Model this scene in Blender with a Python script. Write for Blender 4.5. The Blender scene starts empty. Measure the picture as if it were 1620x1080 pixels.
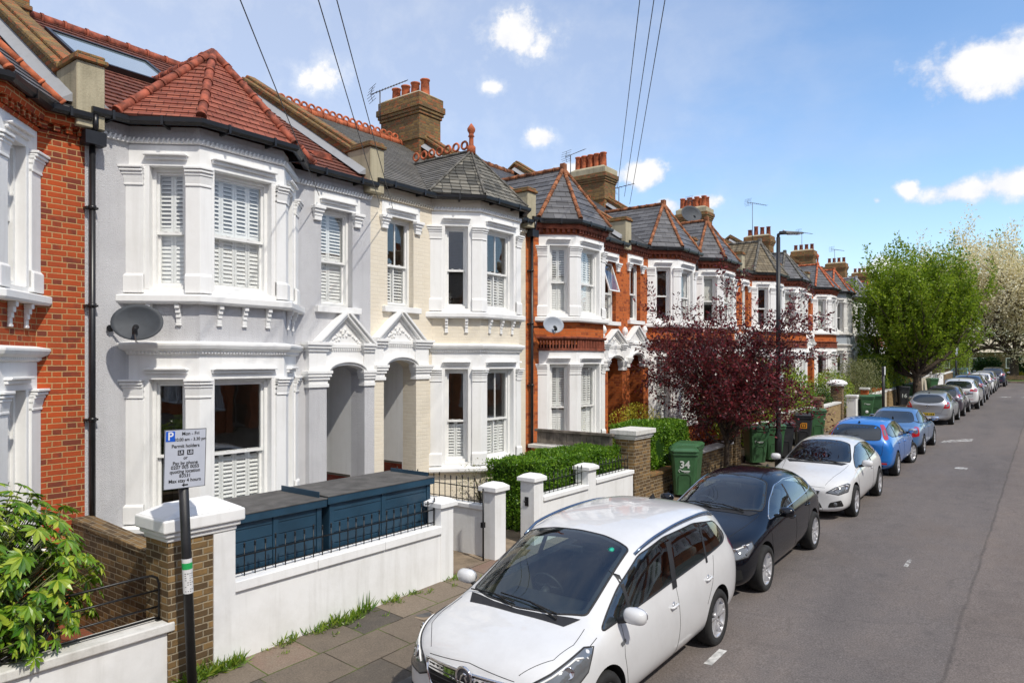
import bpy, bmesh, math, random
import numpy as np
from mathutils import Vector, Matrix
from mathutils.bvhtree import BVHTree
random.seed(7)
SC = bpy.context.scene
COL = SC.collection
R = math.radians
SL = 0.0192                     # the street climbs gently away from the camera
def gz(y): return SL * y        # road level

# ---------------------------------------------------------------- objects
def tag(o, label=None, cat=None, group=None, kind=None):
    if label: o['label'] = label
    if cat: o['category'] = cat
    if group: o['group'] = group
    if kind: o['kind'] = kind
    return o

def empty(name, loc=(0, 0, 0), label=None, cat=None, group=None, rz=0.0, parent=None):
    o = bpy.data.objects.new(name, None)
    COL.objects.link(o)
    o.location = loc
    o.rotation_euler = (0, 0, rz)
    o.empty_display_size = .2
    if parent: o.parent = parent
    return tag(o, label, cat, group)

def children(o): return [c for c in bpy.data.objects if c.parent == o]

def copy_tree(o, parent=None):
    kids = KIDS.get(o.name)
    c = o.copy()
    COL.objects.link(c)
    c.parent = parent
    if kids is None:
        kids = [k.name for k in children(o)]
    for k in kids:
        copy_tree(bpy.data.objects[k], c)
    return c
KIDS = {}

class Frame:
    """u runs along, v up, w outwards"""
    def __init__(s, o, u, w, v=(0, 0, 1)):
        s.o = Vector(o); s.u = Vector(u).normalized(); s.v = Vector(v).normalized(); s.w = Vector(w).normalized()
    def p(s, u, v, w=0.0): return s.o + s.u * u + s.v * v + s.w * w

def auto_uv(me):
    n = len(me.polygons)
    if not n: return
    uvl = me.uv_layers.new(name='UVMap')
    nl = len(me.loops)
    co = np.empty(len(me.vertices) * 3); me.vertices.foreach_get('co', co); co = co.reshape(-1, 3)
    li = np.empty(nl, dtype=np.int32); me.loops.foreach_get('vertex_index', li)
    pn = np.empty(n * 3); me.polygons.foreach_get('normal', pn); pn = pn.reshape(-1, 3)
    tot = np.empty(n, dtype=np.int32); me.polygons.foreach_get('loop_total', tot)
    N = np.repeat(pn, tot, axis=0)
    P = co[li]
    flat = np.abs(N[:, 2]) > .985
    T = np.stack([-N[:, 1], N[:, 0], np.zeros(nl)], 1)
    T[flat] = (1, 0, 0)
    T /= np.maximum(np.linalg.norm(T, axis=1, keepdims=True), 1e-9)
    B = np.cross(N, T)
    B[flat] = (0, 1, 0)
    # make the two in-plane axes sign-stable so opposite faces share courses
    uv = np.stack([(P * T).sum(1), (P * B).sum(1)], 1)
    uvl.data.foreach_set('uv', uv.astype(np.float32).ravel())

class MB:
    def __init__(s): s.v = []; s.f = []; s.m = []; s.sm = []
    def add(s, pts, faces, m=0, smooth=False):
        b = len(s.v)
        s.v += [tuple(p) for p in pts]
        for f in faces:
            s.f.append(tuple(b + i for i in f)); s.m.append(m); s.sm.append(smooth)
        return s
    def poly(s, pts, m=0): return s.add(pts, [tuple(range(len(pts)))], m)
    def box(s, x0, x1, y0, y1, z0, z1, m=0):
        p = [(x, y, z) for z in (z0, z1) for y in (y0, y1) for x in (x0, x1)]
        return s.add(p, [(0, 2, 3, 1), (4, 5, 7, 6), (0, 1, 5, 4), (2, 6, 7, 3), (0, 4, 6, 2), (1, 3, 7, 5)], m)
    def fbox(s, F, u0, u1, v0, v1, w0, w1, m=0):
        p = [F.p(u, v, w) for v in (v0, v1) for w in (w0, w1) for u in (u0, u1)]
        return s.add(p, [(0, 2, 3, 1), (4, 5, 7, 6), (0, 1, 5, 4), (2, 6, 7, 3), (0, 4, 6, 2), (1, 3, 7, 5)], m)
    def hexa(s, a, b, m=0):
        """two quads a and b (same order) joined"""
        n = len(a)
        f = [tuple(range(n)), tuple(range(n, 2 * n))] + [(i, (i + 1) % n, n + (i + 1) % n, n + i) for i in range(n)]
        return s.add(list(a) + list(b), f, m)
    def prism(s, F, pts, w0, w1, m=0):
        return s.hexa([F.p(u, v, w0) for u, v in pts], [F.p(u, v, w1) for u, v in pts], m)
    def cyl(s, p0, p1, r0, r1=None, n=12, m=0, caps=True, smooth=True):
        if r1 is None: r1 = r0
        p0 = Vector(p0); p1 = Vector(p1); d = (p1 - p0)
        if d.length < 1e-6: return s
        d.normalize()
        a = d.orthogonal().normalized(); b = d.cross(a)
        pts = []
        for p, r in ((p0, r0), (p1, r1)):
            for i in range(n):
                t = 2 * math.pi * i / n
                pts.append(p + a * (r * math.cos(t)) + b * (r * math.sin(t)))
        s.add(pts, [(i, (i + 1) % n, n + (i + 1) % n, n + i) for i in range(n)], m, smooth)
        if caps:
            s.add(pts[:n], [tuple(range(n))], m); s.add(pts[n:], [tuple(range(n))], m)
        return s
    def tube(s, pts, r, n=8, m=0, closed=False):
        P = [Vector(p) for p in pts]; k = len(P)
        rr = r if isinstance(r, (list, tuple)) else [r] * k
        rings = []; a = None
        for i in range(k):
            if closed: d = P[(i + 1) % k] - P[i - 1]
            else: d = P[min(i + 1, k - 1)] - P[max(i - 1, 0)]
            d.normalize()
            if a is None: a = d.orthogonal().normalized()
            a = (a - d * a.dot(d))
            if a.length < 1e-6: a = d.orthogonal()
            a.normalize(); b = d.cross(a)
            rings += [P[i] + a * (rr[i] * math.cos(2 * math.pi * j / n)) + b * (rr[i] * math.sin(2 * math.pi * j / n)) for j in range(n)]
        f = []
        for i in range(k if closed else k - 1):
            i2 = (i + 1) % k
            for j in range(n):
                f.append((i * n + j, i * n + (j + 1) % n, i2 * n + (j + 1) % n, i2 * n + j))
        s.add(rings, f, m, True)
        if not closed:
            s.add(rings[:n], [tuple(range(n))], m); s.add(rings[-n:], [tuple(range(n))], m)
        return s
    def lathe(s, c, prof, n=16, m=0, smooth=True, axis=None, caps=True):
        c = Vector(c)
        if axis is None: ax = Vector((0, 0, 1))
        else: ax = Vector(axis).normalized()
        a = ax.orthogonal().normalized(); b = ax.cross(a)
        pts = []
        for r, z in prof:
            for i in range(n):
                t = 2 * math.pi * i / n
                pts.append(c + ax * z + a * (r * math.cos(t)) + b * (r * math.sin(t)))
        f = []
        for k in range(len(prof) - 1):
            for i in range(n):
                f.append((k * n + i, k * n + (i + 1) % n, (k + 1) * n + (i + 1) % n, (k + 1) * n + i))
        s.add(pts, f, m, smooth)
        if caps and prof[0][0] > 1e-4: s.add(pts[:n], [tuple(range(n))], m)
        if caps and prof[-1][0] > 1e-4: s.add(pts[-n:], [tuple(range(n))], m)
        return s
    def ball(s, c, r, m=0, n=12, sz=1.0):
        k = n // 2
        return s.lathe(c, [(r * math.sin(math.pi * i / k), -r * sz * math.cos(math.pi * i / k)) for i in range(k + 1)], n, m)
    def build(s, name, mats, parent=None, bevel=0, recalc=True, uv=True, segs=2):
        me = bpy.data.meshes.new(name)
        me.from_pydata(s.v, [], s.f)
        if not isinstance(mats, (list, tuple)): mats = [mats]
        for m in mats: me.materials.append(MAT[m] if isinstance(m, str) else m)
        me.polygons.foreach_set('material_index', s.m)
        me.polygons.foreach_set('use_smooth', s.sm)
        if recalc:
            bm = bmesh.new(); bm.from_mesh(me)
            if any(s.sm): bmesh.ops.remove_doubles(bm, verts=bm.verts, dist=1e-5)
            bmesh.ops.recalc_face_normals(bm, faces=bm.faces)
            bm.to_mesh(me); bm.free()
        me.update()
        if uv: auto_uv(me)
        o = bpy.data.objects.new(name, me)
        COL.objects.link(o)
        if parent: o.parent = parent
        if bevel:
            b = o.modifiers.new('bevel', 'BEVEL'); b.width = bevel; b.segments = segs; b.limit_method = 'ANGLE'; b.angle_limit = R(35)
            b.harden_normals = False
        return o

def np_mesh(name, V, F, mat, parent=None, smooth=False):
    """V (n,3) F (m,k) arrays"""
    me = bpy.data.meshes.new(name)
    V = np.asarray(V, dtype=np.float32); F = np.asarray(F, dtype=np.int32)
    me.vertices.add(len(V)); me.vertices.foreach_set('co', V.ravel())
    me.loops.add(F.size); me.loops.foreach_set('vertex_index', F.ravel())
    me.polygons.add(len(F)); me.polygons.foreach_set('loop_start', np.arange(0, F.size, F.shape[1], dtype=np.int32))
    me.polygons.foreach_set('loop_total', np.full(len(F), F.shape[1], dtype=np.int32))
    if smooth: me.polygons.foreach_set('use_smooth', np.ones(len(F), dtype=bool))
    me.update(calc_edges=True)
    me.materials.append(MAT[mat] if isinstance(mat, str) else mat)
    o = bpy.data.objects.new(name, me); COL.objects.link(o)
    if parent: o.parent = parent
    return o

# polyline helpers in plan: points are (x, y); outward = right-hand side given by sign
def offset_poly(pts, w, clip_x=None, c0=True, c1=True):
    """pts run along +y with outward = +x; returns offset polyline (mitred). ends stay on the line x = clip_x"""
    segs = []
    for a, b in zip(pts[:-1], pts[1:]):
        d = Vector((b[0] - a[0], b[1] - a[1])); d.normalize()
        n = Vector((d.y, -d.x))
        segs.append((Vector(a) + n * w, Vector(b) + n * w, d))
    out = []
    def isect(p, d, q, e):
        cr = d.x * e.y - d.y * e.x
        if abs(cr) < 1e-6: return q
        t = ((q.x - p.x) * e.y - (q.y - p.y) * e.x) / cr
        return p + d * t
    p, _, d = segs[0]
    out.append(isect(p, d, Vector((clip_x, 0)), Vector((0, 1))) if clip_x is not None and c0 and abs(d.x) > .05 else p)
    for (a, b, d), (a2, b2, d2) in zip(segs[:-1], segs[1:]): out.append(isect(b, d, a2, d2))
    _, q, d = segs[-1]
    out.append(isect(q, d, Vector((clip_x, 0)), Vector((0, 1))) if clip_x is not None and c1 and abs(d.x) > .05 else q)
    return out

def sweep(mb, pts, prof, m=0, clip_x=None, z0=0.0, c0=True, c1=True):
    """sweep closed profile [(w,z)] along plan polyline"""
    rings = []
    cols = [offset_poly(pts, w, clip_x, c0, c1) for w, z in prof]
    k = len(prof)
    V = []
    for i in range(len(pts)):
        for j, (w, z) in enumerate(prof):
            q = cols[j][i]; V.append((q.x, q.y, z + z0))
    f = []
    for i in range(len(pts) - 1):
        for j in range(k):
            f.append((i * k + j, i * k + (j + 1) % k, (i + 1) * k + (j + 1) % k, (i + 1) * k + j))
    f.append(tuple(range(k))); f.append(tuple((len(pts) - 1) * k + j for j in range(k)))
    mb.add(V, f, m)

def along(pts, step, w=0.0, clip_x=None, pad=0.0):
    """yield Frames spaced along the offset polyline (u = tangent, w = outward)"""
    q = offset_poly(pts, w, clip_x)
    for a, b in zip(q[:-1], q[1:]):
        L = (b - a).length; d = (b - a).normalized(); n = Vector((d.y, -d.x))
        k = max(1, int(round((L - 2 * pad) / step)))
        for i in range(k):
            t = pad + (L - 2 * pad) * (i + .5) / k
            p = a + d * t
            yield Frame((p.x, p.y, 0), (d.x, d.y, 0), (n.x, n.y, 0))

# ---------------------------------------------------------------- materials
MAT = {}
class G:
    def __init__(s, name):
        m = bpy.data.materials.new(name); m.use_nodes = True
        s.mat = m; s.t = m.node_tree; s.t.nodes.clear()
        s.out = s.t.nodes.new('ShaderNodeOutputMaterial')
        MAT[name] = m
    def n(s, typ, props=None, **ins):
        nd = s.t.nodes.new('ShaderNode' + typ)
        for k, v in (props or {}).items(): setattr(nd, k, v)
        for k, v in ins.items():
            key = int(k[1:]) if (k[0] == '_' and k[1:].isdigit()) else k.replace('_', ' ')
            s.set(nd.inputs[key], v)
        return nd
    def set(s, sock, v):
        if isinstance(v, bpy.types.NodeSocket): s.t.links.new(v, sock)
        elif isinstance(v, (tuple, list)) and len(v) == 3 and sock.type == 'RGBA': sock.default_value = (*v, 1)
        else: sock.default_value = v
    def uv(s): return s.n('UVMap').outputs[0]
    def pos(s): return s.n('NewGeometry').outputs['Position']
    def objc(s): return s.n('TexCoord').outputs['Object']
    def noise(s, vec, scale, detail=4, rough=.55): return s.n('TexNoise', None, Vector=vec, Scale=scale, Detail=detail, Roughness=rough).outputs['Fac']
    def ramp(s, fac, stops, interp='LINEAR'):
        nd = s.n('ValToRGB', None, Fac=fac); cr = nd.color_ramp; cr.interpolation = interp
        while len(cr.elements) < len(stops): cr.elements.new(.5)
        for e, (p, c) in zip(cr.elements, stops):
            e.position = p; e.color = (*c, 1) if isinstance(c, (tuple, list)) else (c, c, c, 1)
        return nd.outputs['Color']
    def mix(s, fac, a, b, mode='MIX'):
        nd = s.n('Mix', dict(data_type='RGBA', blend_type=mode))
        s.set(nd.inputs[0], fac); s.set(nd.inputs[6], a); s.set(nd.inputs[7], b)
        return nd.outputs[2]
    def math(s, op, a, b=0.0, c=None, clamp=False):
        nd = s.n('Math', dict(operation=op, use_clamp=clamp)); s.set(nd.inputs[0], a); s.set(nd.inputs[1], b)
        if c is not None: s.set(nd.inputs[2], c)
        return nd.outputs[0]
    def bump(s, h, strength=.5, dist=.01, normal=None):
        nd = s.n('Bump', None, Height=h, Strength=strength, Distance=dist)
        if normal is not None: s.set(nd.inputs['Normal'], normal)
        return nd.outputs[0]
    def bsdf(s, color, rough=.6, normal=None, metal=0.0, spec=.5, coat=0.0, coat_rough=.03, **kw):
        nd = s.n('BsdfPrincipled'); s.set(nd.inputs['Base Color'], color); s.set(nd.inputs['Roughness'], rough)
        s.set(nd.inputs['Metallic'], metal); s.set(nd.inputs['Specular IOR Level'], spec)
        s.set(nd.inputs['Coat Weight'], coat); s.set(nd.inputs['Coat Roughness'], coat_rough)
        for k, v in kw.items(): s.set(nd.inputs[k.replace('_', ' ')], v)
        if normal is not None: s.set(nd.inputs['Normal'], normal)
        s.t.links.new(nd.outputs[0], s.out.inputs[0])
        return nd
    def end(s, shader): s.t.links.new(shader, s.out.inputs[0])

def plain(name, c, rough=.5, metal=0.0, var=.06, scale=8, bump=0.0, bscale=60, spec=.5, coat=0.0):
    g = G(name)
    nz = g.noise(g.objc(), scale, 5)
    lo = tuple(max(0, x * (1 - var * 2)) for x in c); hi = tuple(min(1, x * (1 + var)) for x in c)
    col = g.ramp(nz, [(.3, lo), (.7, hi)])
    nrm = g.bump(g.noise(g.objc(), bscale, 4), bump, .01) if bump else None
    g.bsdf(col, rough, nrm, metal, spec, coat)
    return g

def brick(name, c1, c2, mortar, dirt=(.05, .04, .03), dirtamt=.35, bw=.215, rh=.069, ms=.008, bump=.6, c3=None, rough=.85, warp=.004):
    g = G(name)
    uv = g.uv()
    wn = g.n('TexNoise', None, Vector=uv, Scale=6.0, Detail=3.0)
    off = g.n('VectorMath', dict(operation='MULTIPLY_ADD'))
    g.set(off.inputs[0], wn.outputs['Color']); off.inputs[1].default_value = (warp * 3, warp * 3, 0); g.set(off.inputs[2], uv)
    # flemish bond: long and short bricks alternate along each course
    P = bw * 1.5; sp = g.n('SeparateXYZ', None, Vector=off.outputs[0])
    vv = g.math('DIVIDE', sp.outputs[1], rh); rowi = g.math('FLOOR', vv); fv = g.math('SUBTRACT', vv, rowi)
    uu = g.math('ADD', g.math('DIVIDE', sp.outputs[0], P), g.math('MULTIPLY', g.math('MODULO', g.math('ABSOLUTE', rowi), 2.0), .5))
    ci = g.math('FLOOR', uu); fu = g.math('SUBTRACT', uu, ci); short = g.math('GREATER_THAN', fu, .667)
    du = g.math('MULTIPLY', g.math('MINIMUM', g.math('MINIMUM', fu, g.math('ABSOLUTE', g.math('SUBTRACT', fu, .667))), g.math('SUBTRACT', 1.0, fu)), P)
    dv = g.math('MULTIPLY', g.math('MINIMUM', fv, g.math('SUBTRACT', 1.0, fv)), rh)
    edge = g.math('ADD', g.math('MINIMUM', du, dv), g.math('MULTIPLY', g.math('SUBTRACT', g.noise(uv, 38, 3), .5), ms * .7))
    mort = g.n('MapRange', dict(interpolation_type='SMOOTHSTEP'), _0=edge, _1=ms * .35, _2=ms * .85, _3=1.0, _4=0.0).outputs[0]
    cell = g.n('CombineXYZ', None, X=g.math('ADD', g.math('MULTIPLY', ci, 2.0), short), Y=rowi, Z=0.0).outputs[0]
    class b: outputs = dict(Fac=mort, Color=g.n('TexWhiteNoise', dict(noise_dimensions='3D'), Vector=cell).outputs['Value'])
    stops = [(0.0, c1), (.66, c2), (.92, c3 or c2)]
    nz = g.noise(uv, 5, 6, .65)
    fac = g.math('ADD', b.outputs['Color'], g.math('MULTIPLY', g.math('SUBTRACT', nz, .5), 1.3), clamp=True)
    bc = g.ramp(fac, stops)
    fine = g.noise(uv, 70, 4)
    bc = g.mix(g.math('MULTIPLY', fine, .35), bc, tuple(x * .55 for x in c1))
    big = g.ramp(g.noise(g.pos(), .7, 6, .7), [(.42, 0.0), (.72, 1.0)])
    bc = g.mix(g.math('MULTIPLY', big, dirtamt), bc, dirt)
    mcol = g.mix(g.math('MULTIPLY', big, dirtamt), mortar, dirt)
    col = g.mix(b.outputs['Fac'], bc, mcol)
    h = g.math('SUBTRACT', g.math('MULTIPLY', fine, .35), b.outputs['Fac'])
    g.bsdf(col, rough, g.bump(h, bump, .008), spec=.25)
    return g

brick('brick_orange', (.54, .092, .022), (.44, .072, .022), (.52, .34, .16), dirtamt=.32, c3=(.19, .045, .03), ms=.009)
brick('brick_red', (.54, .125, .03), (.62, .165, .04), (.36, .16, .07), dirtamt=.22, c3=(.30, .065, .022), ms=.006)
brick('brick_stock', (.30, .185, .075), (.125, .08, .04), (.34, .28, .19), dirtamt=.45, c3=(.09, .06, .035), ms=.011, bump=.9)
brick('brick_sooty', (.33, .20, .07), (.15, .095, .045), (.22, .17, .10), dirt=(.05, .042, .028), dirtamt=.55, c3=(.42, .13, .05), ms=.010, bump=1.0)
brick('brick_yellow', (.42, .29, .13), (.34, .22, .10), (.40, .32, .2), dirtamt=.25, c3=(.2, .13, .06), ms=.009)
brick('brick_cream', (.80, .72, .58), (.83, .755, .62), (.75, .69, .58), dirt=(.45, .38, .28), dirtamt=.12, ms=.006, bump=.5)
brick('dado_tile', (.10, .02, .015), (.16, .035, .02), (.03, .015, .012), dirtamt=.1, bw=.15, rh=.075, ms=.004, bump=.3, rough=.15)
brick('garden_brick', (.32, .10, .05), (.24, .08, .045), (.14, .10, .07), dirt=(.08, .09, .03), dirtamt=.4, bw=.2, rh=.1)

def render_mat(name, c, rb=.8, bscale=90, dirt=(.45, .42, .36), damt=.2, voro=False):
    g = G(name); o = g.pos()
    n1 = g.noise(o, 1.3, 7, .7)
    streak = g.n('Mapping', None, Vector=o, Scale=(6, 6, .5)).outputs[0]
    n2 = g.noise(streak, 1.6, 5)
    f = g.math('MULTIPLY', g.ramp(n1, [(.45, 0.0), (.75, 1.0)]), damt)
    f2 = g.math('MULTIPLY', g.ramp(n2, [(.5, 0.0), (.8, 1.0)]), damt * .8)
    col = g.mix(f, c, dirt); col = g.mix(f2, col, tuple(x * .8 for x in dirt))
    h = g.noise(o, bscale, 3)
    if voro: h = g.math('ADD', h, g.n('TexVoronoi', None, Vector=o, Scale=bscale * .9).outputs['Distance'])
    g.bsdf(col, .85, g.bump(h, rb, .01), spec=.2)
render_mat('pebbledash', (.63, .63, .645), .75, 130, (.34, .33, .35), .3, True)
render_mat('stucco', (.84, .84, .83), .12, 30, (.52, .50, .45), .25)
render_mat('stucco_old', (.72, .71, .68), .35, 25, (.30, .28, .22), .5)
render_mat('wall_white', (.82, .82, .81), .18, 18, (.42, .40, .34), .3)
render_mat('render_beige', (.52, .46, .36), .3, 40)
render_mat('render_grey', (.36, .40, .44), .3, 40)
render_mat('concrete', (.45, .40, .28), .5, 40, (.16, .14, .09), .6)
render_mat('lead', (.30, .31, .33), .2, 20, (.2, .2, .2), .3)
plain('paint_white', (.82, .82, .80), .35, var=.03)
plain('shutter_white', (.85, .85, .84), .45, var=.02)
plain('interior', (.32, .30, .27), .9, var=.05)
plain('interior_dark', (.10, .085, .07), .8, var=.1)
plain('curtain', (.62, .62, .58), .9, var=.1, scale=4)
plain('gutter_black', (.012, .012, .014), .35, var=.2, scale=5)
plain('metal_black', (.010, .010, .011), .4, var=.2, bump=.1)
plain('navy', (.020, .058, .098), .4, var=.12, scale=3)
plain('terracotta', (.50, .13, .05), .8, var=.3, scale=9, bump=.4, bscale=50)
plain('terracotta_dark', (.27, .075, .04), .8, var=.35, scale=7, bump=.4)
plain('ridge_red', (.34, .085, .045), .8, var=.4, scale=8, bump=.3)
plain('ridge_mossy', (.32, .12, .05), .85, var=.45, scale=6, bump=.5)
plain('ridge_grey', (.15, .14, .12), .85, var=.3, scale=6, bump=.4)
plain('dish_grey', (.045, .052, .062), .65, var=.1)
plain('sign_red', (.5, .02, .02), .4)
plain('dish_pale', (.3, .33, .38), .5)
plain('steel_dull', (.12, .12, .13), .5, .6)
plain('steel', (.45, .45, .46), .3, 1.0)
plain('pole_black', (.016, .016, .018), .45, var=.25, bump=.2, bscale=120)
plain('wood_grey', (.17, .145, .12), .85, var=.3, scale=6, bump=.5)
plain('bark', (.09, .065, .045), .9, var=.4, scale=12, bump=1.0, bscale=25)
plain('bark_grey', (.15, .13, .10), .9, var=.3, scale=12, bump=1.0, bscale=25)
plain('bin_green', (.045, .125, .05), .45, var=.12, scale=4, bump=.15)
plain('bin_black', (.03, .032, .036), .5, var=.2, scale=4, bump=.15)
plain('sign_face', (.50, .53, .60), .4, var=.02)
plain('sign_white', (.75, .75, .75), .4, var=.02)
plain('sign_blue', (.01, .10, .55), .4, var=.02)
plain('ink', (.01, .01, .012), .6, var=.02)
plain('sticker_green', (.02, .38, .10), .4, var=.02)
plain('felt', (.11, .105, .10), .95, var=.2, scale=5, bump=.5, bscale=200)
plain('concrete_path', (.26, .20, .14), .95, var=.2, scale=4, bump=.5)
plain('soil', (.07, .05, .03), .98, var=.4, scale=6, bump=1.0, bscale=20)
plain('gravel', (.38, .37, .35), .95, var=.5, scale=60, bump=1.0, bscale=60)

def roof_mat(name, c1, c2, bw, rh, ms=.006, bump=.5, moss=None, mamt=.3, wave=0.0, rough=.7):
    g = G(name); uv = g.uv()
    b = g.n('TexBrick', dict(offset=.5), Vector=uv, Color1=(0, 0, 0), Color2=(1, 1, 1), Mortar=(.5, .5, .5), Scale=1.0)
    b.inputs['Mortar Size'].default_value = ms; b.inputs['Mortar Smooth'].default_value = .1
    b.inputs['Brick Width'].default_value = bw; b.inputs['Row Height'].default_value = rh
    nz = g.noise(uv, 7, 5, .6)
    fac = g.math('ADD', g.math('MULTIPLY', b.outputs['Color'], .75), g.math('MULTIPLY', nz, .4), clamp=True)
    col = g.ramp(fac, [(.1, c1), (.9, c2)])
    if moss:
        mf = g.ramp(g.noise(g.pos(), 5, 8, .75), [(.5, 0.0), (.68, 1.0)])
        col = g.mix(g.math('MULTIPLY', mf, mamt), col, moss)
    col = g.mix(g.math('MULTIPLY', b.outputs['Fac'], .8), col, tuple(x * .25 for x in c1))
    h = g.math('SUBTRACT', g.math('MULTIPLY', nz, .4), b.outputs['Fac'])
    if wave:
        sx = g.n('SeparateXYZ', None, Vector=uv).outputs[0]
        h = g.math('ADD', h, g.math('MULTIPLY', g.math('SINE', g.math('MULTIPLY', sx, 2 * math.pi / wave)), 1.6))
    g.bsdf(col, rough, g.bump(h, bump, .012), spec=.35)
roof_mat('tile_red', (.20, .055, .036), (.34, .105, .065), .165, .1, moss=(.10, .07, .045), mamt=.5)
roof_mat('pantile_red', (.13, .048, .034), (.22, .08, .055), .2, .2, moss=(.10, .08, .05), mamt=.4, wave=.2, bump=.9)
roof_mat('slate', (.082, .08, .082), (.155, .152, .155), .28, .16, rough=.5)
roof_mat('slate_old', (.10, .095, .085), (.19, .18, .165), .26, .12, moss=(.16, .14, .08), mamt=.4, rough=.7)
roof_mat('tile_brown', (.12, .095, .06), (.21, .17, .11), .25, .2, moss=(.3, .29, .25), mamt=.3, wave=.25, bump=1.0)

def scallop(name):
    g = G(name); uv = g.uv()
    v = g.n('TexVoronoi', dict(feature='F1'), Vector=uv, Scale=5.5, Randomness=.25)
    v2 = g.n('TexVoronoi', dict(feature='DISTANCE_TO_EDGE'), Vector=uv, Scale=5.5, Randomness=.25)
    e = g.ramp(v2.outputs['Distance'], [(.0, 1.0), (.07, 0.0)])
    col = g.ramp(g.math('ADD', g.math('MULTIPLY', g.n('SeparateXYZ', None, Vector=v.outputs['Color']).outputs[0], .6), g.math('MULTIPLY', g.noise(uv, 9, 6, .7), .5)), [(.25, (.07, .068, .06)), (.85, (.22, .205, .17))])
    col = g.mix(e, col, (.03, .03, .028))
    g.bsdf(col, .75, g.bump(g.math('SUBTRACT', 1.0, e), .8, .01), spec=.3)
scallop('slate_scalloped')

def glass_mat(name, tint=(.75, .82, .80), extra=.03, fmul=1.0):
    g = G(name)
    tr = g.n('BsdfTransparent', None, Color=tint)
    wav = g.bump(g.noise(g.objc(), 1.6, 2), .035, .05)
    gl = g.n('BsdfGlossy', None, Color=(1, 1, 1), Roughness=0.0, Normal=wav)
    ge = g.n('NewGeometry')
    dt = g.n('VectorMath', dict(operation='DOT_PRODUCT')); g.set(dt.inputs[0], ge.outputs['Normal']); g.set(dt.inputs[1], ge.outputs['Incoming'])
    c = g.math('SUBTRACT', 1.0, g.math('ABSOLUTE', dt.outputs['Value']), clamp=True)
    sch = g.math('ADD', g.math('MULTIPLY', g.math('POWER', c, 4.5), .9), .04)     # both faces of the pane count, whichever way they look
    f = g.math('ADD', g.math('MULTIPLY', sch, fmul), extra, clamp=True)
    mx = g.n('MixShader', None, _0=f, _1=tr.outputs[0], _2=gl.outputs[0])
    g.end(mx.outputs[0])
glass_mat('glass', (.98, .985, .98), .02, 1.0)
glass_mat('sky_glass', (.3, .36, .4), .12)
glass_mat('lens', (.9, .92, .95), .05)

# roads and paving
def asphalt():
    g = G('asphalt'); p = g.pos()
    fine = g.n('TexNoise', None, Vector=p, Scale=55.0, Detail=3.0, Roughness=.8).outputs['Fac']
    v = g.n('TexVoronoi', None, Vector=p, Scale=75.0)
    mid = g.noise(p, 3.2, 6, .7); big = g.noise(g.n('Mapping', None, Vector=p, Scale=(1.1, .28, 1)).outputs[0], .75, 5, .6)
    col = g.ramp(fine, [(.3, (.085, .078, .075)), (.5, (.14, .13, .126)), (.68, (.21, .197, .19))])
    tint = g.ramp(g.math('ADD', g.math('MULTIPLY', big, .65), g.math('MULTIPLY', mid, .35)), [(.32, (.78, .75, .75)), (.5, (1.03, .98, .96)), (.68, (1.25, 1.15, 1.08))])
    col = g.mix(1.0, col, tint, 'MULTIPLY')
    sx = g.n('SeparateXYZ', None, Vector=p)
    xx = g.math('ADD', sx.outputs[0], g.math('MULTIPLY', g.math('SUBTRACT', g.noise(p, .9, 5), .5), .12))
    right = g.ramp(g.math('ADD', g.math('MULTIPLY', xx, 3.0), 2.61 + .5), [(.35, (1, 1, 1)), (.65, (1.14, 1.10, 1.06))])
    col = g.mix(1.0, col, right, 'MULTIPLY')
    jn = g.ramp(g.math('ABSOLUTE', g.math('ADD', xx, .87)), [(.006, 1.0), (.03, 0.0)])
    col = g.mix(g.math('MULTIPLY', g.math('MULTIPLY', jn, g.noise(p, 2.5, 5)), .8), col, (.04, .037, .035))
    track = g.ramp(g.math('ABSOLUTE', g.math('ADD', g.math('ADD', sx.outputs[0], .1), 1.9)), [(.15, .12), (.55, 0.0)])
    col = g.mix(g.math('MULTIPLY', track, mid), col, (.07, .068, .072))
    stain = g.ramp(g.noise(p, 1.9, 3, .4), [(.66, 0.0), (.74, 1.0)])
    col = g.mix(g.math('MULTIPLY', stain, .22), col, (.06, .055, .055))
    # worn brown verge near the kerb and a few sealed cracks
    brown = g.ramp(g.math('ADD', g.math('MULTIPLY', sx.outputs[0], -.35), g.math('MULTIPLY', mid, .9)), [(1.25, 0.0), (1.9, 1.0)]) if False else g.ramp(g.noise(p, .45, 6, .7), [(.5, 0.0), (.72, 1.0)])
    col = g.mix(g.math('MULTIPLY', brown, .30), col, (.15, .115, .09))
    wv = g.n('TexNoise', None, Vector=p, Scale=.8, Detail=6.0).outputs['Color']
    pp = g.n('VectorMath', dict(operation='MULTIPLY_ADD')); g.set(pp.inputs[0], wv); pp.inputs[1].default_value = (1.5, 1.5, 0); g.set(pp.inputs[2], p)
    cr = g.n('TexVoronoi', dict(feature='DISTANCE_TO_EDGE'), Vector=pp.outputs[0], Scale=.16)
    crack = g.ramp(cr.outputs['Distance'], [(.0, .15), (.0015, 0.0)])
    col = g.mix(crack, col, (.03, .03, .03))
    spk = g.ramp(v.outputs['Distance'], [(.0, 1.0), (.13, 0.0)])
    sel = g.ramp(g.n('SeparateXYZ', None, Vector=v.outputs['Color']).outputs[0], [(.9, 0.0), (.93, 1.0)])
    col = g.mix(g.math('MULTIPLY', g.math('MULTIPLY', spk, sel), .7), col, (.5, .48, .44))
    g.bsdf(col, .9, g.bump(fine, .6, .006), spec=.2)
asphalt()

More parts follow.
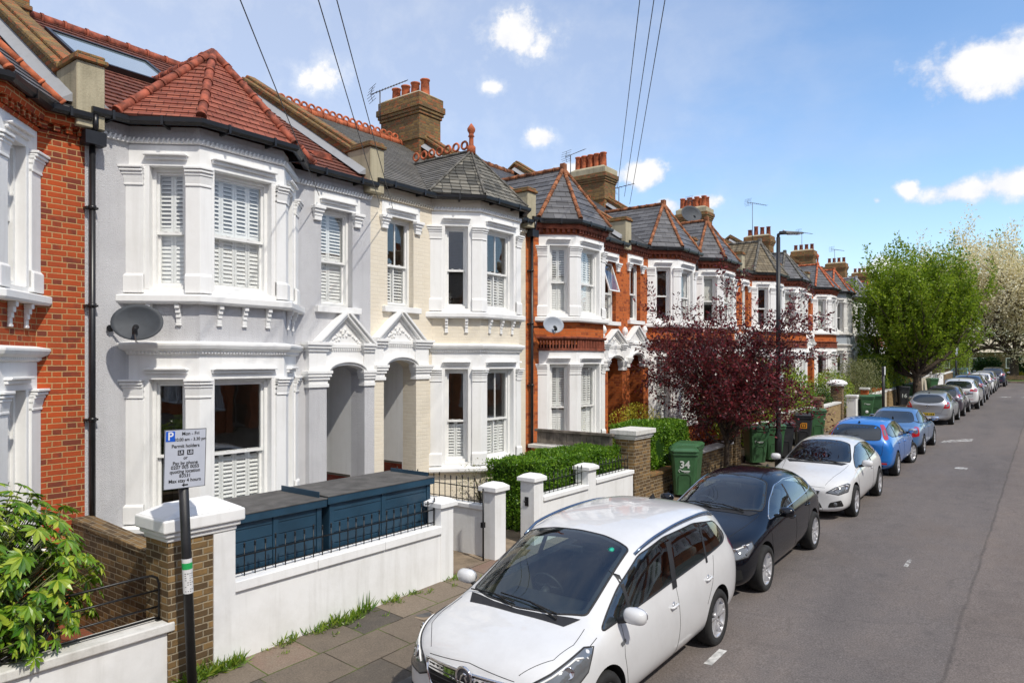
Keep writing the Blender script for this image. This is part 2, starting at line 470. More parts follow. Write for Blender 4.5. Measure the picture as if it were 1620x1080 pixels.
def paving():
    g = G('paving'); uv = g.n('Mapping', None, Vector=g.pos(), Rotation=(0, 0, R(90)), Location=(.2, .12, 0)).outputs[0]
    wn = g.n('TexNoise', None, Vector=uv, Scale=1.3, Detail=3.0)
    off = g.n('VectorMath', dict(operation='MULTIPLY_ADD')); g.set(off.inputs[0], wn.outputs['Color']); off.inputs[1].default_value = (.05, .05, 0); g.set(off.inputs[2], uv)
    b = g.n('TexBrick', dict(offset=.42, squash=.8, squash_frequency=3), Vector=off.outputs[0], Color1=(0, 0, 0), Color2=(1, 1, 1), Mortar=(.5, .5, .5), Scale=1.0)
    b.inputs['Mortar Size'].default_value = .008; b.inputs['Mortar Smooth'].default_value = .2
    b.inputs['Brick Width'].default_value = .78; b.inputs['Row Height'].default_value = .56
    nz = g.noise(uv, 3.5, 7, .7); fine = g.noise(uv, 60, 4, .7)
    f = g.math('ADD', g.math('MULTIPLY', b.outputs['Color'], .7), g.math('MULTIPLY', nz, .45))
    col = g.ramp(f, [(.2, (.10, .088, .075)), (.5, (.165, .135, .105)), (.8, (.23, .185, .14)), (1, (.23, .15, .115))])
    col = g.mix(.5, col, g.ramp(fine, [(.3, (.4, .4, .4)), (.7, (1.4, 1.4, 1.4))]), 'MULTIPLY')
    mossc = g.ramp(g.noise(g.pos(), 2.3, 5), [(.48, (.045, .035, .025)), (.6, (.10, .13, .03))])
    col = g.mix(b.outputs['Fac'], col, mossc)
    g.bsdf(col, .92, g.bump(g.math('SUBTRACT', g.math('MULTIPLY', fine, .25), b.outputs['Fac']), .6, .012), spec=.2)
paving()
plain('kerbstone', (.19, .175, .155), .9, var=.25, scale=3, bump=.4)
plain('marking', (.62, .61, .58), .8, var=.3, scale=9, bump=.3)

def worn_marking():
    g = G('worn_marking')
    n = g.ramp(g.noise(g.pos(), 5, 8, .8), [(.42, 0.0), (.62, 1.0)])
    d = g.bsdf((.66, .65, .62), .85)
    tr = g.n('BsdfTransparent')
    mx = g.n('MixShader', None, _0=n, _1=tr.outputs[0], _2=d.outputs[0]); g.end(mx.outputs[0])
worn_marking()

def leafmat(name, stops, rough=.45, trans=.35, spec=.4, big=1.2):
    g = G(name)
    rnd = g.n('NewGeometry').outputs['Random Per Island']
    nz = g.noise(g.objc(), big, 3)
    f = g.math('ADD', g.math('MULTIPLY', rnd, .6), g.math('MULTIPLY', nz, .45))
    col = g.ramp(f, stops)
    d = g.bsdf(col, rough, spec=spec)
    t = g.n('BsdfTranslucent', None, Color=g.mix(.5, col, g.mix(1.0, col, (1.5, 1.5, .8), 'MULTIPLY')))
    mx = g.n('MixShader', None, _0=trans, _1=d.outputs[0], _2=t.outputs[0]); g.end(mx.outputs[0])
leafmat('leaf_plum', [(.2, (.035, .007, .011)), (.5, (.10, .015, .022)), (.85, (.28, .045, .055))], .3, .35, .5)
leafmat('leaf_hornbeam', [(.2, (.10, .165, .012)), (.5, (.19, .29, .022)), (.85, (.34, .42, .04))], trans=.5)
leafmat('leaf_privet', [(.2, (.04, .11, .008)), (.5, (.10, .23, .014)), (.85, (.24, .40, .03))])
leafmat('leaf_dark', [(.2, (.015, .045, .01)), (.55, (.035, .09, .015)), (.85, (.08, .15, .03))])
leafmat('leaf_yellow', [(.2, (.18, .22, .02)), (.5, (.38, .36, .03)), (.85, (.62, .52, .05))])
leafmat('leaf_laurel', [(.2, (.08, .16, .015)), (.5, (.20, .30, .03)), (.85, (.42, .46, .06))], .3)
leafmat('leaf_fatsia', [(.2, (.05, .15, .012)), (.5, (.16, .30, .02)), (.85, (.45, .52, .06))], .22, .25, .6, 1.5)
leafmat('leaf_olive', [(.2, (.10, .12, .05)), (.5, (.17, .19, .08)), (.85, (.27, .27, .13))])
leafmat('leaf_brown', [(.2, (.045, .035, .02)), (.5, (.085, .065, .035)), (.85, (.14, .12, .05))])
leafmat('leaf_redbush', [(.2, (.14, .03, .02)), (.5, (.28, .06, .03)), (.85, (.42, .12, .05))])
leafmat('blossom', [(.15, (.36, .31, .17)), (.4, (.68, .61, .43)), (.8, (.86, .82, .68))], .7, .4, .2)
leafmat('grass_blade', [(.2, (.06, .13, .015)), (.5, (.13, .24, .02)), (.85, (.30, .36, .05))])

def grassmat():
    g = G('lawn'); p = g.pos()
    col = g.ramp(g.noise(p, 1.5, 8, .8), [(.35, (.05, .12, .015)), (.65, (.14, .25, .03))])
    g.bsdf(col, .95, g.bump(g.noise(p, 25, 4), .8, .03))
grassmat()
# ================================================================ HOUSES
W = 4.6; Y0 = 3.76; XF = -9.45
EAVE = 6.42; RIDGE_O = -3.65
ZG = .12

def window(H, F, u0, u1, v0, v1, style='shutter', bar=False, depth=.10, lab=None, split=.5):
    """sash window filling the opening; F.w=0 is the outer wall face"""
    mb = MB(); gl = MB(); sh = MB()
    d = -depth
    fw = .045
    mb.fbox(F, u0, u0 + fw, v0, v1, d - .10, d); mb.fbox(F, u1 - fw, u1, v0, v1, d - .10, d)
    mb.fbox(F, u0 + fw, u1 - fw, v1 - fw, v1, d - .10, d); mb.fbox(F, u0 + fw, u1 - fw, v0, v0 + .06, d - .10, d + .012)
    vm = v0 + (v1 - v0) * split
    a, b = u0 + fw, u1 - fw
    if style == 'open_top':
        mb.fbox(F, a, b, vm - .025, vm + .025, d - .07, d - .005)
        T = Frame(F.p(0, v1 - fw, d - .01), F.u, F.w, (F.v * -1 + F.w * .33))
        T.w = (F.w + F.v * .33).normalized()
        L = v1 - fw - vm
        for (p, q, r, s_) in ((a, a + .035, 0, L), (b - .035, b, 0, L), (a + .035, b - .035, 0, .035), (a + .035, b - .035, L - .035, L)):
            mb.fbox(T, p, q, r, s_, 0, .03)
        gl.fbox(T, a + .035, b - .035, .035, L - .035, .012, .018)
        sashes = [(v0 + .06, vm - .025, d - .06)]
    else:
        sashes = [(vm - .018, v1 - fw, d - .035), (v0 + .06, vm + .018, d - .072)]
    for lo, hi, w in sashes:
        t = .032
        mb.fbox(F, a, a + t, lo, hi, w - .032, w); mb.fbox(F, b - t, b, lo, hi, w - .032, w)
        mb.fbox(F, a + t, b - t, lo, lo + .038, w - .032, w); mb.fbox(F, a + t, b - t, hi - .036, hi, w - .032, w)
        if bar: mb.fbox(F, (a + b) / 2 - .011, (a + b) / 2 + .011, lo + .038, hi - .036, w - .026, w - .004)
        gl.fbox(F, a + t, b - t, lo + .038, hi - .036, w - .018, w - .012)
    if style != 'open_top':
        for q in (.3, .7):
            mb.fbox(F, a + (b - a) * q - .02, a + (b - a) * q + .02, vm + .018, vm + .032, d - .06, d - .03)
    wo = mb.build('window', 'paint_white', H)
    if lab: wo['label'] = lab
    gl.build('pane', 'glass', wo)
    # shutters / blinds just inside
    w = d - .125
    def panels(lo, hi, ang, n):
        pw = (b - a + .03) / n
        for i in range(n):
            p = a - .015 + pw * i; q = p + pw - .004
            st = .032
            sh.fbox(F, p, p + st, lo, hi, w - .03, w); sh.fbox(F, q - st, q, lo, hi, w - .03, w)
            sh.fbox(F, p + st, q - st, lo, lo + .06, w - .03, w); sh.fbox(F, p + st, q - st, hi - .05, hi, w - .03, w)
            z = lo + .06 + .03
            while z < hi - .06:
                c, s = math.cos(ang), math.sin(ang)
                hw = .031
                pts = [(w - .015 - hw * c, z + hw * s), (w - .015 + hw * c, z - hw * s)]
                e = .005
                A = [F.p(p + st, pts[0][1] - e, pts[0][0]), F.p(p + st, pts[1][1] - e, pts[1][0]), F.p(p + st, pts[1][1] + e, pts[1][0]), F.p(p + st, pts[0][1] + e, pts[0][0])]
                B = [x + F.u * (q - p - 2 * st) for x in A]
                sh.hexa(A, B)
                z += .056
    n = 2 if (b - a) < .62 else 4
    if style == 'shutter':
        panels(v0 + .05, vm + .02, R(66), n); panels(vm + .03, v1 - .03, R(42), n)
    elif style == 'shutter_closed':
        panels(v0 + .05, vm + .02, R(70), n); panels(vm + .03, v1 - .03, R(38), n)
    elif style == 'shutter_low' or style == 'open_top':
        panels(v0 + .05, vm + .02, R(44), n)
    elif style == 'curtain':
        for s0, s1 in ((a - .03, a + (b - a) * .22), (b - (b - a) * .22, b + .03)):
            k = 6
            for i in range(k):
                x0 = s0 + (s1 - s0) * i / k; x1 = s0 + (s1 - s0) * (i + 1) / k; z = .03 * (i % 2)
                sh.hexa([F.p(x0, v0, w - z), F.p(x1, v0, w - .03 + z), F.p(x1, v1, w - .03 + z), F.p(x0, v1, w - z)],
                        [F.p(x0, v0, w - z - .01), F.p(x1, v0, w - .04 + z), F.p(x1, v1, w - .04 + z), F.p(x0, v1, w - z - .01)])
    elif style == 'blind':
        sh.fbox(F, a - .01, b + .01, vm - .1, v1 - .02, w - .01, w)
    elif style == 'full_blind':
        sh.fbox(F, a - .01, b + .01, v0 + .1, v1 - .02, w - .01, w)
    if sh.v:
        nm = 'shutter' if 'shutter' in style or style == 'open_top' else ('curtain' if style == 'curtain' else 'blind')
        sh.build(nm, 'shutter_white' if nm == 'shutter' else 'curtain', wo)
    return wo

def hood(mb, F, u0, u1, v, m=0, deep=.09):
    """flattened hood mould over an opening, with chamfered ends"""
    e = .05
    for k, (w, h0, h1) in enumerate(((deep * .55, 0, .045), (deep, .045, .075))):
        x = .02 * (1 - k)
        mb.hexa([F.p(u0 - e + x, v + h0, -.01), F.p(u1 + e - x, v + h0, -.01), F.p(u1 + e - x, v + h0, w), F.p(u0 - e + x, v + h0, w)],
                [F.p(u0 - e + x + (.03 if k else 0), v + h1, -.01), F.p(u1 + e - x - (.03 if k else 0), v + h1, -.01), F.p(u1 + e - x - (.03 if k else 0), v + h1, w), F.p(u0 - e + x + (.03 if k else 0), v + h1, w)], m)

def slab_courses(mb, poly, row, t=.014, m=0, lift=.0):
    """lay overlapping courses over a planar convex polygon (list of 3D points); each course is a thin tilted strip"""
    P = [Vector(p) for p in poly]
    n = Vector((0, 0, 0))
    for i in range(len(P)): n += P[i].cross(P[(i + 1) % len(P)])
    n.normalize()
    if n.z < 0: n = -n
    T = Vector((0, 0, 1)).cross(n).normalized(); B = n.cross(T).normalized()
    o = P[0]
    uv = [((p - o).dot(T), (p - o).dot(B)) for p in P]
    lo = min(v for u, v in uv); hi = max(v for u, v in uv)
    def clip(pts, c, keep_above):
        out = []
        for i in range(len(pts)):
            a, b = pts[i], pts[(i + 1) % len(pts)]
            ia = (a[1] >= c) if keep_above else (a[1] <= c); ib = (b[1] >= c) if keep_above else (b[1] <= c)
            if ia: out.append(a)
            if ia != ib:
                s = (c - a[1]) / (b[1] - a[1]); out.append((a[0] + (b[0] - a[0]) * s, c))
        return out
    v = lo
    while v < hi - 1e-4:
        v1 = min(v + row, hi)
        q = clip(clip(uv, v, True), v1, False)
        # remove dups
        r = []
        for a in q:
            if not r or abs(a[0] - r[-1][0]) + abs(a[1] - r[-1][1]) > 1e-5: r.append(a)
        if len(r) > 2 and abs(r[0][0] - r[-1][0]) + abs(r[0][1] - r[-1][1]) < 1e-5: r.pop()
        if len(r) > 2:
            top = [o + T * u + B * vv + n * (lift + t * (1.0 - (vv - v) / row) + .002) for u, vv in r]
            bot = [o + T * u + B * vv + n * (lift - .02) for u, vv in r]
            mb.hexa(top, bot, m)
        v = v1

def ridge_run(mb, a, b, r=.075, seg=.32, m=0):
    a = Vector(a); b = Vector(b); L = (b - a).length; k = max(1, round(L / seg))
    for i in range(k):
        p = a.lerp(b, i / k); q = a.lerp(b, (i + 1) / k)
        mb.cyl(p, q, r, r * .93, 10, m)
        mb.cyl(p, p.lerp(q, .12), r * 1.14, r * 1.14, 10, m)

def chimney(H, x0, x1, y0, y1, zb, zt, pots, cap=False, potmat='terracotta', dy=0):
    mb = MB()
    mb.box(x0, x1, y0, y1, zb, zt - .62)
    mb.box(x0 - .03, x1 + .03, y0 - .03, y1 + .03, zt - 1.25, zt - 1.17)
    for i, (a, h) in enumerate(((.03, .08), (.06, .08), (.09, .16))):
        z = zt - .62 + sum(q[1] for q in ((.03, .08), (.06, .08), (.09, .16))[:i])
        mb.box(x0 - a, x1 + a, y0 - a, y1 + a, z, z + h)
    mb.box(x0 - .05, x1 + .05, y0 - .05, y1 + .05, zt - .30, zt - .1, 1 if cap else 0)
    fl = [(x0 - .04, y0 - .04), (x1 + .04, y0 - .04), (x1 + .04, y1 + .04), (x0 - .04, y1 + .04)]
    ft = [(x0 + .12, y0 + .1), (x1 - .12, y0 + .1), (x1 - .12, y1 - .1), (x0 + .12, y1 - .1)]
    mb.hexa([(x, y, zt - .1) for x, y in fl], [(x, y, zt) for x, y in ft], 1)
    c = mb.build('chimney', ['brick_sooty', 'concrete'], H, bevel=.012, segs=1)
    nx = (pots + 1) // 2 if pots > 4 else pots
    rows = 2 if pots > 4 else 1
    k = 0
    rnd = random.Random(pots * 7 + int(zt * 10))
    for j in range(rows):
        for i in range(nx):
            if k >= pots: break
            px = x0 + .18 + (x1 - x0 - .36) * i / max(1, nx - 1)
            py = (y0 + y1) / 2 + ((j - .5) * .34 if rows == 2 else 0)
            h = rnd.choice((.42, .5, .5, .58)) if pots <= 4 else .52
            p = MB()
            p.lathe((px, py, zt - .06), [(.125, 0), (.12, h * .1), (.105, h * .9), (.125, h * .93), (.125, h), (.095, h), (.09, h * .5)], 14)
            p.build('chimney_pot', potmat, c)
            k += 1
    return c

def build_house(n, c):
    g = c.get
    mir = c['mirror']
    y0 = Y0 + W * n
    zb = gz(y0 + W / 2)
    if g('z_extra'): zb += c['z_extra']
    H = empty('terraced_house', (XF, y0, zb), c['label'], 'house', 'terraced houses along the street')
    wall = c['wall']; trim = g('trim', 'stucco'); flat = c.get('flatwall', wall)
    A = (lambda a: W - a) if mir else (lambda a: a)
    def rng(a0, a1): return (min(A(a0), A(a1)), max(A(a0), A(a1)))
    FW = Frame((0, 0, 0), (0, 1, 0), (1, 0, 0))
    detail = g('detail', 2)
    # ---- plan of the bay
    bp = [(0, .53), (.65, 1.12), (.65, 2.38), (0, 3.05)]      # (x outwards, y along)
    if mir: bp = [(x, W - y) for x, y in bp][::-1]
    V2 = [Vector(p) for p in bp]
    facets = []
    for p, q in zip(V2[:-1], V2[1:]):
        d = (q - p).normalized()
        facets.append((Frame((p.x, p.y, 0), (d.x, d.y, 0), (d.y, -d.x, 0)), (q - p).length))
    # ---- main wall pieces around the openings
    mb = MB()
    def wb(a0, a1, z0, z1, m=0, o0=-.25, o1=0.0):
        r = rng(a0, a1); mb.box(o0, o1, r[0], r[1], z0, z1, m)
    ft = g('flat_top', EAVE - .05)
    wb(0, .53, -.3, ft)
    wb(3.05, 3.58, -.3, 3.1); wb(4.38, 4.6, -.3, 3.1)
    # arch head over the doorway
    ar = rng(3.58, 4.38); cx = (ar[0] + ar[1]) / 2; hw = (ar[1] - ar[0]) / 2
    arch = [(cx + hw * math.cos(t), 3.1 + .17 * math.sin(t)) for t in [math.pi * i / 12 for i in range(13)]]
    K = 12
    for i in range(K):
        (xa, za), (xb, zb_) = arch[i], arch[i + 1]
        mb.hexa([(-.25, xb, zb_), (0, xb, zb_), (0, xa, za), (-.25, xa, za)], [(-.25, xb, 3.5), (0, xb, 3.5), (0, xa, 3.5), (-.25, xa, 3.5)])
    wb(3.05, 3.58, 3.1, 3.5); wb(4.38, 4.6, 3.1, 3.5)
    wb(3.05, 4.6, 3.5, 4.24)
    wb(3.05, 3.55, 4.24, 5.86); wb(4.2, 4.6, 4.24, 5.86)
    wb(3.05, 4.6, 5.86, ft)
    # returns, back and party walls
    mb.box(-7.6, -7.3, 0, W, -.3, EAVE)
    mb.box(-7.3, -.25, 0, .12, -.3, EAVE); mb.box(-7.3, -.25, W - .12, W, -.3, EAVE)
    # bay solid bands
    for (za, zb2) in ((-.3, 1.12), (3.56, 4.08)):
        sweep(mb, bp, [(-.2, za), (0, za), (0, zb2), (-.2, zb2)], 0, 0)
    sweep(mb, bp, [(-.2, 6.13), (0, 6.13), (0, EAVE - .05), (-.2, EAVE - .05)], 0, 0)
    mb.build('wall', [wall], H)
    # ---- interior (floors, back partition) so that the glazing looks into rooms
    it = MB()
    it.box(-7.3, -.25, .12, W - .12, .35, .45); r = rng(1.15, 2.35); it.box(-.25, .4, r[0], r[1], .35, .45); it.box(-3.6, -3.5, .12, W - .12, .45, 6.1)
    it.box(-.3, .4, r[0], r[1], 3.56, 3.72); it.box(-3.5, -.25, .12, W - .12, 3.7, 3.8)
    r = rng(3.06, 3.14); it.box(-3.5, -.25, r[0], r[1], .45, 6.1)
    it.box(-3.5, -.25, .12, W - .12, 6.1, 6.15)
    # armchair / cabinet silhouettes inside
    r = rng(.9, 1.5); it.box(-2.6, -1.8, r[0], r[1], .45, 1.4, 1); it.box(-2.2, -1.4, r[0], r[1], 3.8, 4.7, 1)
    r = rng(2.0, 2.7); it.box(-3.4, -3.1, r[0], r[1], .45, 2.4, 1)
    it.build('interior', ['interior', 'interior_dark'], H)
    # ---- stucco dressing of the bay, both storeys
    ST = MB()
    fac_c = [.5, .5, .5]
    for si, (zs, zo0, zo1, zcap, ztop) in enumerate(((1.22, 1.30, 3.1, 2.86, 3.42), (4.2, 4.27, 5.86, 5.6, 6.13))):
        # band above openings
        sweep(ST, bp, [(-.18, zo1), (.012, zo1), (.012, ztop), (-.18, ztop)], 0, 0)
        sweep(ST, bp, [(-.18, zs - .0), (.012, zs), (.012, zo0), (-.18, zo0)], 0, 0)
        if si == 0: sillz = (1.12, 1.22)
        else: sillz = (4.08, 4.2)
        sweep(ST, bp, [(-.18, sillz[0]), (.11, sillz[0]), (.13, sillz[0] + .03), (.13, sillz[1] - .015), (.02, sillz[1] + .012), (-.18, sillz[1] + .012)], 0, 0)
        # jambs
        for k, (F, L) in enumerate(facets):
            if L > 1.1: o0, o1 = .20, L - .20
            else:
                o0, o1 = (.25, .69) if k == 0 else (L - .69, L - .25)
            ST.fbox(F, 0, o0, zo0, zo1, -.18, .012); ST.fbox(F, o1, L, zo0, zo1, -.18, .012)
            hood(ST, F, o0 - .01, o1 + .01, zo1 + .08)
            st = c['win'][si][k] if k < 3 else 'bare'
            b_ = c['bars'][si][k] if g('bars') else False
            window(H, F, o0, o1, zo0, zo1, st, b_, split=.44 if si == 0 else .47)
        # piers: sweeps of short polylines
        def pier(pts, clip=None, c0=True, c1=True):
            sweep(ST, pts, [(-.01, zo0), (.04, zo0), (.04, zcap), (-.01, zcap)], 0, clip, 0, c0, c1)
            sweep(ST, pts, [(-.01, zo0 - .05), (.065, zo0 - .05), (.065, zo0 + .17), (.043, zo0 + .2), (-.01, zo0 + .2)], 0, clip, 0, c0, c1)
            for (za, w) in ((0, .055), (.075, .06), (.135, .08), (.175, .10), (.215, .115)):
                sweep(ST, pts, [(-.01, zcap + za), (w, zcap + za), (w, zcap + za + .032), (-.01, zcap + za + .032)], 0, clip, 0, c0, c1)
            sweep(ST, pts, [(-.01, zcap), (.045, zcap), (.08, zcap + .2), (-.01, zcap + .2)], 0, clip, 0, c0, c1)
        def pt(k, u):
            F, L = facets[k]; p = F.p(u, 0); return (p.x, p.y)
        pier([tuple(V2[0]), pt(0, .19)], 0, True, False)
        pier([pt(0, facets[0][1] - .17), tuple(V2[1]), pt(1, .14)])
        pier([pt(1, facets[1][1] - .14), tuple(V2[2]), pt(2, .17)])
        pier([pt(2, facets[2][1] - .19), tuple(V2[3])], 0, False, True)
    # sill brackets
    if g('brackets', True):
        for fr in along(bp, .36, 0.0, 0, .08):
            for (w, za, zb2) in ((.09, 4.02, 4.08), (.065, 3.96, 4.02), (.045, 3.9, 3.96), (.03, 3.83, 3.9)):
                ST.fbox(fr, -.03, .03, za, zb2, 0, w)
            if detail > 1: ST.fbox(fr, -.035, .035, 3.80, 3.83, 0, .035)
    # cornice above ground floor bay
    if g('cornice', 'stucco') == 'stucco':
        sweep(ST, bp, [(-.1, 3.42), (.03, 3.42), (.05, 3.47), (.10, 3.50), (.12, 3.545), (.12, 3.575), (.0, 3.60), (-.1, 3.60)], 0, 0)
        if detail > 1:
            for fr in along(bp, .045, .03, 0): ST.fbox(fr, -.012, .012, 3.435, 3.468, -.01, .03)
    if g('frieze', 'rope') == 'rope' and detail > 1:
        sweep(ST, bp, [(-.05, 6.15), (.02, 6.15), (.035, 6.18), (.02, 6.21), (-.05, 6.21)], 0, 0)
        for fr in along(bp, .06, .03, 0):
            ST.hexa([fr.p(-.03, 6.145, 0), fr.p(-.005, 6.145, 0), fr.p(.03, 6.215, 0), fr.p(.005, 6.215, 0)], [fr.p(-.03, 6.145, .03), fr.p(-.005, 6.145, .03), fr.p(.03, 6.215, .03), fr.p(.005, 6.215, .03)])
    ST.build('bay_surround', trim, H, bevel=.006 if n < 4 else 0, segs=1)
    # ---- eaves frieze
    flat1 = rng(3.05, 4.6); flat0 = rng(0, .53)
    lines = [[(0, flat1[0]), (0, flat1[1])], [(0, flat0[0]), (0, flat0[1])]]
    if g('frieze', 'rope') == 'rope':
        for ln in lines:
            FZ = MB(); sweep(FZ, ln, [(-.05, 6.15), (.02, 6.15), (.035, 6.18), (.02, 6.21), (-.05, 6.21)])
            if detail > 1:
                for fr in along(ln, .06, .03):
                    FZ.hexa([fr.p(-.03, 6.145, 0), fr.p(-.005, 6.145, 0), fr.p(.03, 6.215, 0), fr.p(.005, 6.215, 0)], [fr.p(-.03, 6.145, .03), fr.p(-.005, 6.145, .03), fr.p(.03, 6.215, .03), fr.p(.005, 6.215, .03)])
            FZ.build('eaves_moulding', g('rope_mat', trim), H)
    else:
        for ln in lines + [bp]:
            cx_ = 0 if ln is bp else None; FZ = MB()
            sweep(FZ, ln, [(-.1, 6.11), (.03, 6.11), (.05, 6.14), (-.1, 6.14)], 0, cx_)
            sweep(FZ, ln, [(-.1, 6.24), (.10, 6.24), (.12, 6.30), (.12, 6.36), (-.1, 6.36)], 0, cx_)
            if detail > 0:
                for fr in along(ln, .13, .0, cx_): FZ.fbox(fr, -.032, .032, 6.16, 6.24, 0, .075)
            FZ.build('eaves_cornice', 'terracotta_dark' if wall.startswith('brick_red') else 'brick_orange', H)
    # decorative brick band between storeys
    if g('cornice') == 'brick':
        bb = MB()
        sweep(bb, bp, [(-.1, 3.42), (.05, 3.42), (.05, 3.47), (-.1, 3.47)], 0, 0)
        sweep(bb, bp, [(-.1, 3.68), (.06, 3.68), (.08, 3.71), (.08, 3.74), (-.1, 3.76)], 0, 0)
        for fr in along(bp, .075, 0, 0): bb.fbox(fr, -.018, .018, 3.47, 3.68, 0, .035)
        bb.build('brick_band', 'terracotta_dark', H)
    # ---- upper flat window with dressed head
    r = rng(3.55, 4.2)
    UW = MB()
    UW.box(-.02, .015, r[0] - .14, r[1] + .16, 5.86, 6.12)
    hood(UW, FW, r[0], r[1], 5.93)
    for e in (r[0] - .09, r[1] + .09):
        for (za, w, hw_) in ((0, .05, .07), (.07, .06, .08), (.13, .085, .095), (.18, .11, .11)):
            UW.box(0, w, e - hw_, e + hw_, 5.62 + za, 5.62 + za + (.07 if za < .1 else .05))
    SI = MB(); SI.box(-.18, .09, r[0] - .13, r[1] + .13, 4.14, 4.24); SI.build('window_sill', trim, H, bevel=.005 if n < 3 else 0, segs=1)
    UW.build('window_head', trim, H, bevel=.005 if n < 3 else 0, segs=1)
    window(H, FW, r[0], r[1], 4.24, 5.86, c['flat_win'], g('flat_bar', False), .12, split=.47)
    # ---- entrance
    EN = MB()
    pj = .10
    for (a0, a1) in ((3.24, 3.58), (4.38, 4.6)):
        q = rng(a0, a1)
        EN.box(-.02, pj, q[0], q[1], 3.12, 3.62)
        for (za, w) in ((0, .03), (.06, .015), (.12, .04), (.17, .06), (.22, .075)):
            e = w if a0 < 4 else 0
            lo, hi = (q[0] - w, q[1] + w) if a0 < 4 else ((q[0] - w, q[1]) if not mir else (q[0], q[1] + w))
            EN.box(-.02, pj + w, lo, hi, 2.92 + za, 2.92 + za + (.06 if za < .1 else .05))
        for (za, w) in ((0, .03), (.05, .06), (.1, .085)):
            lo, hi = (q[0] - w, q[1] + w) if a0 < 4 else ((q[0] - w, q[1]) if not mir else (q[0], q[1] + w))
            EN.box(-.02, pj + w, lo, hi, 3.5 + za, 3.55 + za)
    # spandrel between the pilasters, following the arch
    for i in range(K):
        (xa, za), (xb, zb_) = arch[i], arch[i + 1]
        EN.hexa([(-.02, xb, zb_ + .0), (pj - .03, xb, zb_ + .0), (pj - .03, xa, za + .0), (-.02, xa, za + .0)], [(-.02, xb, 3.56), (pj - .03, xb, 3.56), (pj - .03, xa, 3.56), (-.02, xa, 3.56)])
        s = .09
        EN.hexa([(pj - .03, xb, zb_ + .01), (pj + .05, xb, zb_ + .01), (pj + .05, xa, za + .01), (pj - .03, xa, za + .01)], [(pj - .03, xb, zb_ + .05), (pj + .05, xb, zb_ + .05), (pj + .05, xa, za + .05), (pj - .03, xa, za + .05)])
        EN.hexa([(pj - .03, xb, zb_ + .05), (pj + .08, xb, zb_ + .05), (pj + .08, xa, za + .05), (pj - .03, xa, za + .05)], [(pj - .03, xb, zb_ + .08), (pj + .08, xb, zb_ + .08), (pj + .08, xa, za + .08), (pj - .03, xa, za + .08)])
    q = rng(3.5, 4.46)
    EN.box(-.02, pj, q[0], q[1], 3.56, 3.62)
    if detail > 1:
        for fr in along([(0, q[0]), (0, q[1])], .045, pj - .03): EN.fbox(fr, -.012, .012, 3.52, 3.555, 0, .03)
    # pediment
    pa, pb = q[0] - .08, q[1] + .08; pm = (pa + pb) / 2; ap = g('ped', 4.18)
    EN.prism(FW, [(pa + .12, 3.62), (pb - .12, 3.62), (pm, ap - .13)], -.01, .05)
    def rake(x0, z0, x1, z1, t0, t1, w):
        d = Vector((x1 - x0, z1 - z0)).normalized(); nn = Vector((-d.y, d.x))
        if nn.y < 0: nn = -nn
        P = [(x0 + nn.x * t0, z0 + nn.y * t0), (x1 + nn.x * t0, z1 + nn.y * t0), (x1 + nn.x * t1, z1 + nn.y * t1), (x0 + nn.x * t1, z0 + nn.y * t1)]
        EN.hexa([(-.01, x, z) for x, z in P], [(w, x, z) for x, z in P])
    for sx, wv in ((1, 0.0), (-1, .0012)):
        xa = pm - sx * (pm - pa)
        rake(xa, 3.62, pm, ap - .06, -.07, -.03, .09 + wv); rake(xa, 3.62, pm, ap - .06, -.03, .02, .15 + wv); rake(xa, 3.62, pm, ap - .06, .02, .06, .19 + wv)
        if detail > 1:
            d = Vector((pm - xa, ap - .06 - 3.62)); L = d.length; d.normalize()
            k = int(L / .045)
            for i in range(2, k - 1):
                cx2 = xa + d.x * L * i / k; cz = 3.62 + d.y * L * i / k - .105
                EN.box(.04, .075, cx2 - .012, cx2 + .012, cz, cz + .03)
    if detail > 1:      # foliate relief in the tympanum
        for i in range(26):
            rr = random.Random(i); t = rr.random(); hgt = rr.random() * (1 - abs(t - .5) * 2)
            EN.ball((.05, pm + (t - .5) * (pb - pa) * .55, 3.67 + hgt * (ap - 3.62) * .45), .022 + .012 * rr.random(), 0, 6)
    if g('urns'):
        for a in (3.41, 4.6 if not mir else 4.6):
            if a > 4.5 and mir: continue
            EN.lathe((.06, A(a), 3.68), [(.06, 0), (.05, .05), (.03, .09), (.03, .14), (.055, .17), (.03, .2), (.085, .27), (.09, .33), (.06, .41), (.0, .45)], 10)
    EN.build('porch_surround', g('porch_mat', trim), H, bevel=.004 if n < 3 else 0, segs=1)
    # pilaster shafts in wall material
    for (a0, a1) in ((3.24, 3.58), (4.38, 4.6)):
        q = rng(a0, a1); ps = MB()
        ps.box(0, pj, q[0], q[1], -.3, 2.92)
        ps.box(pj, pj + .03, q[0] + .0, q[1] - .0, -.3, .45); ps.build('pilaster', flat, H)
    # recess: side walls, ceiling, dado, floor, door
    q = rng(3.58, 4.38)
    rc = MB()
    dd = -1.05
    rc.box(dd, -.25, q[0] - .05, q[0], .3, 3.3); rc.box(dd, -.25, q[1], q[1] + .05, .3, 3.3)
    rc.box(dd, -.25, q[0], q[1], 3.28, 3.33); rc.box(dd - .05, dd, q[0] - .05, q[1] + .05, 2.75, 3.33)
    rc.box(dd, -.01, q[0], q[1], -.3, .22, 1)
    rc.box(0.0, .32, q[0] - .04, q[1] + .04, -.3, .10, 1)
    rc.build('porch_recess', [g('recess', 'stucco'), 'stucco_old'], H)
    for (e0, e1) in ((q[0], q[0] + .012), (q[1] - .012, q[1])): dm = MB(); dm.box(dd, -.27, e0, e1, .22, 1.32); dm.box(dd, -.27, e0 - .0, e1 + .0, 1.32, 1.36, 1); dm.build('tiled_dado', ['dado_tile', 'interior_dark'], H)
    DR = MB()
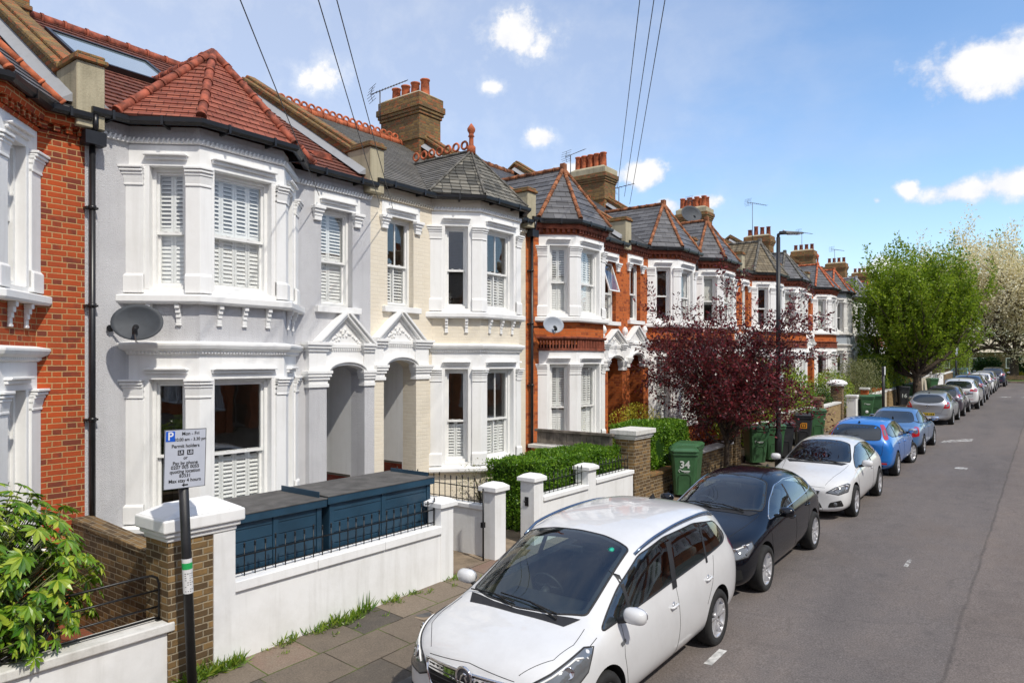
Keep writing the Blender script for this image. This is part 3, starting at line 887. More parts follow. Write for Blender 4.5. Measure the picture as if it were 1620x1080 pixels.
    FD = Frame((dd, q[0], 0), (0, 1, 0), (1, 0, 0)); L = q[1] - q[0]
    DR.fbox(FD, .04, L - .04, .24, 2.3, .0, .045); DR.fbox(FD, 0, L, 2.3, 2.38, 0, .06, 1); DR.fbox(FD, 0, .04, .22, 2.75, 0, .06, 1); DR.fbox(FD, L - .04, L, .22, 2.75, 0, .06, 1)
    for (u0, u1, v0, v1) in ((.12, L / 2 - .03, .4, 1.1), (L / 2 + .03, L - .12, .4, 1.1), (.12, L / 2 - .03, 1.3, 2.15), (L / 2 + .03, L - .12, 1.3, 2.15)):
        DR.fbox(FD, u0, u1, v0, v0 + .025, .045, .06); DR.fbox(FD, u0, u1, v1 - .025, v1, .045, .06)
        DR.fbox(FD, u0, u0 + .025, v0 + .025, v1 - .025, .045, .06); DR.fbox(FD, u1 - .025, u1, v0 + .025, v1 - .025, .045, .06)
    dob = DR.build('front_door', [g('door', 'navy'), 'paint_white'], H)
    x = MB(); x.ball(FD.p(L - .1, 1.2, .09), .03, n=10); x.build('door_knob', 'steel', dob)
    x = MB(); x.fbox(FD, .04, L - .04, 2.38, 2.75, .02, .03); x.build('fanlight', 'glass', dob)
    # ---- roofs
    eo = .16; zr = g('ridge', 8.9); zap = g('apex', 7.72)
    slope = (zr - EAVE) / (eo - RIDGE_O)
    RF = MB()
    rm = c['roof']
    row = .2 if 'pan' in rm or 'brown' in rm else .14
    y_a, y_b = 0.02, W - .02
    slab_courses(RF, [(eo, y_a, EAVE), (eo, y_b, EAVE), (RIDGE_O, y_b, zr), (RIDGE_O, y_a, zr)], row, .022 if 'pan' in rm else .012)
    RF.hexa([(RIDGE_O, y_a, zr), (RIDGE_O, y_b, zr), (-7.5, y_b, EAVE), (-7.5, y_a, EAVE)], [(RIDGE_O, y_a, zr - .03), (RIDGE_O, y_b, zr - .03), (-7.5, y_b, EAVE - .03), (-7.5, y_a, EAVE - .03)])
    ro = RF.build('roof', rm, H)
    rt = MB()
    ridge_run(rt, (RIDGE_O, .1, zr + .02), (RIDGE_O, W - .1, zr + .02), .085, .33)
    crest = g('crest')
    if crest:
        for i in range(20):
            yy = .35 + (W - .9) * i / 19
            rt.tube([(RIDGE_O, yy + .075 * math.cos(t), zr + .155 + .065 * math.sin(t)) for t in [2 * math.pi * j / 12 for j in range(12)]], .024, 6, 0, True)
            rt.box(RIDGE_O - .02, RIDGE_O + .02, yy - .085, yy + .085, zr + .08, zr + .13)
    rt.build('ridge_tiles', g('ridge_mat', 'terracotta'), ro)
    # bay roof
    q = offset_poly(bp, .17, 0)
    Q = [Vector((p.x if 0 < i < 3 else eo, p.y, EAVE + .015)) for i, p in enumerate(q)]
    ym = (bp[1][1] + bp[2][1]) / 2
    apx = Vector((-.12, ym, zap))
    rx = eo - (zap - EAVE) / slope
    Rg = Vector((rx, ym, zap))
    BR = MB(); bm_ = g('bay_roof', rm); rowb = g('bay_row', .12)
    m_s = 1 if g('scallop') else 0
    for a, b in ((0, 1), (1, 2), (2, 3)):
        slab_courses(BR, [Q[a], Q[b], apx], rowb, .014, m_s if b != (3 if not mir else -1) or True else 0)
    slab_courses(BR, [Q[0], apx, Rg], rowb, .012); slab_courses(BR, [Q[3], apx, Rg], rowb, .012)
    bo = BR.build('bay_roof', [bm_, 'slate_scalloped'], H)
    HP = MB(); hm = g('hip_mat', g('ridge_mat', 'terracotta'))
    hr = g('hip_r', .05)
    for i in range(4): ridge_run(HP, Q[i] + Vector((0, 0, .03)), apx + Vector((0, 0, .03)), hr, .3)
    ridge_run(HP, Rg + Vector((0, 0, .03)), apx + Vector((0, 0, .03)), hr * 1.15, .3, 0)
    if not g('hip_lead'): HP.build('hip_tiles', hm, bo)
    else: HP.build('hip_tiles', 'ridge_grey', bo)
    if g('finial'):
        f = MB(); f.lathe(apx, [(.09, -.05), (.09, .1), (.05, .14), (.045, .3), (.07, .32), (.05, .35), (.05, .38), (.08, .43), (.085, .48), (.04, .55), (.0, .6)], 12)
        if g('bay_crest'):
            d = (Rg - apx); k = 7
            for i in range(k):
                p = apx + d * ((i + .8) / k)
                f.tube([p + Vector((.08 * math.cos(t), 0, .17 + .08 * math.sin(t))) for t in [2 * math.pi * j / 12 for j in range(12)]], .025, 6, 0, True)
        f.build('finial', 'terracotta', bo)
    elif g('knob', True):
        f = MB(); f.box(apx.x - .07, apx.x + .07, apx.y - .07, apx.y + .07, zap - .02, zap + .15); f.build('finial', hm, bo, bevel=.02)
    # ---- gutter and downpipe
    GT = MB()
    gl_ = [tuple(p) for p in bp]
    full = [(0, 0)] + gl_ + [(0, W)]
    prof = [(.13, 6.36), (.16, 6.34), (.20, 6.34), (.235, 6.37), (.24, 6.425), (.215, 6.43), (.15, 6.43), (.13, 6.41)]
    sweep(GT, full, prof)
    for fr in along(full, .8, .13): GT.fbox(fr, -.015, .015, 6.33, 6.44, -.13, .115)
    GT.build('gutter', 'gutter_black', H)
    if g('pipe') is not None:
        DP = MB(); yy = c['pipe']
        DP.box(.03, .2, yy - .12, yy + .12, 5.98, 6.14)
        DP.tube([(.18, yy, 6.36), (.18, yy, 6.2), (.11, yy, 6.12)], .036, 10)
        DP.cyl((.09, yy, 6.0), (.09, yy, .05), .036)
        for z in (5.2, 4.0, 2.6, 1.2): DP.cyl((.09, yy, z), (.09, yy, z + .05), .046); DP.box(0, .09, yy - .07, yy + .07, z + .01, z + .035)
        DP.build('downpipe', 'gutter_black', H)
    # ---- party wall parapet on the near boundary
    if g('parapet', True):
        PW = MB(); t = .15
        pts = [(eo - .05, EAVE - .02), (eo - .05, EAVE + .55), (-.25, EAVE + .62), (-.45, EAVE + .42 + .45 * slope)]
        top = lambda x: EAVE + (eo - x) * slope + .26
        F2 = Frame((0, 0, 0), (1, 0, 0), (0, 1, 0))
        prof2 = [(-.3, EAVE - .1), (-.3, top(-.3)), (RIDGE_O, top(RIDGE_O)), (-7.4, EAVE + .26), (-7.4, EAVE - .1)]
        PW.prism(F2, prof2, -t, t, 0)
        # coping
        for (xa, xb) in ((-.3, RIDGE_O), (-7.4, RIDGE_O)):
            za = top(-.3) if xa > -1 else EAVE + .26; zt = top(RIDGE_O)
            PW.hexa([(xa, -t - .05, za - .03), (xa, t + .05, za - .03), (xb, t + .05, zt - .03), (xb, -t - .05, zt - .03)],
                    [(xa, -t - .05, za + .045), (xa, t + .05, za + .045), (xb, t + .05, zt + .045), (xb, -t - .05, zt + .045)], 1)
            PW.hexa([(xa, -t + .05, za + .045), (xa, t - .05, za + .045), (xb, t - .05, zt + .045), (xb, -t + .05, zt + .045)],
                    [(xa, -t + .05, za + .11), (xa, t - .05, za + .11), (xb, t - .05, zt + .11), (xb, -t + .05, zt + .11)], 1)
        kz = top(-.3)
        PW.box(-.42, eo + .02, -t - .01, t + .01, EAVE - .25, kz - .02, 2)
        PW.box(-.5, eo + .06, -t - .04, t + .04, kz - .02, kz + .04, 1); PW.box(-.45, eo + .03, -t - .01, t + .01, kz + .04, kz + .09, 1)
        PW.build('parapet', [g('par_mat', 'brick_sooty'), 'brick_sooty', 'concrete' if g('kneeler', True) else 'brick_sooty'], H, bevel=.012 if n < 5 else 0, segs=1)
        lf = MB()
        lf.hexa([(eo - .1, t + .01, EAVE + .05), (eo - .1, t + .16, EAVE + .035), (RIDGE_O, t + .16, zr + .035), (RIDGE_O, t + .01, zr + .05)],
                [(eo - .1, t + .01, EAVE + .15), (eo - .1, t + .16, EAVE + .045), (RIDGE_O, t + .16, zr + .045), (RIDGE_O, t + .01, zr + .15)])
        lf.build('lead_flashing', 'lead', H)
        if n > -1:
            lf = MB()
            lf.hexa([(eo - .1, -t - .01, EAVE + .05), (eo - .1, -t - .16, EAVE + .035), (RIDGE_O, -t - .16, zr + .035), (RIDGE_O, -t - .01, zr + .05)],
                [(eo - .1, -t - .01, EAVE + .15), (eo - .1, -t - .16, EAVE + .045), (RIDGE_O, -t - .16, zr + .045), (RIDGE_O, -t - .01, zr + .15)])
            lf.build('lead_flashing', 'lead', H)
    if g('chimney'):
        k = c['chimney']
        chimney(H, -4.4, -3.0, -.36, .42, 7.6, g('ch_top', 9.95), k, g('ch_cap', False), g('pot_mat', 'terracotta'))
    for sk in g('skylights', []):
        a0, a1, s0, s1 = sk
        q0, q1 = rng(a0, a1)
        nrm = Vector((slope, 0, 1)).normalized(); up = Vector((-1, 0, slope)).normalized()
        Fk = Frame(Vector((eo, 0, EAVE)), (0, 1, 0), nrm, up)
        k = MB(); t = .06
        for (u0, u1, v0, v1) in ((q0, q1, s0, s0 + t), (q0, q1, s1 - t, s1), (q0, q0 + t, s0 + t, s1 - t), (q1 - t, q1, s0 + t, s1 - t)): k.fbox(Fk, u0, u1, v0, v1, .0, .10)
        so = k.build('skylight', 'gutter_black', ro)
        k = MB(); k.fbox(Fk, q0 + t, q1 - t, s0 + t, s1 - t, .05, .075); k.build('skylight_glass', 'skylight_glass', ro)
    if g('vents'):
        for (a, s) in ((.25, .75), (3.9, .6)):
            k = MB()
            up = Vector((-1, 0, slope)).normalized(); p = Vector((eo, A(a), EAVE)) + up * s
            k.hexa([p + Vector((0, -.17, .02)), p + Vector((0, .17, .02)), p + up * .3 + Vector((0, .17, .02)), p + up * .3 + Vector((0, -.17, .02))],
                   [p + Vector((0, -.12, .13)), p + Vector((0, .12, .13)), p + up * .3 + Vector((0, .1, .03)), p + up * .3 + Vector((0, -.1, .03))])
            k.build('roof_vent', 'ridge_red', ro, bevel=.02)
    return H

g_ = G('skylight_glass'); g_.bsdf((.25, .32, .36), .03, spec=1.0, coat=1.0)

S3 = ['shutter'] * 3
HOUSES = {
 -1: dict(mirror=True, wall='brick_orange', win=[['bare', 'curtain', 'curtain']] * 2, flat_win='curtain', roof='slate', bay_roof='slate', hip_mat='terracotta', ridge_mat='terracotta',
          frieze='dentil', cornice='stucco', parapet=True, chimney=0, label='orange brick terraced house with white bay windows at the left edge of the photo'),
  0: dict(mirror=False, wall='pebbledash', win=[['curtainless', 'shutter_low', 'shutter_low'], ['shutter', 'shutter', 'shutter']], flat_win='shutter', roof='pantile_red', bay_roof='tile_red', hip_mat='ridge_red', ridge_mat='ridge_red',
          bay_row=.105, apex=7.74, hip_r=.06, pipe=.05, skylights=[(.55, 2.1, 2.3, 3.6), (2.85, 3.5, 2.5, 3.7)], vents=True, knob=False, chimney=4, label='pale grey pebbledashed terraced house with red tiled bay roof and dark blue door'),
  1: dict(mirror=True, wall='brick_cream', win=[['shutter_low', 'shutter_low', 'bare'], ['bare', 'shutter_low', 'bare']], bars=[[False, True, False], [False, True, False]], flat_bar=True, flat_win='shutter_low', roof='slate_old', bay_roof='slate_old', scallop=True,
          finial=True, bay_crest=True, crest=True, hip_lead=True, hip_r=.025, apex=7.6, ridge=8.75, rope_mat='brick_cream', recess='stucco', door='interior_dark', label='cream painted brick terraced house with grey scalloped slate bay roof and terracotta finial'),
}
def red(n, lab, **k):
    m = (n % 2 == 1)
    rr = random.Random(n * 13)
    ws = ['bare', 'curtain', 'blind', 'full_blind', 'shutter', 'bare']
    d = dict(mirror=m, wall='brick_red', win=[[rr.choice(ws)] * 3, [rr.choice(ws)] * 3], flat_win=rr.choice(ws), roof='slate', bay_roof='slate', hip_mat='ridge_mossy', ridge_mat='ridge_mossy',
             frieze='dentil', cornice='brick', urns=True, brackets=False, ped=4.05, recess='brick_red', door='gutter_black', pipe=.12 if not m else None, detail=1, bay_row=.2, kneeler=True, chimney=(6 if n % 2 == 0 else 0), label=lab)
    d.update(k); return d
HOUSES[2] = red(2, 'red brick terraced house with white shutters and a satellite dish beside the cream house', win=[['shutter_closed'] * 3, ['shutter_closed'] * 3], flat_win='open_top', apex=7.9, chimney=4, detail=2)
HOUSES[3] = red(3, 'red brick terraced house with bare dark bay windows behind the purple tree', win=[['shutter'] * 3, ['bare'] * 3], flat_win='bare', flat_bar=True, ped=4.1, apex=7.95)
HOUSES[4] = red(4, 'red brick terraced house with slate bay roof mostly hidden by the purple tree', apex=7.9, chimney=9, ch_cap=True, win=[['curtain'] * 3, ['blind'] * 3])
HOUSES[5] = red(5, 'red brick terraced house with mottled brown tiled bay roof left of the tall lamp post', roof='tile_brown', bay_roof='tile_brown', hip_mat='ridge_grey', ridge_mat='ridge_grey', bay_row=.14, win=[['bare'] * 3] * 2, apex=7.85)
HOUSES[6] = red(6, 'red brick terraced house with grey ridged slate bay roof right of the lamp post', hip_mat='ridge_grey', ridge_mat='ridge_grey', chimney=8, ch_cap=True, win=[['curtain'] * 3, ['full_blind'] * 3])
HOUSES[7] = red(7, 'red brick terraced house with spiked orange finial on its slate bay roof', finial=True, hip_mat='terracotta', ridge_mat='terracotta', win=[['bare'] * 3, ['full_blind'] * 3])
HOUSES[8] = red(8, 'grey rendered terraced house with orange hip tiles between red brick and beige houses', wall='render_grey', frieze='rope', cornice='stucco', trim='stucco_old', hip_mat='terracotta', ridge_mat='terracotta', recess='stucco', chimney=4, ch_top=9.8, pot_mat='terracotta_dark', rope_mat='render_beige', detail=1)
HOUSES[9] = red(9, 'beige rendered terraced house with plain slate bay roof left of the green street tree', wall='render_beige', frieze='rope', cornice='stucco', hip_mat='lead', ridge_mat='lead', recess='stucco')
for n, lab in ((10, 'red brick terraced house glimpsed just left of the green tree crown'), (11, 'red brick terraced house mostly behind the green tree crown'),
               (12, 'farther red brick terraced house hidden behind the green street tree'), (13, 'second farthest red brick terraced house beyond the green street tree'),
               (14, 'farthest red brick terraced house near the road junction')):
    HOUSES[n] = red(n, lab, chimney=(4 if n % 2 == 0 else 0), hip_mat='terracotta', ridge_mat='terracotta', pot_mat='terracotta_dark', detail=0)
HOUSES[10]['detail'] = 1
HO = {}
for n in sorted(HOUSES): HO[n] = build_house(n, HOUSES[n])
# ================================================================ GROUND
def sheet(name, rows, mat, kind='structure', y0=-61, y1=74, step=3.0, parent=None, dz=0.0):
    """rows: list of (x, z above road); strips along the street"""
    V = []; F = []; ys = list(np.arange(y0, y1 + .01, step)); k = len(rows)
    for y in ys:
        for x, z in rows: V.append((x, y, gz(y) + z + dz))
    for i in range(len(ys) - 1):
        for j in range(k - 1): F.append((i * k + j, i * k + j + 1, (i + 1) * k + j + 1, (i + 1) * k + j))
    o = np_mesh(name, V, F, mat); tag(o, kind=kind)
    return o
sheet('road', [(-5.1, 0), (-3.5, .03), (0, .06), (3.5, .03), (5.1, 0)], 'asphalt')
sheet('kerb', [(-5.1, -.05), (-5.1, .115), (-5.23, .125)], 'kerbstone')
sheet('pavement', [(-5.23, .121), (-6.8, .23), (-6.95, .23)], 'paving')
sheet('far_kerb', [(5.1, -.05), (5.1, .115), (5.23, .125)], 'kerbstone')
sheet('far_pavement', [(5.23, .121), (6.8, .23), (9.6, .23)], 'paving')
sheet('front_gardens', [(-6.95, .226), (-9.7, .226)], 'concrete_path')
# ground beyond the junction reaching the horizon
gb = MB(); e = gz(74)
gb.add([(-400, 74, e - .01), (400, 74, e - .01), (400, 82, e + .02), (-400, 82, e + .02)], [(0, 1, 2, 3)]); tag(gb.build('junction_road', 'asphalt'), kind='structure')
gb = MB(); gb.add([(-900, -900, -22), (900, -900, -22), (900, 900, 1.25), (-900, 900, 1.25)], [(0, 1, 2, 3)]) if False else gb.add([(-900, -900, -.6), (900, -900, -.6), (900, 74, -.6), (-900, 74, -.6)], [(0, 1, 2, 3)])
tag(gb.build('terrain', 'concrete_path'), kind='structure')
gb = MB(); gb.box(-400, 400, 82, 84.5, e - .3, e + .14); tag(gb.build('junction_pavement', 'paving'), kind='structure')
gb = MB(); gb.box(-900, 900, 84.5, 1500, e - .3, e + .16); tag(gb.build('park_lawn', 'lawn'), kind='structure')
# ================================================================ FRONT GARDENS, WALLS, STREET FURNITURE
def gp(y): return gz(y) + .23       # level of the pavement's back edge and of the gardens
def fin(o, label, cat, group=None): return tag(o, label, cat, group)

def railing(name, a, b, z0, h, label, step=.125, posts=(), head='ball', parent=None, group=None, r=.007):
    """spearhead railing between plan points a and b standing on a coping at height z0 (can be (za, zb))"""
    z0 = z0 if isinstance(z0, tuple) else (z0, z0)
    A = Vector((a[0], a[1], z0[0])); B = Vector((b[0], b[1], z0[1])); L = (B - A).length
    t = empty(name, tuple(A), label, 'railing', group); rel = B - A; k = max(2, int(L / step))
    mb = MB()
    for i in range(k + 1):
        p = rel * (i / k); hh = h + (.0 if i % 4 else .03)
        mb.cyl(p, p + Vector((0, 0, hh)), r, r, 6)
        if head == 'ball': mb.lathe(p + Vector((0, 0, hh)), [(.004, 0), (.014, .012), (.007, .028), (.012, .036), (.011, .05), (0, .065)], 7)
    mb.build('upright', 'metal_black', t)
    r2 = MB(); n = Vector((0, 0, h * .72))
    d = rel.normalized(); s = Vector((-d.y, d.x, 0)) * .012
    r2.hexa([-s + n, s + n, s + n + Vector((0, 0, .012)), -s + n + Vector((0, 0, .012))], [rel - s + n, rel + s + n, rel + s + n + Vector((0, 0, .012)), rel - s + n + Vector((0, 0, .012))])
    n = Vector((0, 0, .04))
    r2.hexa([-s + n, s + n, s + n + Vector((0, 0, .010)), -s + n + Vector((0, 0, .010))], [rel - s + n, rel + s + n, rel + s + n + Vector((0, 0, .01)), rel - s + n + Vector((0, 0, .01))])
    r2.build('rail', 'metal_black', t)
    return t

def pier(mb, x0, x1, y0, y1, z0, z1, cap=.12, m=0, mc=1, over=.045):
    mb.box(x0, x1, y0, y1, z0, z1, m)
    mb.box(x0 - over, x1 + over, y0 - over, y1 + over, z1, z1 + cap * .6, mc)
    a = [(x0 - over + .005, y0 - over + .005), (x1 + over - .005, y0 - over + .005), (x1 + over - .005, y1 + over - .005), (x0 - over + .005, y1 + over - .005)]
    c = [(x0 + .03, y0 + .03), (x1 - .03, y0 + .03), (x1 - .03, y1 - .03), (x0 + .03, y1 - .03)]
    mb.hexa([(x, y, z1 + cap * .6) for x, y in a], [(x, y, z1 + cap) for x, y in c], mc)

# --- low white wall of the orange brick house, with its wrought iron
t = empty('garden_wall', (-6.8, 3.5, 0), 'low white rendered front wall with cracked coping under the wrought iron and the broad green leaves', 'wall')
w = MB(); w.box(-.22, 0, -5.5, .0, .02, .84); w.build('wall', 'wall_white', t)
w = MB(); w.box(-.27, .04, -5.5, .0, .843, .93); w.build('coping', 'stucco_old', t, bevel=.012)
t = empty('iron_railing', (-6.92, 3.42, .93), 'curved wrought iron railing with sunburst and scrolls on the low white wall', 'railing')
w = MB(); r = .012
for z in (.14, .30): w.tube([(0, 0, z), (0, -.92, z - .005)], .010, 6)
w.tube([(0, 0, 0), (0, 0, .36), (0, -.02, .42), (0, -.07, .45), (0, -.15, .455), (0, -.92, .445)], .012, 8)
w.cyl((0, -.92, 0), (0, -.92, .45), .008)
w.cyl((0, -1.72, 0), (0, -1.72, .45), .008)
w.tube([(0, -.92, .445), (0, -1.15, .47), (0, -1.4, .475), (0, -1.72, .455)], .012, 8)
for rr in (.3, .42, .62):
    w.tube([(0, -.92 - rr + rr * math.sin(a) - .0, .02 + .42 * (rr / .62 + .3) / 1.3 * (1 - math.cos(a))) for a in [math.pi / 2 * i / 8 for i in range(9)]], .010, 6)
w.tube([(0, .0, .03), (0, -3.4, .03)], .010, 6)
w.build('frame', 'metal_black', t)
for (yy, zz, q) in ((-1.5, .38, .06), (-1.28, .40, .045), (-1.6, .2, .055), (-1.42, .10, .04), (-1.05, .41, .035)):
    w = MB(); w.tube([(0, yy + q * (1 - i / 26) * math.cos(i * .45), zz + q * (1 - i / 26) * math.sin(i * .45)) for i in range(20)], .0055, 5); w.build('scroll', 'metal_black', t)
w = MB(); w.cyl((0, -2.6, 0), (0, -2.6, .45), .012); w.tube([(0, -1.72, .455), (0, -2.1, .40), (0, -2.6, .45), (0, -3.4, .45)], .012, 6)
for z in (.14, .30): w.tube([(0, -2.6, z), (0, -3.4, z)], .010, 6)
w.box(-.02, .02, -2.63, -2.57, 0, .012); w.box(-.02, .02, -.03, .03, 0, .012)
w.build('end_panel', 'metal_black', t)

# --- brown brick pier with broken white cap and the white wall of the grey house
t = empty('gate_pier', (-6.8, 3.8, 0), 'sooty yellow brick pier under a chipped white stone cap beside the parking sign', 'pier')
w = MB(); w.box(-.42, .02, -.36, .10, .05, 1.70); w.build('shaft', 'brick_stock', t)
w = MB()
for (a, z0, z1) in ((.02, 1.70, 1.75), (.05, 1.75, 1.80), (.08, 1.80, 1.93)): w.box(-.42 - a, .02 + a, -.36 - a, .34 + a, z0, z1)
w.hexa([(-.49, -.43, 1.93), (.09, -.43, 1.93), (.09, .41, 1.93), (-.49, .41, 1.93)], [(-.38, -.2, 2.02), (.0, -.25, 2.0), (-.02, .26, 2.01), (-.36, .25, 2.03)])
w.build('cap', 'wall_white', t, bevel=.02, segs=3)
t = empty('garden_wall', (-6.8, 4.14, 0), 'smooth white rendered front wall in front of the blue bin store', 'wall')
w = MB(); w.box(-.30, .035, -.24, 0, .05, 1.695); w.build('end_pier', 'wall_white', t)
w = MB(); w.box(-.2, 0, .0, 3.16, .02, 1.04); w.build('wall', 'wall_white', t)
w = MB()
for (a, b) in ((.0, 1.05), (1.056, 2.1), (2.106, 3.16)): w.box(-.24, .035, a, b, 1.043, 1.15)
w.build('coping', 'stucco', t, bevel=.008)
w = MB(); pier(w, -.24, .012, 3.16, 3.42, .04, 1.40, .11); w.build('gate_pier', ['wall_white', 'stucco'], t, bevel=.006)
railing('iron_railing', (-6.9, 4.2), (-6.9, 7.28), 1.15, .30, 'black ball-topped railing along the white wall in front of the blue bin store')
w = MB(); w.tube([(-6.9, 7.27, 1.15), (-6.9, 7.27, 1.47), (-6.9, 7.10, 1.47)], .009, 6); fin(w.build('handrail_end', 'metal_black'), 'plain iron hoop ending the railing at the capped white pier', 'railing end')

# --- brick party wall between the first two gardens
t = empty('garden_wall', (-7.15, 3.7, 0), 'yellow brown brick wall dividing the two nearest front gardens', 'wall')
w = MB(); w.hexa([(0, -.1, .1), (0, .1, .1), (0, .1, 1.38), (0, -.1, 1.38)], [(-2.24, -.1, .1), (-2.24, .1, .1), (-2.24, .1, 1.50), (-2.24, -.1, 1.50)]); w.build('wall', 'brick_stock', t)
w = MB(); w.hexa([(0, -.115, 1.384), (0, .115, 1.384), (0, .115, 1.45), (0, -.115, 1.45)], [(-2.24, -.115, 1.504), (-2.24, .115, 1.504), (-2.24, .115, 1.57), (-2.24, -.115, 1.57)]); w.build('coping', 'brick_stock', t, bevel=.01)
w = MB(); w.add([(-7.02, -2, .312), (-7.02, 3.6, .312), (-9.4, 3.6, .312), (-9.4, -2, .312)], [(0, 1, 2, 3)]); fin(w.build('garden_paving', 'garden_brick'), None, None); bpy.data.objects['garden_paving']['kind'] = 'structure'
w = MB(); w.box(-8.75, -8.45, 1.6, 3.0, .3, .75); w.box(-8.8, -8.4, 1.55, 3.05, .75, .82, 1); fin(w.build('planter_wall', ['brick_stock', 'stucco'], bevel=.01), 'short brick plinth with white top behind the broad green leaves', 'planter')

# --- blue bin store
t = empty('bin_store', (-7.12, 4.25, gp(5)), 'long navy blue boarded bin store with grey felt lids behind the white wall', 'bin store')
def cabinet(y0, y1, zt):
    w = MB(); x0, x1 = -.86, -.03
    w.box(x0, x1, y0 + .03, y1 - .03, .0, zt - .09)
    F = Frame((x1, y0 + .03, 0), (0, 1, 0), (1, 0, 0)); L = y1 - y0 - .06
    for u in (0, L / 2 - .035, L - .07): w.fbox(F, u, u + .07, .0, zt - .09, 0, .022)
    for u0, u1 in ((.075, L / 2 - .04), (L / 2 + .04, L - .075)):
        z = .05
        while z < zt - .22: w.fbox(F, u0, u1, z, z + .125, 0, .012); z += .135
        w.fbox(F, u0, u1, z, zt - .092, 0, .012)
    F = Frame((x0, y1 - .03, 0), (1, 0, 0), (0, 1, 0))
    for i in range(11): w.fbox(F, .02, .8, .05 + i * .135, .17 + i * .135, 0, .01)
    b = w.build('cabinet', 'navy', t, bevel=.004)
    l = MB(); l.box(x0 - .05, x1 + .06, y0 - .02, y1 + .02, zt - .088, zt); lo = l.build('lid', 'navy', t, bevel=.004)
    l = MB(); l.box(x0 - .06, x1 + .068, y0 - .028, y1 + .028, zt + .002, zt + .016); l.build('felt', 'felt', lo, bevel=.004)
cabinet(-.05, 1.30, 1.43); cabinet(1.36, 3.22, 1.45)

# --- path walls and gate posts of the grey and cream houses
t = empty('garden_wall', (-6.8, 8.66, 0), 'white wall with capped gate pier between the grey and the cream house paths', 'wall')
w = MB(); pier(w, -.26, 0, -.13, .14, .1, 1.44, .12); w.build('gate_pier', ['wall_white', 'stucco'], t, bevel=.006)
w = MB(); w.box(-2.4, -.26, -.07, .06, .1, 1.12); w.build('wall', 'wall_white', t)
w = MB(); w.box(-2.4, -.262, -.10, .09, 1.123, 1.19); w.build('coping', 'stucco', t, bevel=.008)
railing('iron_railing', (-7.08, 8.66), (-9.1, 8.66), 1.19, .34, 'black railing on the white wall between the grey and cream house paths')
t = empty('gate_post', (-6.93, 8.40, gp(8)), 'thin black iron gate post with latch standing against the white capped pier', 'post')
w = MB(); w.cyl((0, .0, 0), (0, .0, 1.12), .014); w.build('post', 'metal_black', t)
w = MB(); w.box(-.03, .02, -.03, .03, .52, .6); w.build('latch', 'metal_black', t)

t = empty('garden_wall', (-6.8, 9.68, 0), 'cream white panelled front wall with two capped piers before the long hedge', 'wall')
w = MB(); pier(w, -.27, .012, -.13, .14, .1, 1.46, .11); w.build('gate_pier', ['wall_white', 'stucco'], t, bevel=.006)
w = MB(); pier(w, -.27, .012, 1.60, 1.88, .1, 1.44, .10); w.build('middle_pier', ['wall_white', 'stucco'], t, bevel=.006)
w = MB(); w.box(-.2, 0, .14, 1.60, .1, 1.10); w.box(-.2, 0, 1.88, 3.38, .1, 1.16); w.build('wall', 'wall_white', t)
w = MB(); w.box(-.23, .035, .145, 1.595, 1.103, 1.18); w.box(-.23, .035, 1.885, 3.38, 1.163, 1.24); w.build('coping', 'stucco', t, bevel=.008)
w = MB(); w.box(-.17, -.10, -.145, -.132, 1.05, 1.2); w.cyl((-.14, -.15, 1.13), (-.14, -.2, 1.13), .012); w.build('latch', 'metal_black', t)
railing('iron_railing', (-6.9, 9.9), (-6.9, 11.22), 1.18, .30, 'black railing left of the middle pier against the long hedge')
railing('iron_railing', (-6.9, 11.62), (-6.9, 13.02), 1.24, .30, 'black railing right of the middle pier against the long hedge', head='none')

# --- brown brick pier, dividing fence
t = empty('gate_pier', (-6.8, 13.45, 0), 'stout brown brick pier with pale stone cap next to the green bin numbered 34', 'pier')
w = MB(); w.box(-.42, .02, -.36, .37, .1, 1.84); w.build('shaft', 'brick_stock', t)
w = MB()
for (a, z0, z1) in ((.03, 1.843, 1.88), (.05, 1.88, 1.94), (.09, 1.94, 2.04)): w.box(-.42 - a, .02 + a, -.36 - a, .37 + a, z0, z1)
w.build('cap', 'stucco_old', t, bevel=.01)
t = empty('garden_wall', (-6.8, 13.85, 0), 'low sooty brick wall behind the green bin numbered 34', 'wall')
w = MB(); w.box(-.22, 0, 0, 1.5, .2, .98); w.build('wall', 'brick_stock', t)
w = MB(); w.box(-.25, .03, 0, 1.5, .983, 1.05); w.build('coping', 'brick_sooty', t, bevel=.01)
t = empty('dividing_fence', (-7.2, 12.93, gp(13)), 'weathered grey board fence on a brick wall between cream and red house gardens', 'fence')
w = MB()
for i in range(22): w.box(-1.9 + i * .086, -1.9 + i * .086 + .08, -.012 + (i % 2) * .006, .012 + (i % 2) * .006, 1.16, 1.42 + .0)
w.build('boards', 'wood_grey', t)
w = MB(); w.box(-1.95, .02, -.05, .05, 1.425, 1.48); w.build('capping', 'wood_grey', t, bevel=.006)
w = MB(); w.box(-2.0, 0, -.09, .09, -.1, 1.06); w.build('brick_wall', 'brick_red', t)
w = MB(); w.box(-2.05, .03, -.16, .12, 1.063, 1.14); w.build('coping', 'stucco_old', t, bevel=.01)

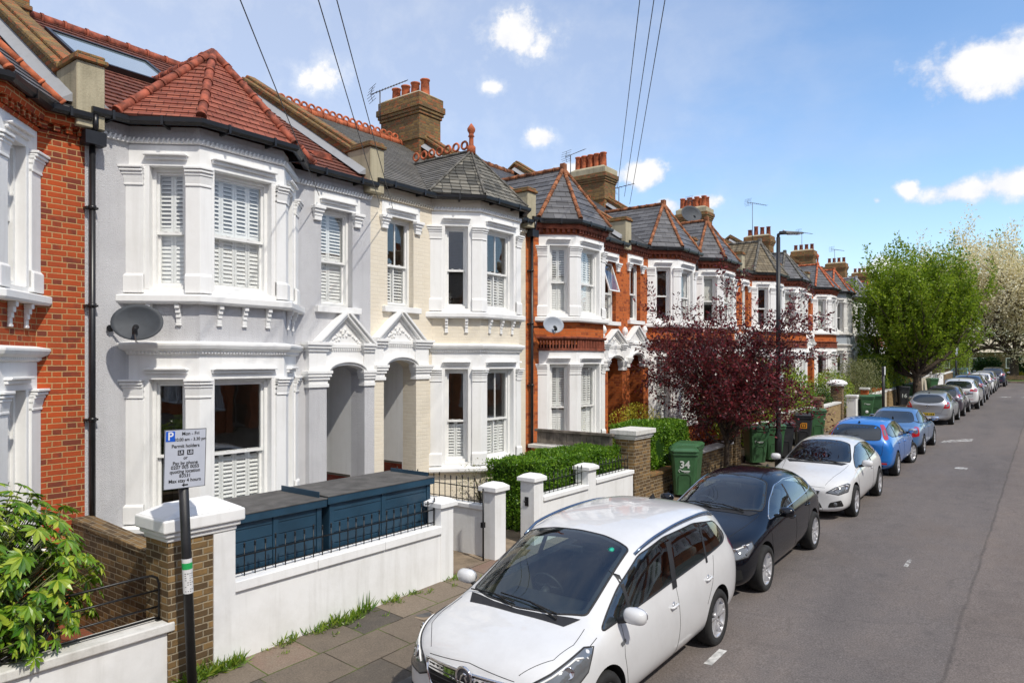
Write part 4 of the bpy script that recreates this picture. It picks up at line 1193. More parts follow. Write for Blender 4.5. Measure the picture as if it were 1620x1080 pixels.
# --- farther frontages, simple walls of different make
def low_wall(y0, y1, h, mat, label, cop='stucco_old', x=-6.8, th=.22):
    t = empty('garden_wall', (x, y0, gp(y0) - .1), label, 'wall')
    w = MB(); w.hexa([(-th, 0, 0), (0, 0, 0), (0, y1 - y0, SL * (y1 - y0)), (-th, y1 - y0, SL * (y1 - y0))], [(-th, 0, h), (0, 0, h), (0, y1 - y0, h + SL * (y1 - y0)), (-th, y1 - y0, h + SL * (y1 - y0))]); w.build('wall', mat, t)
    w = MB(); L = y1 - y0; w.hexa([(-th - .03, 0, h + .003), (.03, 0, h + .003), (.03, L, h + .003 + SL * L), (-th - .03, L, h + .003 + SL * L)], [(-th - .03, 0, h + .07), (.03, 0, h + .07), (.03, L, h + .07 + SL * L), (-th - .03, L, h + .07 + SL * L)]); w.build('coping', cop, t)
    return t
def pier_thing(y, h, mat, label, cap='stucco', s=.4, x=-6.8, dome=False):
    t = empty('gate_pier', (x, y, gp(y) - .1), label, 'pier')
    w = MB(); w.box(-s, .03, -s / 2, s / 2, 0, h); w.build('shaft', mat, t)
    w = MB()
    if dome:
        w.box(-s - .07, .10, -s / 2 - .09, s / 2 + .09, h + .003, h + .06)
        w.lathe((-s / 2, 0, h + .06), [(.40, 0), (.41, .05), (.36, .11), (.24, .17), (.1, .20), (0, .21)], 18)
    else: w.box(-s - .05, .08, -s / 2 - .05, s / 2 + .05, h + .003, h + .1)
    w.build('cap', cap, t, bevel=.01)
    return t
low_wall(16.3, 18.8, .75, 'brick_stock', 'low brown brick wall behind the purple tree trunk')
pier_thing(19.15, 1.5, 'brick_stock', 'brown brick gate pier half hidden left of the paired green bins')
low_wall(20.4, 22.4, 1.0, 'brick_yellow', 'pale brick wall behind the paired green bins')
low_wall(23.3, 26.2, 1.15, 'concrete', 'mossy stone garden wall below the yellow green laurel')
pier_thing(27.0, 1.05, 'wall_white', 'small white gate post by the mossy stone wall', s=.25)
pier_thing(28.15, 1.35, 'brick_stock', 'brown brick pier at the near end of the yellow brick wall', cap='brick_stock')
low_wall(28.4, 31.2, 1.02, 'brick_yellow', 'yellow brick garden wall below the dark green hedge')
pier_thing(31.45, 1.72, 'brick_stock', 'tall brick pier with wide domed white cap', dome=True)
pier_thing(34.1, 1.1, 'wall_white', 'white painted gate pier with flat cap beyond the domed pier', s=.35)
low_wall(34.4, 36.2, .9, 'wall_white', 'white garden wall behind the pair of green bins')
pier_thing(36.6, 1.3, 'brick_red', 'stepped red brick pier behind the pair of green bins', cap='stucco_old', s=.28)
low_wall(37.0, 41.5, .95, 'render_beige', 'pinkish rendered garden wall below the grey green bush')
low_wall(42.2, 46.5, .95, 'brick_yellow', 'yellow brick wall under the clipped box shaped hedge')
low_wall(47.0, 52.0, .9, 'wall_white', 'white garden wall just left of the street tree trunk')
low_wall(52.5, 58.5, 1.2, 'render_beige', 'beige rendered wall right of the street tree trunk')
pier_thing(58.9, 1.6, 'wall_white', 'white pier beside the farthest green bin')
low_wall(59.3, 66.5, 1.1, 'wall_white', 'far white garden wall near the junction')
low_wall(66.8, 73.5, 1.0, 'brick_stock', 'brown brick wall at the far end of the terrace')
t = empty('garden_shed', (-7.6, 56.2, gp(56)), 'small white roofed meter hut behind the street tree trunk', 'hut')
w = MB(); w.box(-.8, 0, -.7, .7, 0, 1.25); w.build('walls', 'brick_yellow', t)
w = MB(); w.hexa([(-.9, -.8, 1.253), (.1, -.8, 1.253), (.1, .8, 1.253), (-.9, .8, 1.253)], [(-.6, -.5, 1.5), (-.2, -.5, 1.5), (-.2, .5, 1.5), (-.6, .5, 1.5)]); w.build('roof', 'stucco', t)

# --- wheelie bins
def text_mesh(txt, size, F, mat, parent, name='lettering', align='CENTER', depth=.0008, sx=1.0, bold=0.0):
    cu = bpy.data.curves.new('t', 'FONT'); cu.body = txt; cu.size = size; cu.align_x = align; cu.align_y = 'CENTER'; cu.extrude = depth; cu.offset = bold; cu.resolution_u = 4
    ob = bpy.data.objects.new('t', cu); COL.objects.link(ob)
    bpy.context.view_layer.update()
    me = bpy.data.meshes.new_from_object(ob.evaluated_get(bpy.context.evaluated_depsgraph_get()))
    for v in me.vertices: v.co = F.p(v.co.x * sx, v.co.y, v.co.z)
    bpy.data.objects.remove(ob); me.materials.clear(); me.materials.append(MAT[mat])
    o = bpy.data.objects.new(name, me); COL.objects.link(o)
    if parent: o.parent = parent
    return o
plain('bin_lettering', (.62, .66, .62), .5)
def wheelie(mat, dark=False):
    t = empty('wheelie_bin', (0, 0, 0))
    b = MB()    # front faces +x
    def ring(z, xf, xb, hw, ch=.05): return [(xf - ch, -hw, z), (xf, -hw + ch, z), (xf, hw - ch, z), (xf - ch, hw, z), (xb + ch * .4, hw, z), (xb, hw - ch * .4, z), (xb, -hw + ch * .4, z), (xb + ch * .4, -hw, z)]
    R0 = ring(.05, .20, -.22, .21); R1 = ring(.93, .32, -.30, .275); R2 = ring(.93, .345, -.325, .295); R3 = ring(.99, .345, -.325, .295)
    pts = R0 + R1 + R2 + R3; f = [tuple(range(8))]
    for k in range(3): f += [(k * 8 + i, k * 8 + (i + 1) % 8, k * 8 + 8 + (i + 1) % 8, k * 8 + 8 + i) for i in range(8)]
    f.append(tuple(24 + i for i in range(8))); b.add(pts, f)
    # recessed looking front panel rib
    F = Frame((.20, 0, .05), (0, 1, 0), (.98, 0, -.13), (.13, 0, .98))
    b.tube([F.p(-.13, .06, .012), F.p(-.13, .42, .012), F.p(-.09, .47, .012), F.p(.09, .47, .012), F.p(.13, .42, .012), F.p(.13, .06, .012)], .007, 6)
    b.build('body', mat, t, bevel=.008)
    l = MB()
    L0 = ring(.993, .37, -.33, .305, .06); L1 = ring(1.03, .37, -.33, .305, .06); L2 = ring(1.075, .30, -.30, .25, .07)
    pts = L0 + L1 + L2; f = [tuple(range(8))]
    for k in range(2): f += [(k * 8 + i, k * 8 + (i + 1) % 8, k * 8 + 8 + (i + 1) % 8, k * 8 + 8 + i) for i in range(8)]
    f.append(tuple(16 + i for i in range(8))); l.add(pts, f)
    lo = l.build('lid', mat, t, bevel=.01)
    h = MB(); h.tube([(-.36, -.24, .95), (-.41, -.24, 1.0), (-.41, .24, 1.0), (-.36, .24, .95)], .014, 8); h.build('handle', mat, t)
    for s in (-1, 1):
        wl = MB(); wl.cyl((-.24, s * .23, .10), (-.24, s * .285, .10), .10, n=20); wl.build('wheel', 'metal_black', t)
    return t
bins = {'green': wheelie('bin_green'), 'black': wheelie('bin_black')}
for o_ in bins.values():
    KIDS[o_.name] = [k.name for k in children(o_)]
    for k in children(o_): KIDS[k.name] = []
used = set()
def place_bin(kind, x, y, rz, label, txt=None, sc=1.0, badge=False, emblem=None, disc=False):
    if kind in used: o = copy_tree(bins[kind])
    else: o = bins[kind]; used.add(kind)
    o.location = (x, y, gz(y) + .14 + (-5.2 - x) * .065); o.rotation_euler = (0, 0, rz); o.scale = (sc,) * 3
    tag(o, label, 'wheelie bin', 'wheelie bins on the pavement')
    F = Frame((.26, 0, .5), (0, 1, 0), (.991, 0, -.135), (.135, 0, .991))
    if txt:
        for (s, size, v, bold) in txt: text_mesh(s, size, Frame(F.p(0, v, .012 + .0), F.u, F.w, F.v), 'bin_lettering', o, bold=bold)
    if emblem is not None:
        m = MB(); m.tube([F.p(-.10 + .028 * math.cos(a), emblem + .028 * math.sin(a), .014) for a in [6.283 * i / 16 for i in range(13)]], .006, 5)
        m.fbox(F, -.065, .11, emblem - .016, emblem + .004, .010, .015); m.fbox(F, -.02, .09, emblem - .04, emblem - .03, .010, .015); m.build('emblem', 'bin_lettering', o)
        if disc: m = MB(); m.lathe(F.p(-.02, -.16, .008), [(.065, 0), (.065, .008), (.03, .009)], 20, 0, True, F.w); m.build('round_badge', 'sign_white', o)
    if badge:
        m = MB(); m.fbox(F, -.1, .1, .1, .28, .006, .012); bo = m.build('badge', 'badge_orange', o)
        m = MB(); m.fbox(F, -.07, .07, .13, .25, .013, .015); m.build('badge_mark', 'ink', bo); m = MB(); m.fbox(F, -.045, -.01, .15, .23, .016, .018); m.fbox(F, .01, .045, .15, .23, .016, .018); m.build('badge_mark', 'badge_orange', bo)
    return o
plain('badge_orange', (.75, .30, .02), .5)
A_ = R(-62)
place_bin('green', -6.42, 14.72, A_, 'dark green wheelie bin numbered 34 beside the brown brick pier', [('34', .22, .22, .006)], emblem=.09)
place_bin('green', -6.62, 15.45, R(-80), 'plain green wheelie bin just behind the bin numbered 34')
place_bin('green', -6.55, 19.9, R(-50), 'mid green wheelie bin with small white emblem left of the tall lamp post', emblem=.14)
place_bin('green', -6.35, 20.75, R(-55), 'mid green wheelie bin second from the tall lamp post')
place_bin('black', -6.3, 21.55, R(-60), 'dark grey wheelie bin directly behind the tall lamp post')
place_bin('black', -6.45, 24.3, R(-70), 'black wheelie bin with a square orange badge', badge=True)
place_bin('green', -6.55, 26.3, R(-60), 'green wheelie bin right of the black bin with the orange badge')
place_bin('green', -6.5, 34.7, R(-70), 'green wheelie bin with round white badge in front of the white garden wall', emblem=.2, disc=True)
place_bin('green', -6.3, 35.6, R(-75), 'second green wheelie bin beside the one with the round white badge')
place_bin('black', -6.35, 43.6, R(-70), 'black wheelie bin with tall white numerals below the clipped hedge', [('16', .3, .05, .006)], badge=False)
place_bin('green', -6.4, 46.0, R(-75), 'green wheelie bin right of the black bin with tall white numerals')
place_bin('black', -6.4, 48.2, R(-75), 'dark wheelie bin almost hidden next to the street tree trunk')
place_bin('green', -6.3, 55.3, R(-60), 'lone green wheelie bin right of the street tree trunk')

# --- parking sign
t = empty('parking_sign', (-6.5, 3.535, gz(3.5) + .2), 'grey parking restriction sign on a leaning black pole with a sticker', 'sign')
lean = Vector((0.0, -.045, 1)).normalized()
P = lambda z: lean * z
w = MB(); w.cyl((0, 0, -.05), P(2.52), .044, n=20); w.build('pole', 'pole_black', t)
w = MB(); w.cyl(P(1.0) , P(1.33), .0462, n=20, caps=False); s_o = w.build('sticker', 'sign_white', t)
w = MB(); w.cyl(P(1.23), P(1.29), .0472, n=20, caps=False); w.build('green_band', 'sticker_green', s_o)
w = MB()
rr = random.Random(4)
for i in range(9):
    z = 1.02 + i * .021
    for k in range(4):
        if rr.random() < .7:
            a = R(-50 + k * 26); p = P(z) + Vector((math.cos(a), math.sin(a), 0)) * .0466
            n_ = Vector((math.cos(a), math.sin(a), 0)); T_ = Vector((-n_.y, n_.x, 0)); F = Frame(p, T_, n_)
            w.fbox(F, -.008, .008 * rr.uniform(.2, 1), 0, .005, 0, .0012)
w.build('small_print', 'ink', s_o)
tilt = R(-1.5)
FP = Frame(P(2.28) + Vector((.055, .0, 0)), (0, math.cos(tilt), math.sin(tilt)), (1, -.0, 0), (0, -math.sin(tilt) - .0, math.cos(tilt)))
hw, hh = .2, .275
w = MB(); w.fbox(FP, -hw, hw, -hh, hh, -.008, 0); pl = w.build('sign_plate', 'sign_face', t, bevel=.003)
w = MB(); w.fbox(FP, -hw, hw, -hh, -hh + .005, .0004, .0016); w.fbox(FP, -hw, hw, hh - .005, hh, .0004, .0016); w.fbox(FP, -hw, -hw + .005, -hh + .005, hh - .005, .0004, .0016); w.fbox(FP, hw - .005, hw, -hh + .005, hh - .005, .0004, .0016); w.build('border', 'ink', pl)
w = MB(); w.fbox(FP, -.19, -.105, .165, .26, .0004, .002); b = w.build('parking_symbol', 'sign_blue', pl)
def ln(s, v, size, u=0.0, mat='ink', z=.0022, bold=.0007, par=None): text_mesh(s, size, Frame(FP.p(u, v, z), FP.u, FP.w, FP.v), mat, par or pl, bold=bold, depth=.0003)
ln('P', .212, .105, -.147, 'sign_white', .0026, .002, b)
ln('Mon - Fri', .232, .045, .045); ln('10.00 am - 3.30 pm', .178, .040, .045)
ln('Permit holders', .118, .045)
for (u, s) in ((-.045, 'LR'), (.045, 'LB')):
    w = MB(); w.fbox(FP, u - .03, u + .03, .035, .082, .0004, .002); bb = w.build('zone_box', 'ink', pl); ln(s, .058, .042, u, 'sign_face', .0026, .001, bb)
ln('or', .008, .042); ln('Pay by phone', -.04, .045); ln('0207 005 0055', -.078, .045); ln('quoting location', -.117, .045); ln('83531', -.158, .045); ln('Max stay 4 hours', -.203, .045)
w = MB()
w.prism(FP, [(-.03, -.245), (-.005, -.228), (-.005, -.239), (.03, -.239), (.03, -.251), (-.005, -.251), (-.005, -.262)], .0004, .002); w.build('arrow', 'ink', pl)
w = MB()
for z in (2.12, 2.42): w.cyl(P(z) - Vector((.0, 0, 0)), P(z) + lean * .03, .049, n=16)
w.build('clip', 'steel', t)

# --- lamp post and other posts
y = 18.2; t = empty('lamp_post', (-5.42, y, gz(y) + .12), 'tall slim black street lamp with flat head rising behind the purple tree', 'street lamp')
w = MB(); w.lathe((0, 0, 0), [(.085, 0), (.085, 1.15), (.06, 1.22), (.055, 3.5), (.048, 6.1)], 16); w.build('column', 'pole_black', t)
w = MB(); w.tube([(0, 0, 6.05), (0, 0, 6.17), (.05, .03, 6.2), (.12, .05, 6.2)], .038, 10); w.build('bracket', 'pole_black', t)
w = MB(); hd = Vector((.85, .5, 0)).normalized(); F = Frame((.02, .02, 6.20), hd, (0, 0, 1), (-hd.y, hd.x, 0))
pts = [(0, -.05), (.15, -.10), (.42, -.10), (.56, -.05), (.6, 0), (.56, .05), (.42, .10), (.15, .10), (0, .05)]
w.hexa([F.p(u, v, -.02) for u, v in pts], [F.p(u * .97, v * .75, .05 if u < .3 else .02) for u, v in pts]); w.build('lantern_head', 'pole_black', t, bevel=.01)
w = MB(); w.fbox(F, .2, .5, -.07, .07, -.035, -.021); w.build('lens', 'sign_face', t)
w = MB(); w.lathe((.12, .05, 6.24), [(.03, 0), (.03, .04), (0, .05)], 10); w.build('photocell', 'sign_face', t)
w = MB(); w.box(.07, .08, -.12, .12, 2.2, 2.65); w.box(.055, .07, -.05, .05, 2.3, 2.33); sp = w.build('parking_plate', 'sign_white', t)
F = Frame((.082, 0, 2.4), (0, 1, 0), (1, 0, 0)); w = MB(); w.fbox(F, -.07, .03, .05, .14, 0, .004); w.fbox(F, -.05, .06, -.03, 0, 0, .004); w.fbox(F, -.06, .05, -.12, -.09, 0, .004); w.build('plate_marks', 'ink', sp)
y = 32.8; t = empty('sign_post', (-5.5, y, gz(y) + .12), 'short black post with small white plate in front of the clipped hedge', 'post')
w = MB(); w.cyl((0, 0, 0), (0, 0, 2.5), .06, n=14); w.build('pole', 'pole_black', t)
w = MB(); w.box(.05, .065, -.1, .1, 2.15, 2.5); w.build('plate', 'sign_white', t)
y = 61.5; t = empty('traffic_sign', (-5.5, y, gz(y) + .12), 'tall black pole with pale grey traffic signs beyond the street tree', 'sign')
w = MB(); w.cyl((0, 0, 0), (0, 0, 3.6), .045, n=12); w.cyl((.0, .55, 0), (0, .55, 3.5), .04, n=12); w.build('pole', 'pole_black', t)
w = MB(); w.box(.05, .07, -.75, .1, 2.6, 3.4); w.box(.05, .07, .12, .85, 2.75, 3.45); so_ = w.build('sign_plate', 'sign_face', t)
w = MB(); w.tube([(.075, .48 + .25 * math.cos(a), 3.13 + .25 * math.sin(a)) for a in [2 * math.pi * i / 24 for i in range(24)]], .028, 6, 0, True); w.build('ring', 'steel_dull', so_)
w = MB(); w.box(.072, .078, .3, .66, 2.82, 2.88); w.box(.072, .078, -.6, -.05, 2.75, 2.8); w.box(.072, .078, -.6, -.05, 2.65, 2.7); w.hexa([(.072, -.6, 3.0), (.078, -.6, 3.0), (.078, -.52, 3.0), (.072, -.52, 3.0)], [(.072, -.2, 3.3), (.078, -.2, 3.3), (.078, -.12, 3.3), (.072, -.12, 3.3)]); w.build('sign_marks', 'steel_dull', so_)

# --- satellite dishes
def dish(name, p, aim, r, label, mount, mat='dish_grey'):
    t = empty(name, p, label, 'satellite dish')
    aim = Vector(aim).normalized(); rt = Vector((0, 0, 1)).cross(aim).normalized(); up = aim.cross(rt)
    m = MB(); k = 28; rows = 6; pts = [aim * 0.0]
    for j in range(1, rows + 1):
        q = j / rows
        for i in range(k):
            a = 2 * math.pi * i / k; pts.append(aim * (q * q * r * .20) + rt * (q * r * math.cos(a)) + up * (q * r * .80 * math.sin(a)))
    f = [(0, 1 + i, 1 + (i + 1) % k) for i in range(k)]
    for j in range(rows - 1): f += [(1 + j * k + i, 1 + j * k + (i + 1) % k, 1 + (j + 1) * k + (i + 1) % k, 1 + (j + 1) * k + i) for i in range(k)]
    m.add(pts, f, 0, True); ob = m.build('reflector', mat, t)
    so2 = ob.modifiers.new('s', 'SOLIDIFY'); so2.thickness = .006
    m = MB(); q = aim * (r * .62) - up * (r * .42)
    m.tube([-aim * .02 - up * (r * .8), aim * .06 - up * (r * .85), q - up * .03], .010, 8); m.build('arm', 'steel', t)
    m = MB(); m.cyl(q - up * .05, q + (-aim * .3 + up * .35).normalized() * .03, .028, .03); m.cyl(q, q + (-aim + up * .6).normalized() * .08, .022, .034); m.box(q.x - .03, q.x + .03, q.y - .02, q.y + .02, q.z - .07, q.z); m.build('receiver', 'metal_black', t)
    m = MB(); mt = Vector(mount); m.tube([Vector((0, 0, 0)), -aim * .12, mt], .014, 8); m.cyl(mt, mt + Vector((.02, 0, 0)), .045, n=10); m.build('bracket', 'metal_black', t)
    return t
AIM = (.80, -.55, .28)
dish('satellite_dish', (-8.98, 4.18, 3.92), AIM, .295, 'oval grey satellite dish on the grey pebbledash wall below the bay sill', (-.44, -.14, -.05))
dish('satellite_dish', (-8.95, 13.32, 4.27), AIM, .25, 'pale grey satellite dish over the downpipe beside the cream house', (-.5, -.1, -.02), 'dish_pale')
dish('satellite_dish', (-10.1, 12.72, 7.42), AIM, .3, 'grey satellite dish behind the scalloped bay roof', (-.3, .25, -.5))
dish('satellite_dish', (-12.3, 28.9, 9.75), AIM, .5, 'round grey satellite dish strapped to a chimney stack', (-.55, .9, 0))
dish('satellite_dish', (-8.8, 22.0, 3.75), AIM, .28, 'pale satellite dish glimpsed through the purple tree', (-.4, .1, 0), 'dish_pale')

# --- aerials
def yagi(p, h, d, L, n, label, tilt=.0, wd=.30):
    t = empty('television_aerial', p, label, 'aerial')
    m = MB(); m.cyl((0, 0, 0), (0, 0, h), .016, n=8); m.build('mast', 'steel_dull', t)
    d = Vector((d[0], d[1], tilt)).normalized(); s = Vector((-d.y, d.x, 0)).normalized()
    a = Vector((0, 0, h)) - d * (L * .25); m = MB(); m.cyl(a, a + d * L, .012, n=6)
    for i in range(n):
        q = a + d * (L * (.12 + .86 * i / (n - 1))); w_ = wd * (1 - .45 * i / n); m.cyl(q - s * w_ * .5, q + s * w_ * .5, .006, n=5)
    for k in (-1, 1):
        q = a + Vector((0, 0, .0)); u = Vector((0, 0, 1)) * k * .14
        for j in range(3): m.cyl(q + u * (j + .6) / 2 - s * .24 + d * .03 * j, q + u * (j + .6) / 2 + s * .24 + d * .03 * j, .006, n=5)
        m.cyl(q, q + u * 1.3 + d * .06, .007, n=5)
    m.build('boom', 'steel_dull', t)
    return t
yagi((-13.6, 12.35, 9.6), .75, (.35, .9, 0), 1.15, 12, 'long black television aerial tilted beside the nearest tall chimney', .55)
t = yagi((-13.3, 20.9, 9.6), 1.05, (.3, 1, 0), 1.0, 8, 'forked television aerial left of the second chimney', .5)
yagi((-12.6, 23.1, 9.0), .85, (1, .1, 0), .8, 5, 'small aerial cluster right of the second chimney', .1)
yagi((-13.2, 31.2, 10.0), .9, (.3, 1, 0), 1.0, 8, 'thin aerial right of the chimney with the round dish')
yagi((-13.2, 39.6, 10.1), 2.2, (.4, 1, 0), 1.6, 10, 'tall thin aerial above the fourth chimney')
yagi((-13.2, 49.5, 10.2), 1.9, (.4, 1, 0), 1.5, 10, 'tall thin aerial above the fifth chimney left of the lamp head')
yagi((-13.2, 58.6, 10.2), 1.9, (.4, 1, 0), 1.6, 10, 'thin aerial above the sixth chimney')

# --- overhead telephone wires (from a pole behind the camera's left shoulder to the eaves and chimneys)
def wire(a, b, sag, label, r=.006):
    a = Vector(a); b = Vector(b)
    m = MB(); m.tube([a.lerp(b, i / 24) - Vector((0, 0, sag * 4 * (i / 24) * (1 - i / 24))) for i in range(25)], r, 6)
    return fin(m.build('overhead_wire', 'metal_black'), label, 'wire', 'overhead wires')
t = empty('telegraph_pole', (5.5, -8, 0), 'wooden telegraph pole on the far pavement carrying the overhead wires', 'pole')
w = MB(); w.cyl((0, 0, 0), (0, 0, 9.4), .13, .09, 12); w.build('pole', 'bark', t)
PT = (5.45, -8, 9.3)
wire(PT, (-9.36, 7.2, 6.12), .12, 'single leftmost wire dropping to the grey house eaves')
wire(PT, (-9.36, 8.5, 6.2), .12, 'left wire of the pair left of the nearest tall chimney')
wire((5.45, -7.9, 9.35), (-9.36, 8.8, 6.2), .12, 'right wire of the pair left of the nearest tall chimney')
wire(PT, (-12.0, 21.9, 9.5), .1, 'leftmost of the three wires falling behind the second chimney', .008)
wire((5.55, -7.9, 9.3), (-12.0, 22.4, 9.3), .12, 'middle one of the three wires falling behind the second chimney', .008)
wire((5.6, -7.8, 9.3), (-12.0, 22.8, 9.1), .1, 'rightmost of the three wires falling behind the second chimney', .008)
# ================================================================ PLANTS
def leaf_quads(P, D, N, L, Wd, fold=.25):
    """P base points, D leaf direction, N normal-ish; returns V,F (one kite per leaf)"""
    D = D / np.maximum(np.linalg.norm(D, axis=1, keepdims=True), 1e-6)
    S = np.cross(D, N); S /= np.maximum(np.linalg.norm(S, axis=1, keepdims=True), 1e-6)
    U = np.cross(S, D)
    L = L[:, None]; Wd = Wd[:, None]
    a = P; c = P + D * L; b = P + D * L * .45 + S * Wd * .5 + U * Wd * fold; d = P + D * L * .45 - S * Wd * .5 + U * Wd * fold
    V = np.stack([a, b, c, d], 1).reshape(-1, 3)
    F = np.arange(len(V)).reshape(-1, 4)
    return V, F
def rnd_dirs(rg, n, up=0.0):
    d = rg.normal(size=(n, 3)); d[:, 2] += up
    return d / np.linalg.norm(d, axis=1, keepdims=True)

def hedge(name, x0, x1, y0, y1, h, mat, label, leaf=.05, dens=900, z0=None, rough=.06, top=True, core='leaf_dark', seed=1, cat='hedge'):
    rg = np.random.default_rng(seed)
    zg = gp((y0 + y1) / 2) if z0 is None else z0
    t = empty(name, ((x0 + x1) / 2, (y0 + y1) / 2, zg), label, cat)
    lx, ly = (x1 - x0) / 2, (y1 - y0) / 2
    faces = [((1, 0, 0), 2 * ly * h), ((-1, 0, 0), 2 * ly * h), ((0, 1, 0), 2 * lx * h), ((0, -1, 0), 2 * lx * h), ((0, 0, 1), 4 * lx * ly)]
    Ps = []; Ns = []
    for nrm, ar in faces:
        k = int(ar * dens); nrm = np.array(nrm, float)
        q = np.stack([rg.uniform(-lx, lx, k), rg.uniform(-ly, ly, k), rg.uniform(0, h, k)], 1)
        if nrm[0]: q[:, 0] = nrm[0] * lx
        elif nrm[1]: q[:, 1] = nrm[1] * ly
        else: q[:, 2] = h
        bump = rough * (np.sin(q[:, 1] * 3.1 + seed) * .5 + np.sin(q[:, 0] * 4.3 + q[:, 1] * 7.7) * .4 + np.sin(q[:, 2] * 6 + q[:, 1] * 2.2) * .5)
        q += nrm * (bump - np.abs(rg.normal(0, .05, k)))[:, None]
        # round the edges
        q[:, 2] -= np.where(nrm[2] > 0, .08 * (np.abs(q[:, 0]) / lx) ** 4 + .05 * (np.abs(q[:, 1]) / ly) ** 8, 0)
        Ps.append(q); Ns.append(np.tile(nrm, (k, 1)))
    P = np.concatenate(Ps); N = np.concatenate(Ns)
    D = N * .6 + rnd_dirs(rg, len(P), .35)
    V, F = leaf_quads(P, D, rnd_dirs(rg, len(P), .3) + N * .7, rg.uniform(.7, 1.4, len(P)) * leaf, rg.uniform(.45, .7, len(P)) * leaf)
    np_mesh('foliage', V, F, mat, t)
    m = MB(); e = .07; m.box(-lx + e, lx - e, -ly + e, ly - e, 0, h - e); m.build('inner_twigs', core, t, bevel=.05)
    return t

def bush(name, c, r, mat, label, leaf=.06, n=4000, seed=1, lumps=7, cat='shrub', squash=1.0, up=.3, stem='bark', spiky=0.0):
    rg = np.random.default_rng(seed)
    t = empty(name, (c[0], c[1], c[2]), label, cat)
    rx, ry, rz = r
    cs = [(0, 0, rz, 1.0)] + [(rg.uniform(-.55, .55) * rx, rg.uniform(-.6, .6) * ry, rz * rg.uniform(.6, 1.5), rg.uniform(.45, .7)) for _ in range(lumps)]
    Ps = []; Ns = []
    tot = sum(q[3] ** 2 for q in cs)
    for (x, y, z, s) in cs:
        k = int(n * s * s / tot); d = rnd_dirs(rg, k); rad = np.clip(1 - np.abs(rg.normal(0, .16, k)), .3, 1.12) + spiky * np.abs(rg.normal(0, .3, k))
        Ps.append(np.array([x, y, z]) + d * rad[:, None] * np.array([rx, ry, rz]) * s); Ns.append(d)
    P = np.concatenate(Ps); N = np.concatenate(Ns)
    ok = P[:, 2] > .02; P = P[ok]; N = N[ok]
    D = N * .7 + rnd_dirs(rg, len(P), up)
    V, F = leaf_quads(P, D, rnd_dirs(rg, len(P), .5) + N * .6, rg.uniform(.7, 1.4, len(P)) * leaf, rg.uniform(.4, .65, len(P)) * leaf)
    np_mesh('foliage', V, F, mat, t)
    m = MB()
    for i in range(6):
        a = rg.uniform(0, 6.28); q = np.array([math.cos(a) * rx * .5, math.sin(a) * ry * .5, rz * rg.uniform(.9, 1.6)])
        m.tube([(0, 0, -.1), tuple(q * .5 + np.array([0, 0, .05])), tuple(q)], [.03, .02, .008], 6)
    m.build('stems', stem, t)
    return t

class TreeGen:
    def __init__(s, seed): s.r = random.Random(seed); s.tubes = []; s.leafP = []; s.leafD = []
    def branch(s, p, d, L, r, level, cfg):
        n = max(3, int(L / cfg['step'])); pts = [p.copy()]; rr = [r]; st = L / n
        taper = cfg.get('taper', .35)
        kids = cfg['kids'][level] if level < len(cfg['kids']) else 0
        kidat = sorted(s.r.uniform(cfg.get('k0', .25), 1.0) for _ in range(kids)); ki = 0
        for i in range(n):
            d = (d + Vector((s.r.gauss(0, 1), s.r.gauss(0, 1), s.r.gauss(0, 1))) * cfg['wob'] + Vector((0, 0, 1)) * cfg['up'][min(level, len(cfg['up']) - 1)] * st).normalized()
            p = p + d * st; pts.append(p.copy()); f = (i + 1) / n; rr.append(r * (1 - (1 - taper) * f))
            while ki < len(kidat) and kidat[ki] <= f + 1e-6:
                ki += 1
                a = R(s.r.uniform(*cfg['ang'][min(level, len(cfg['ang']) - 1)])); ax = d.orthogonal().normalized(); ax = Matrix.Rotation(s.r.uniform(0, 6.283), 3, d) @ ax
                nd = (Matrix.Rotation(a, 3, ax) @ d).normalized()
                s.branch(p, nd, L * s.r.uniform(*cfg['len'][min(level, len(cfg['len']) - 1)]), rr[-1] * .62, level + 1, cfg)
            if level >= cfg['leaf_from']:
                for _ in range(cfg['per']):
                    o = Vector((s.r.gauss(0, 1), s.r.gauss(0, 1), s.r.gauss(0, 1))) * cfg['spread']
                    s.leafP.append(p - d * st * s.r.random() + o); s.leafD.append(d * cfg.get('dw', .5) + o.normalized())
        s.tubes.append((pts, rr, level))

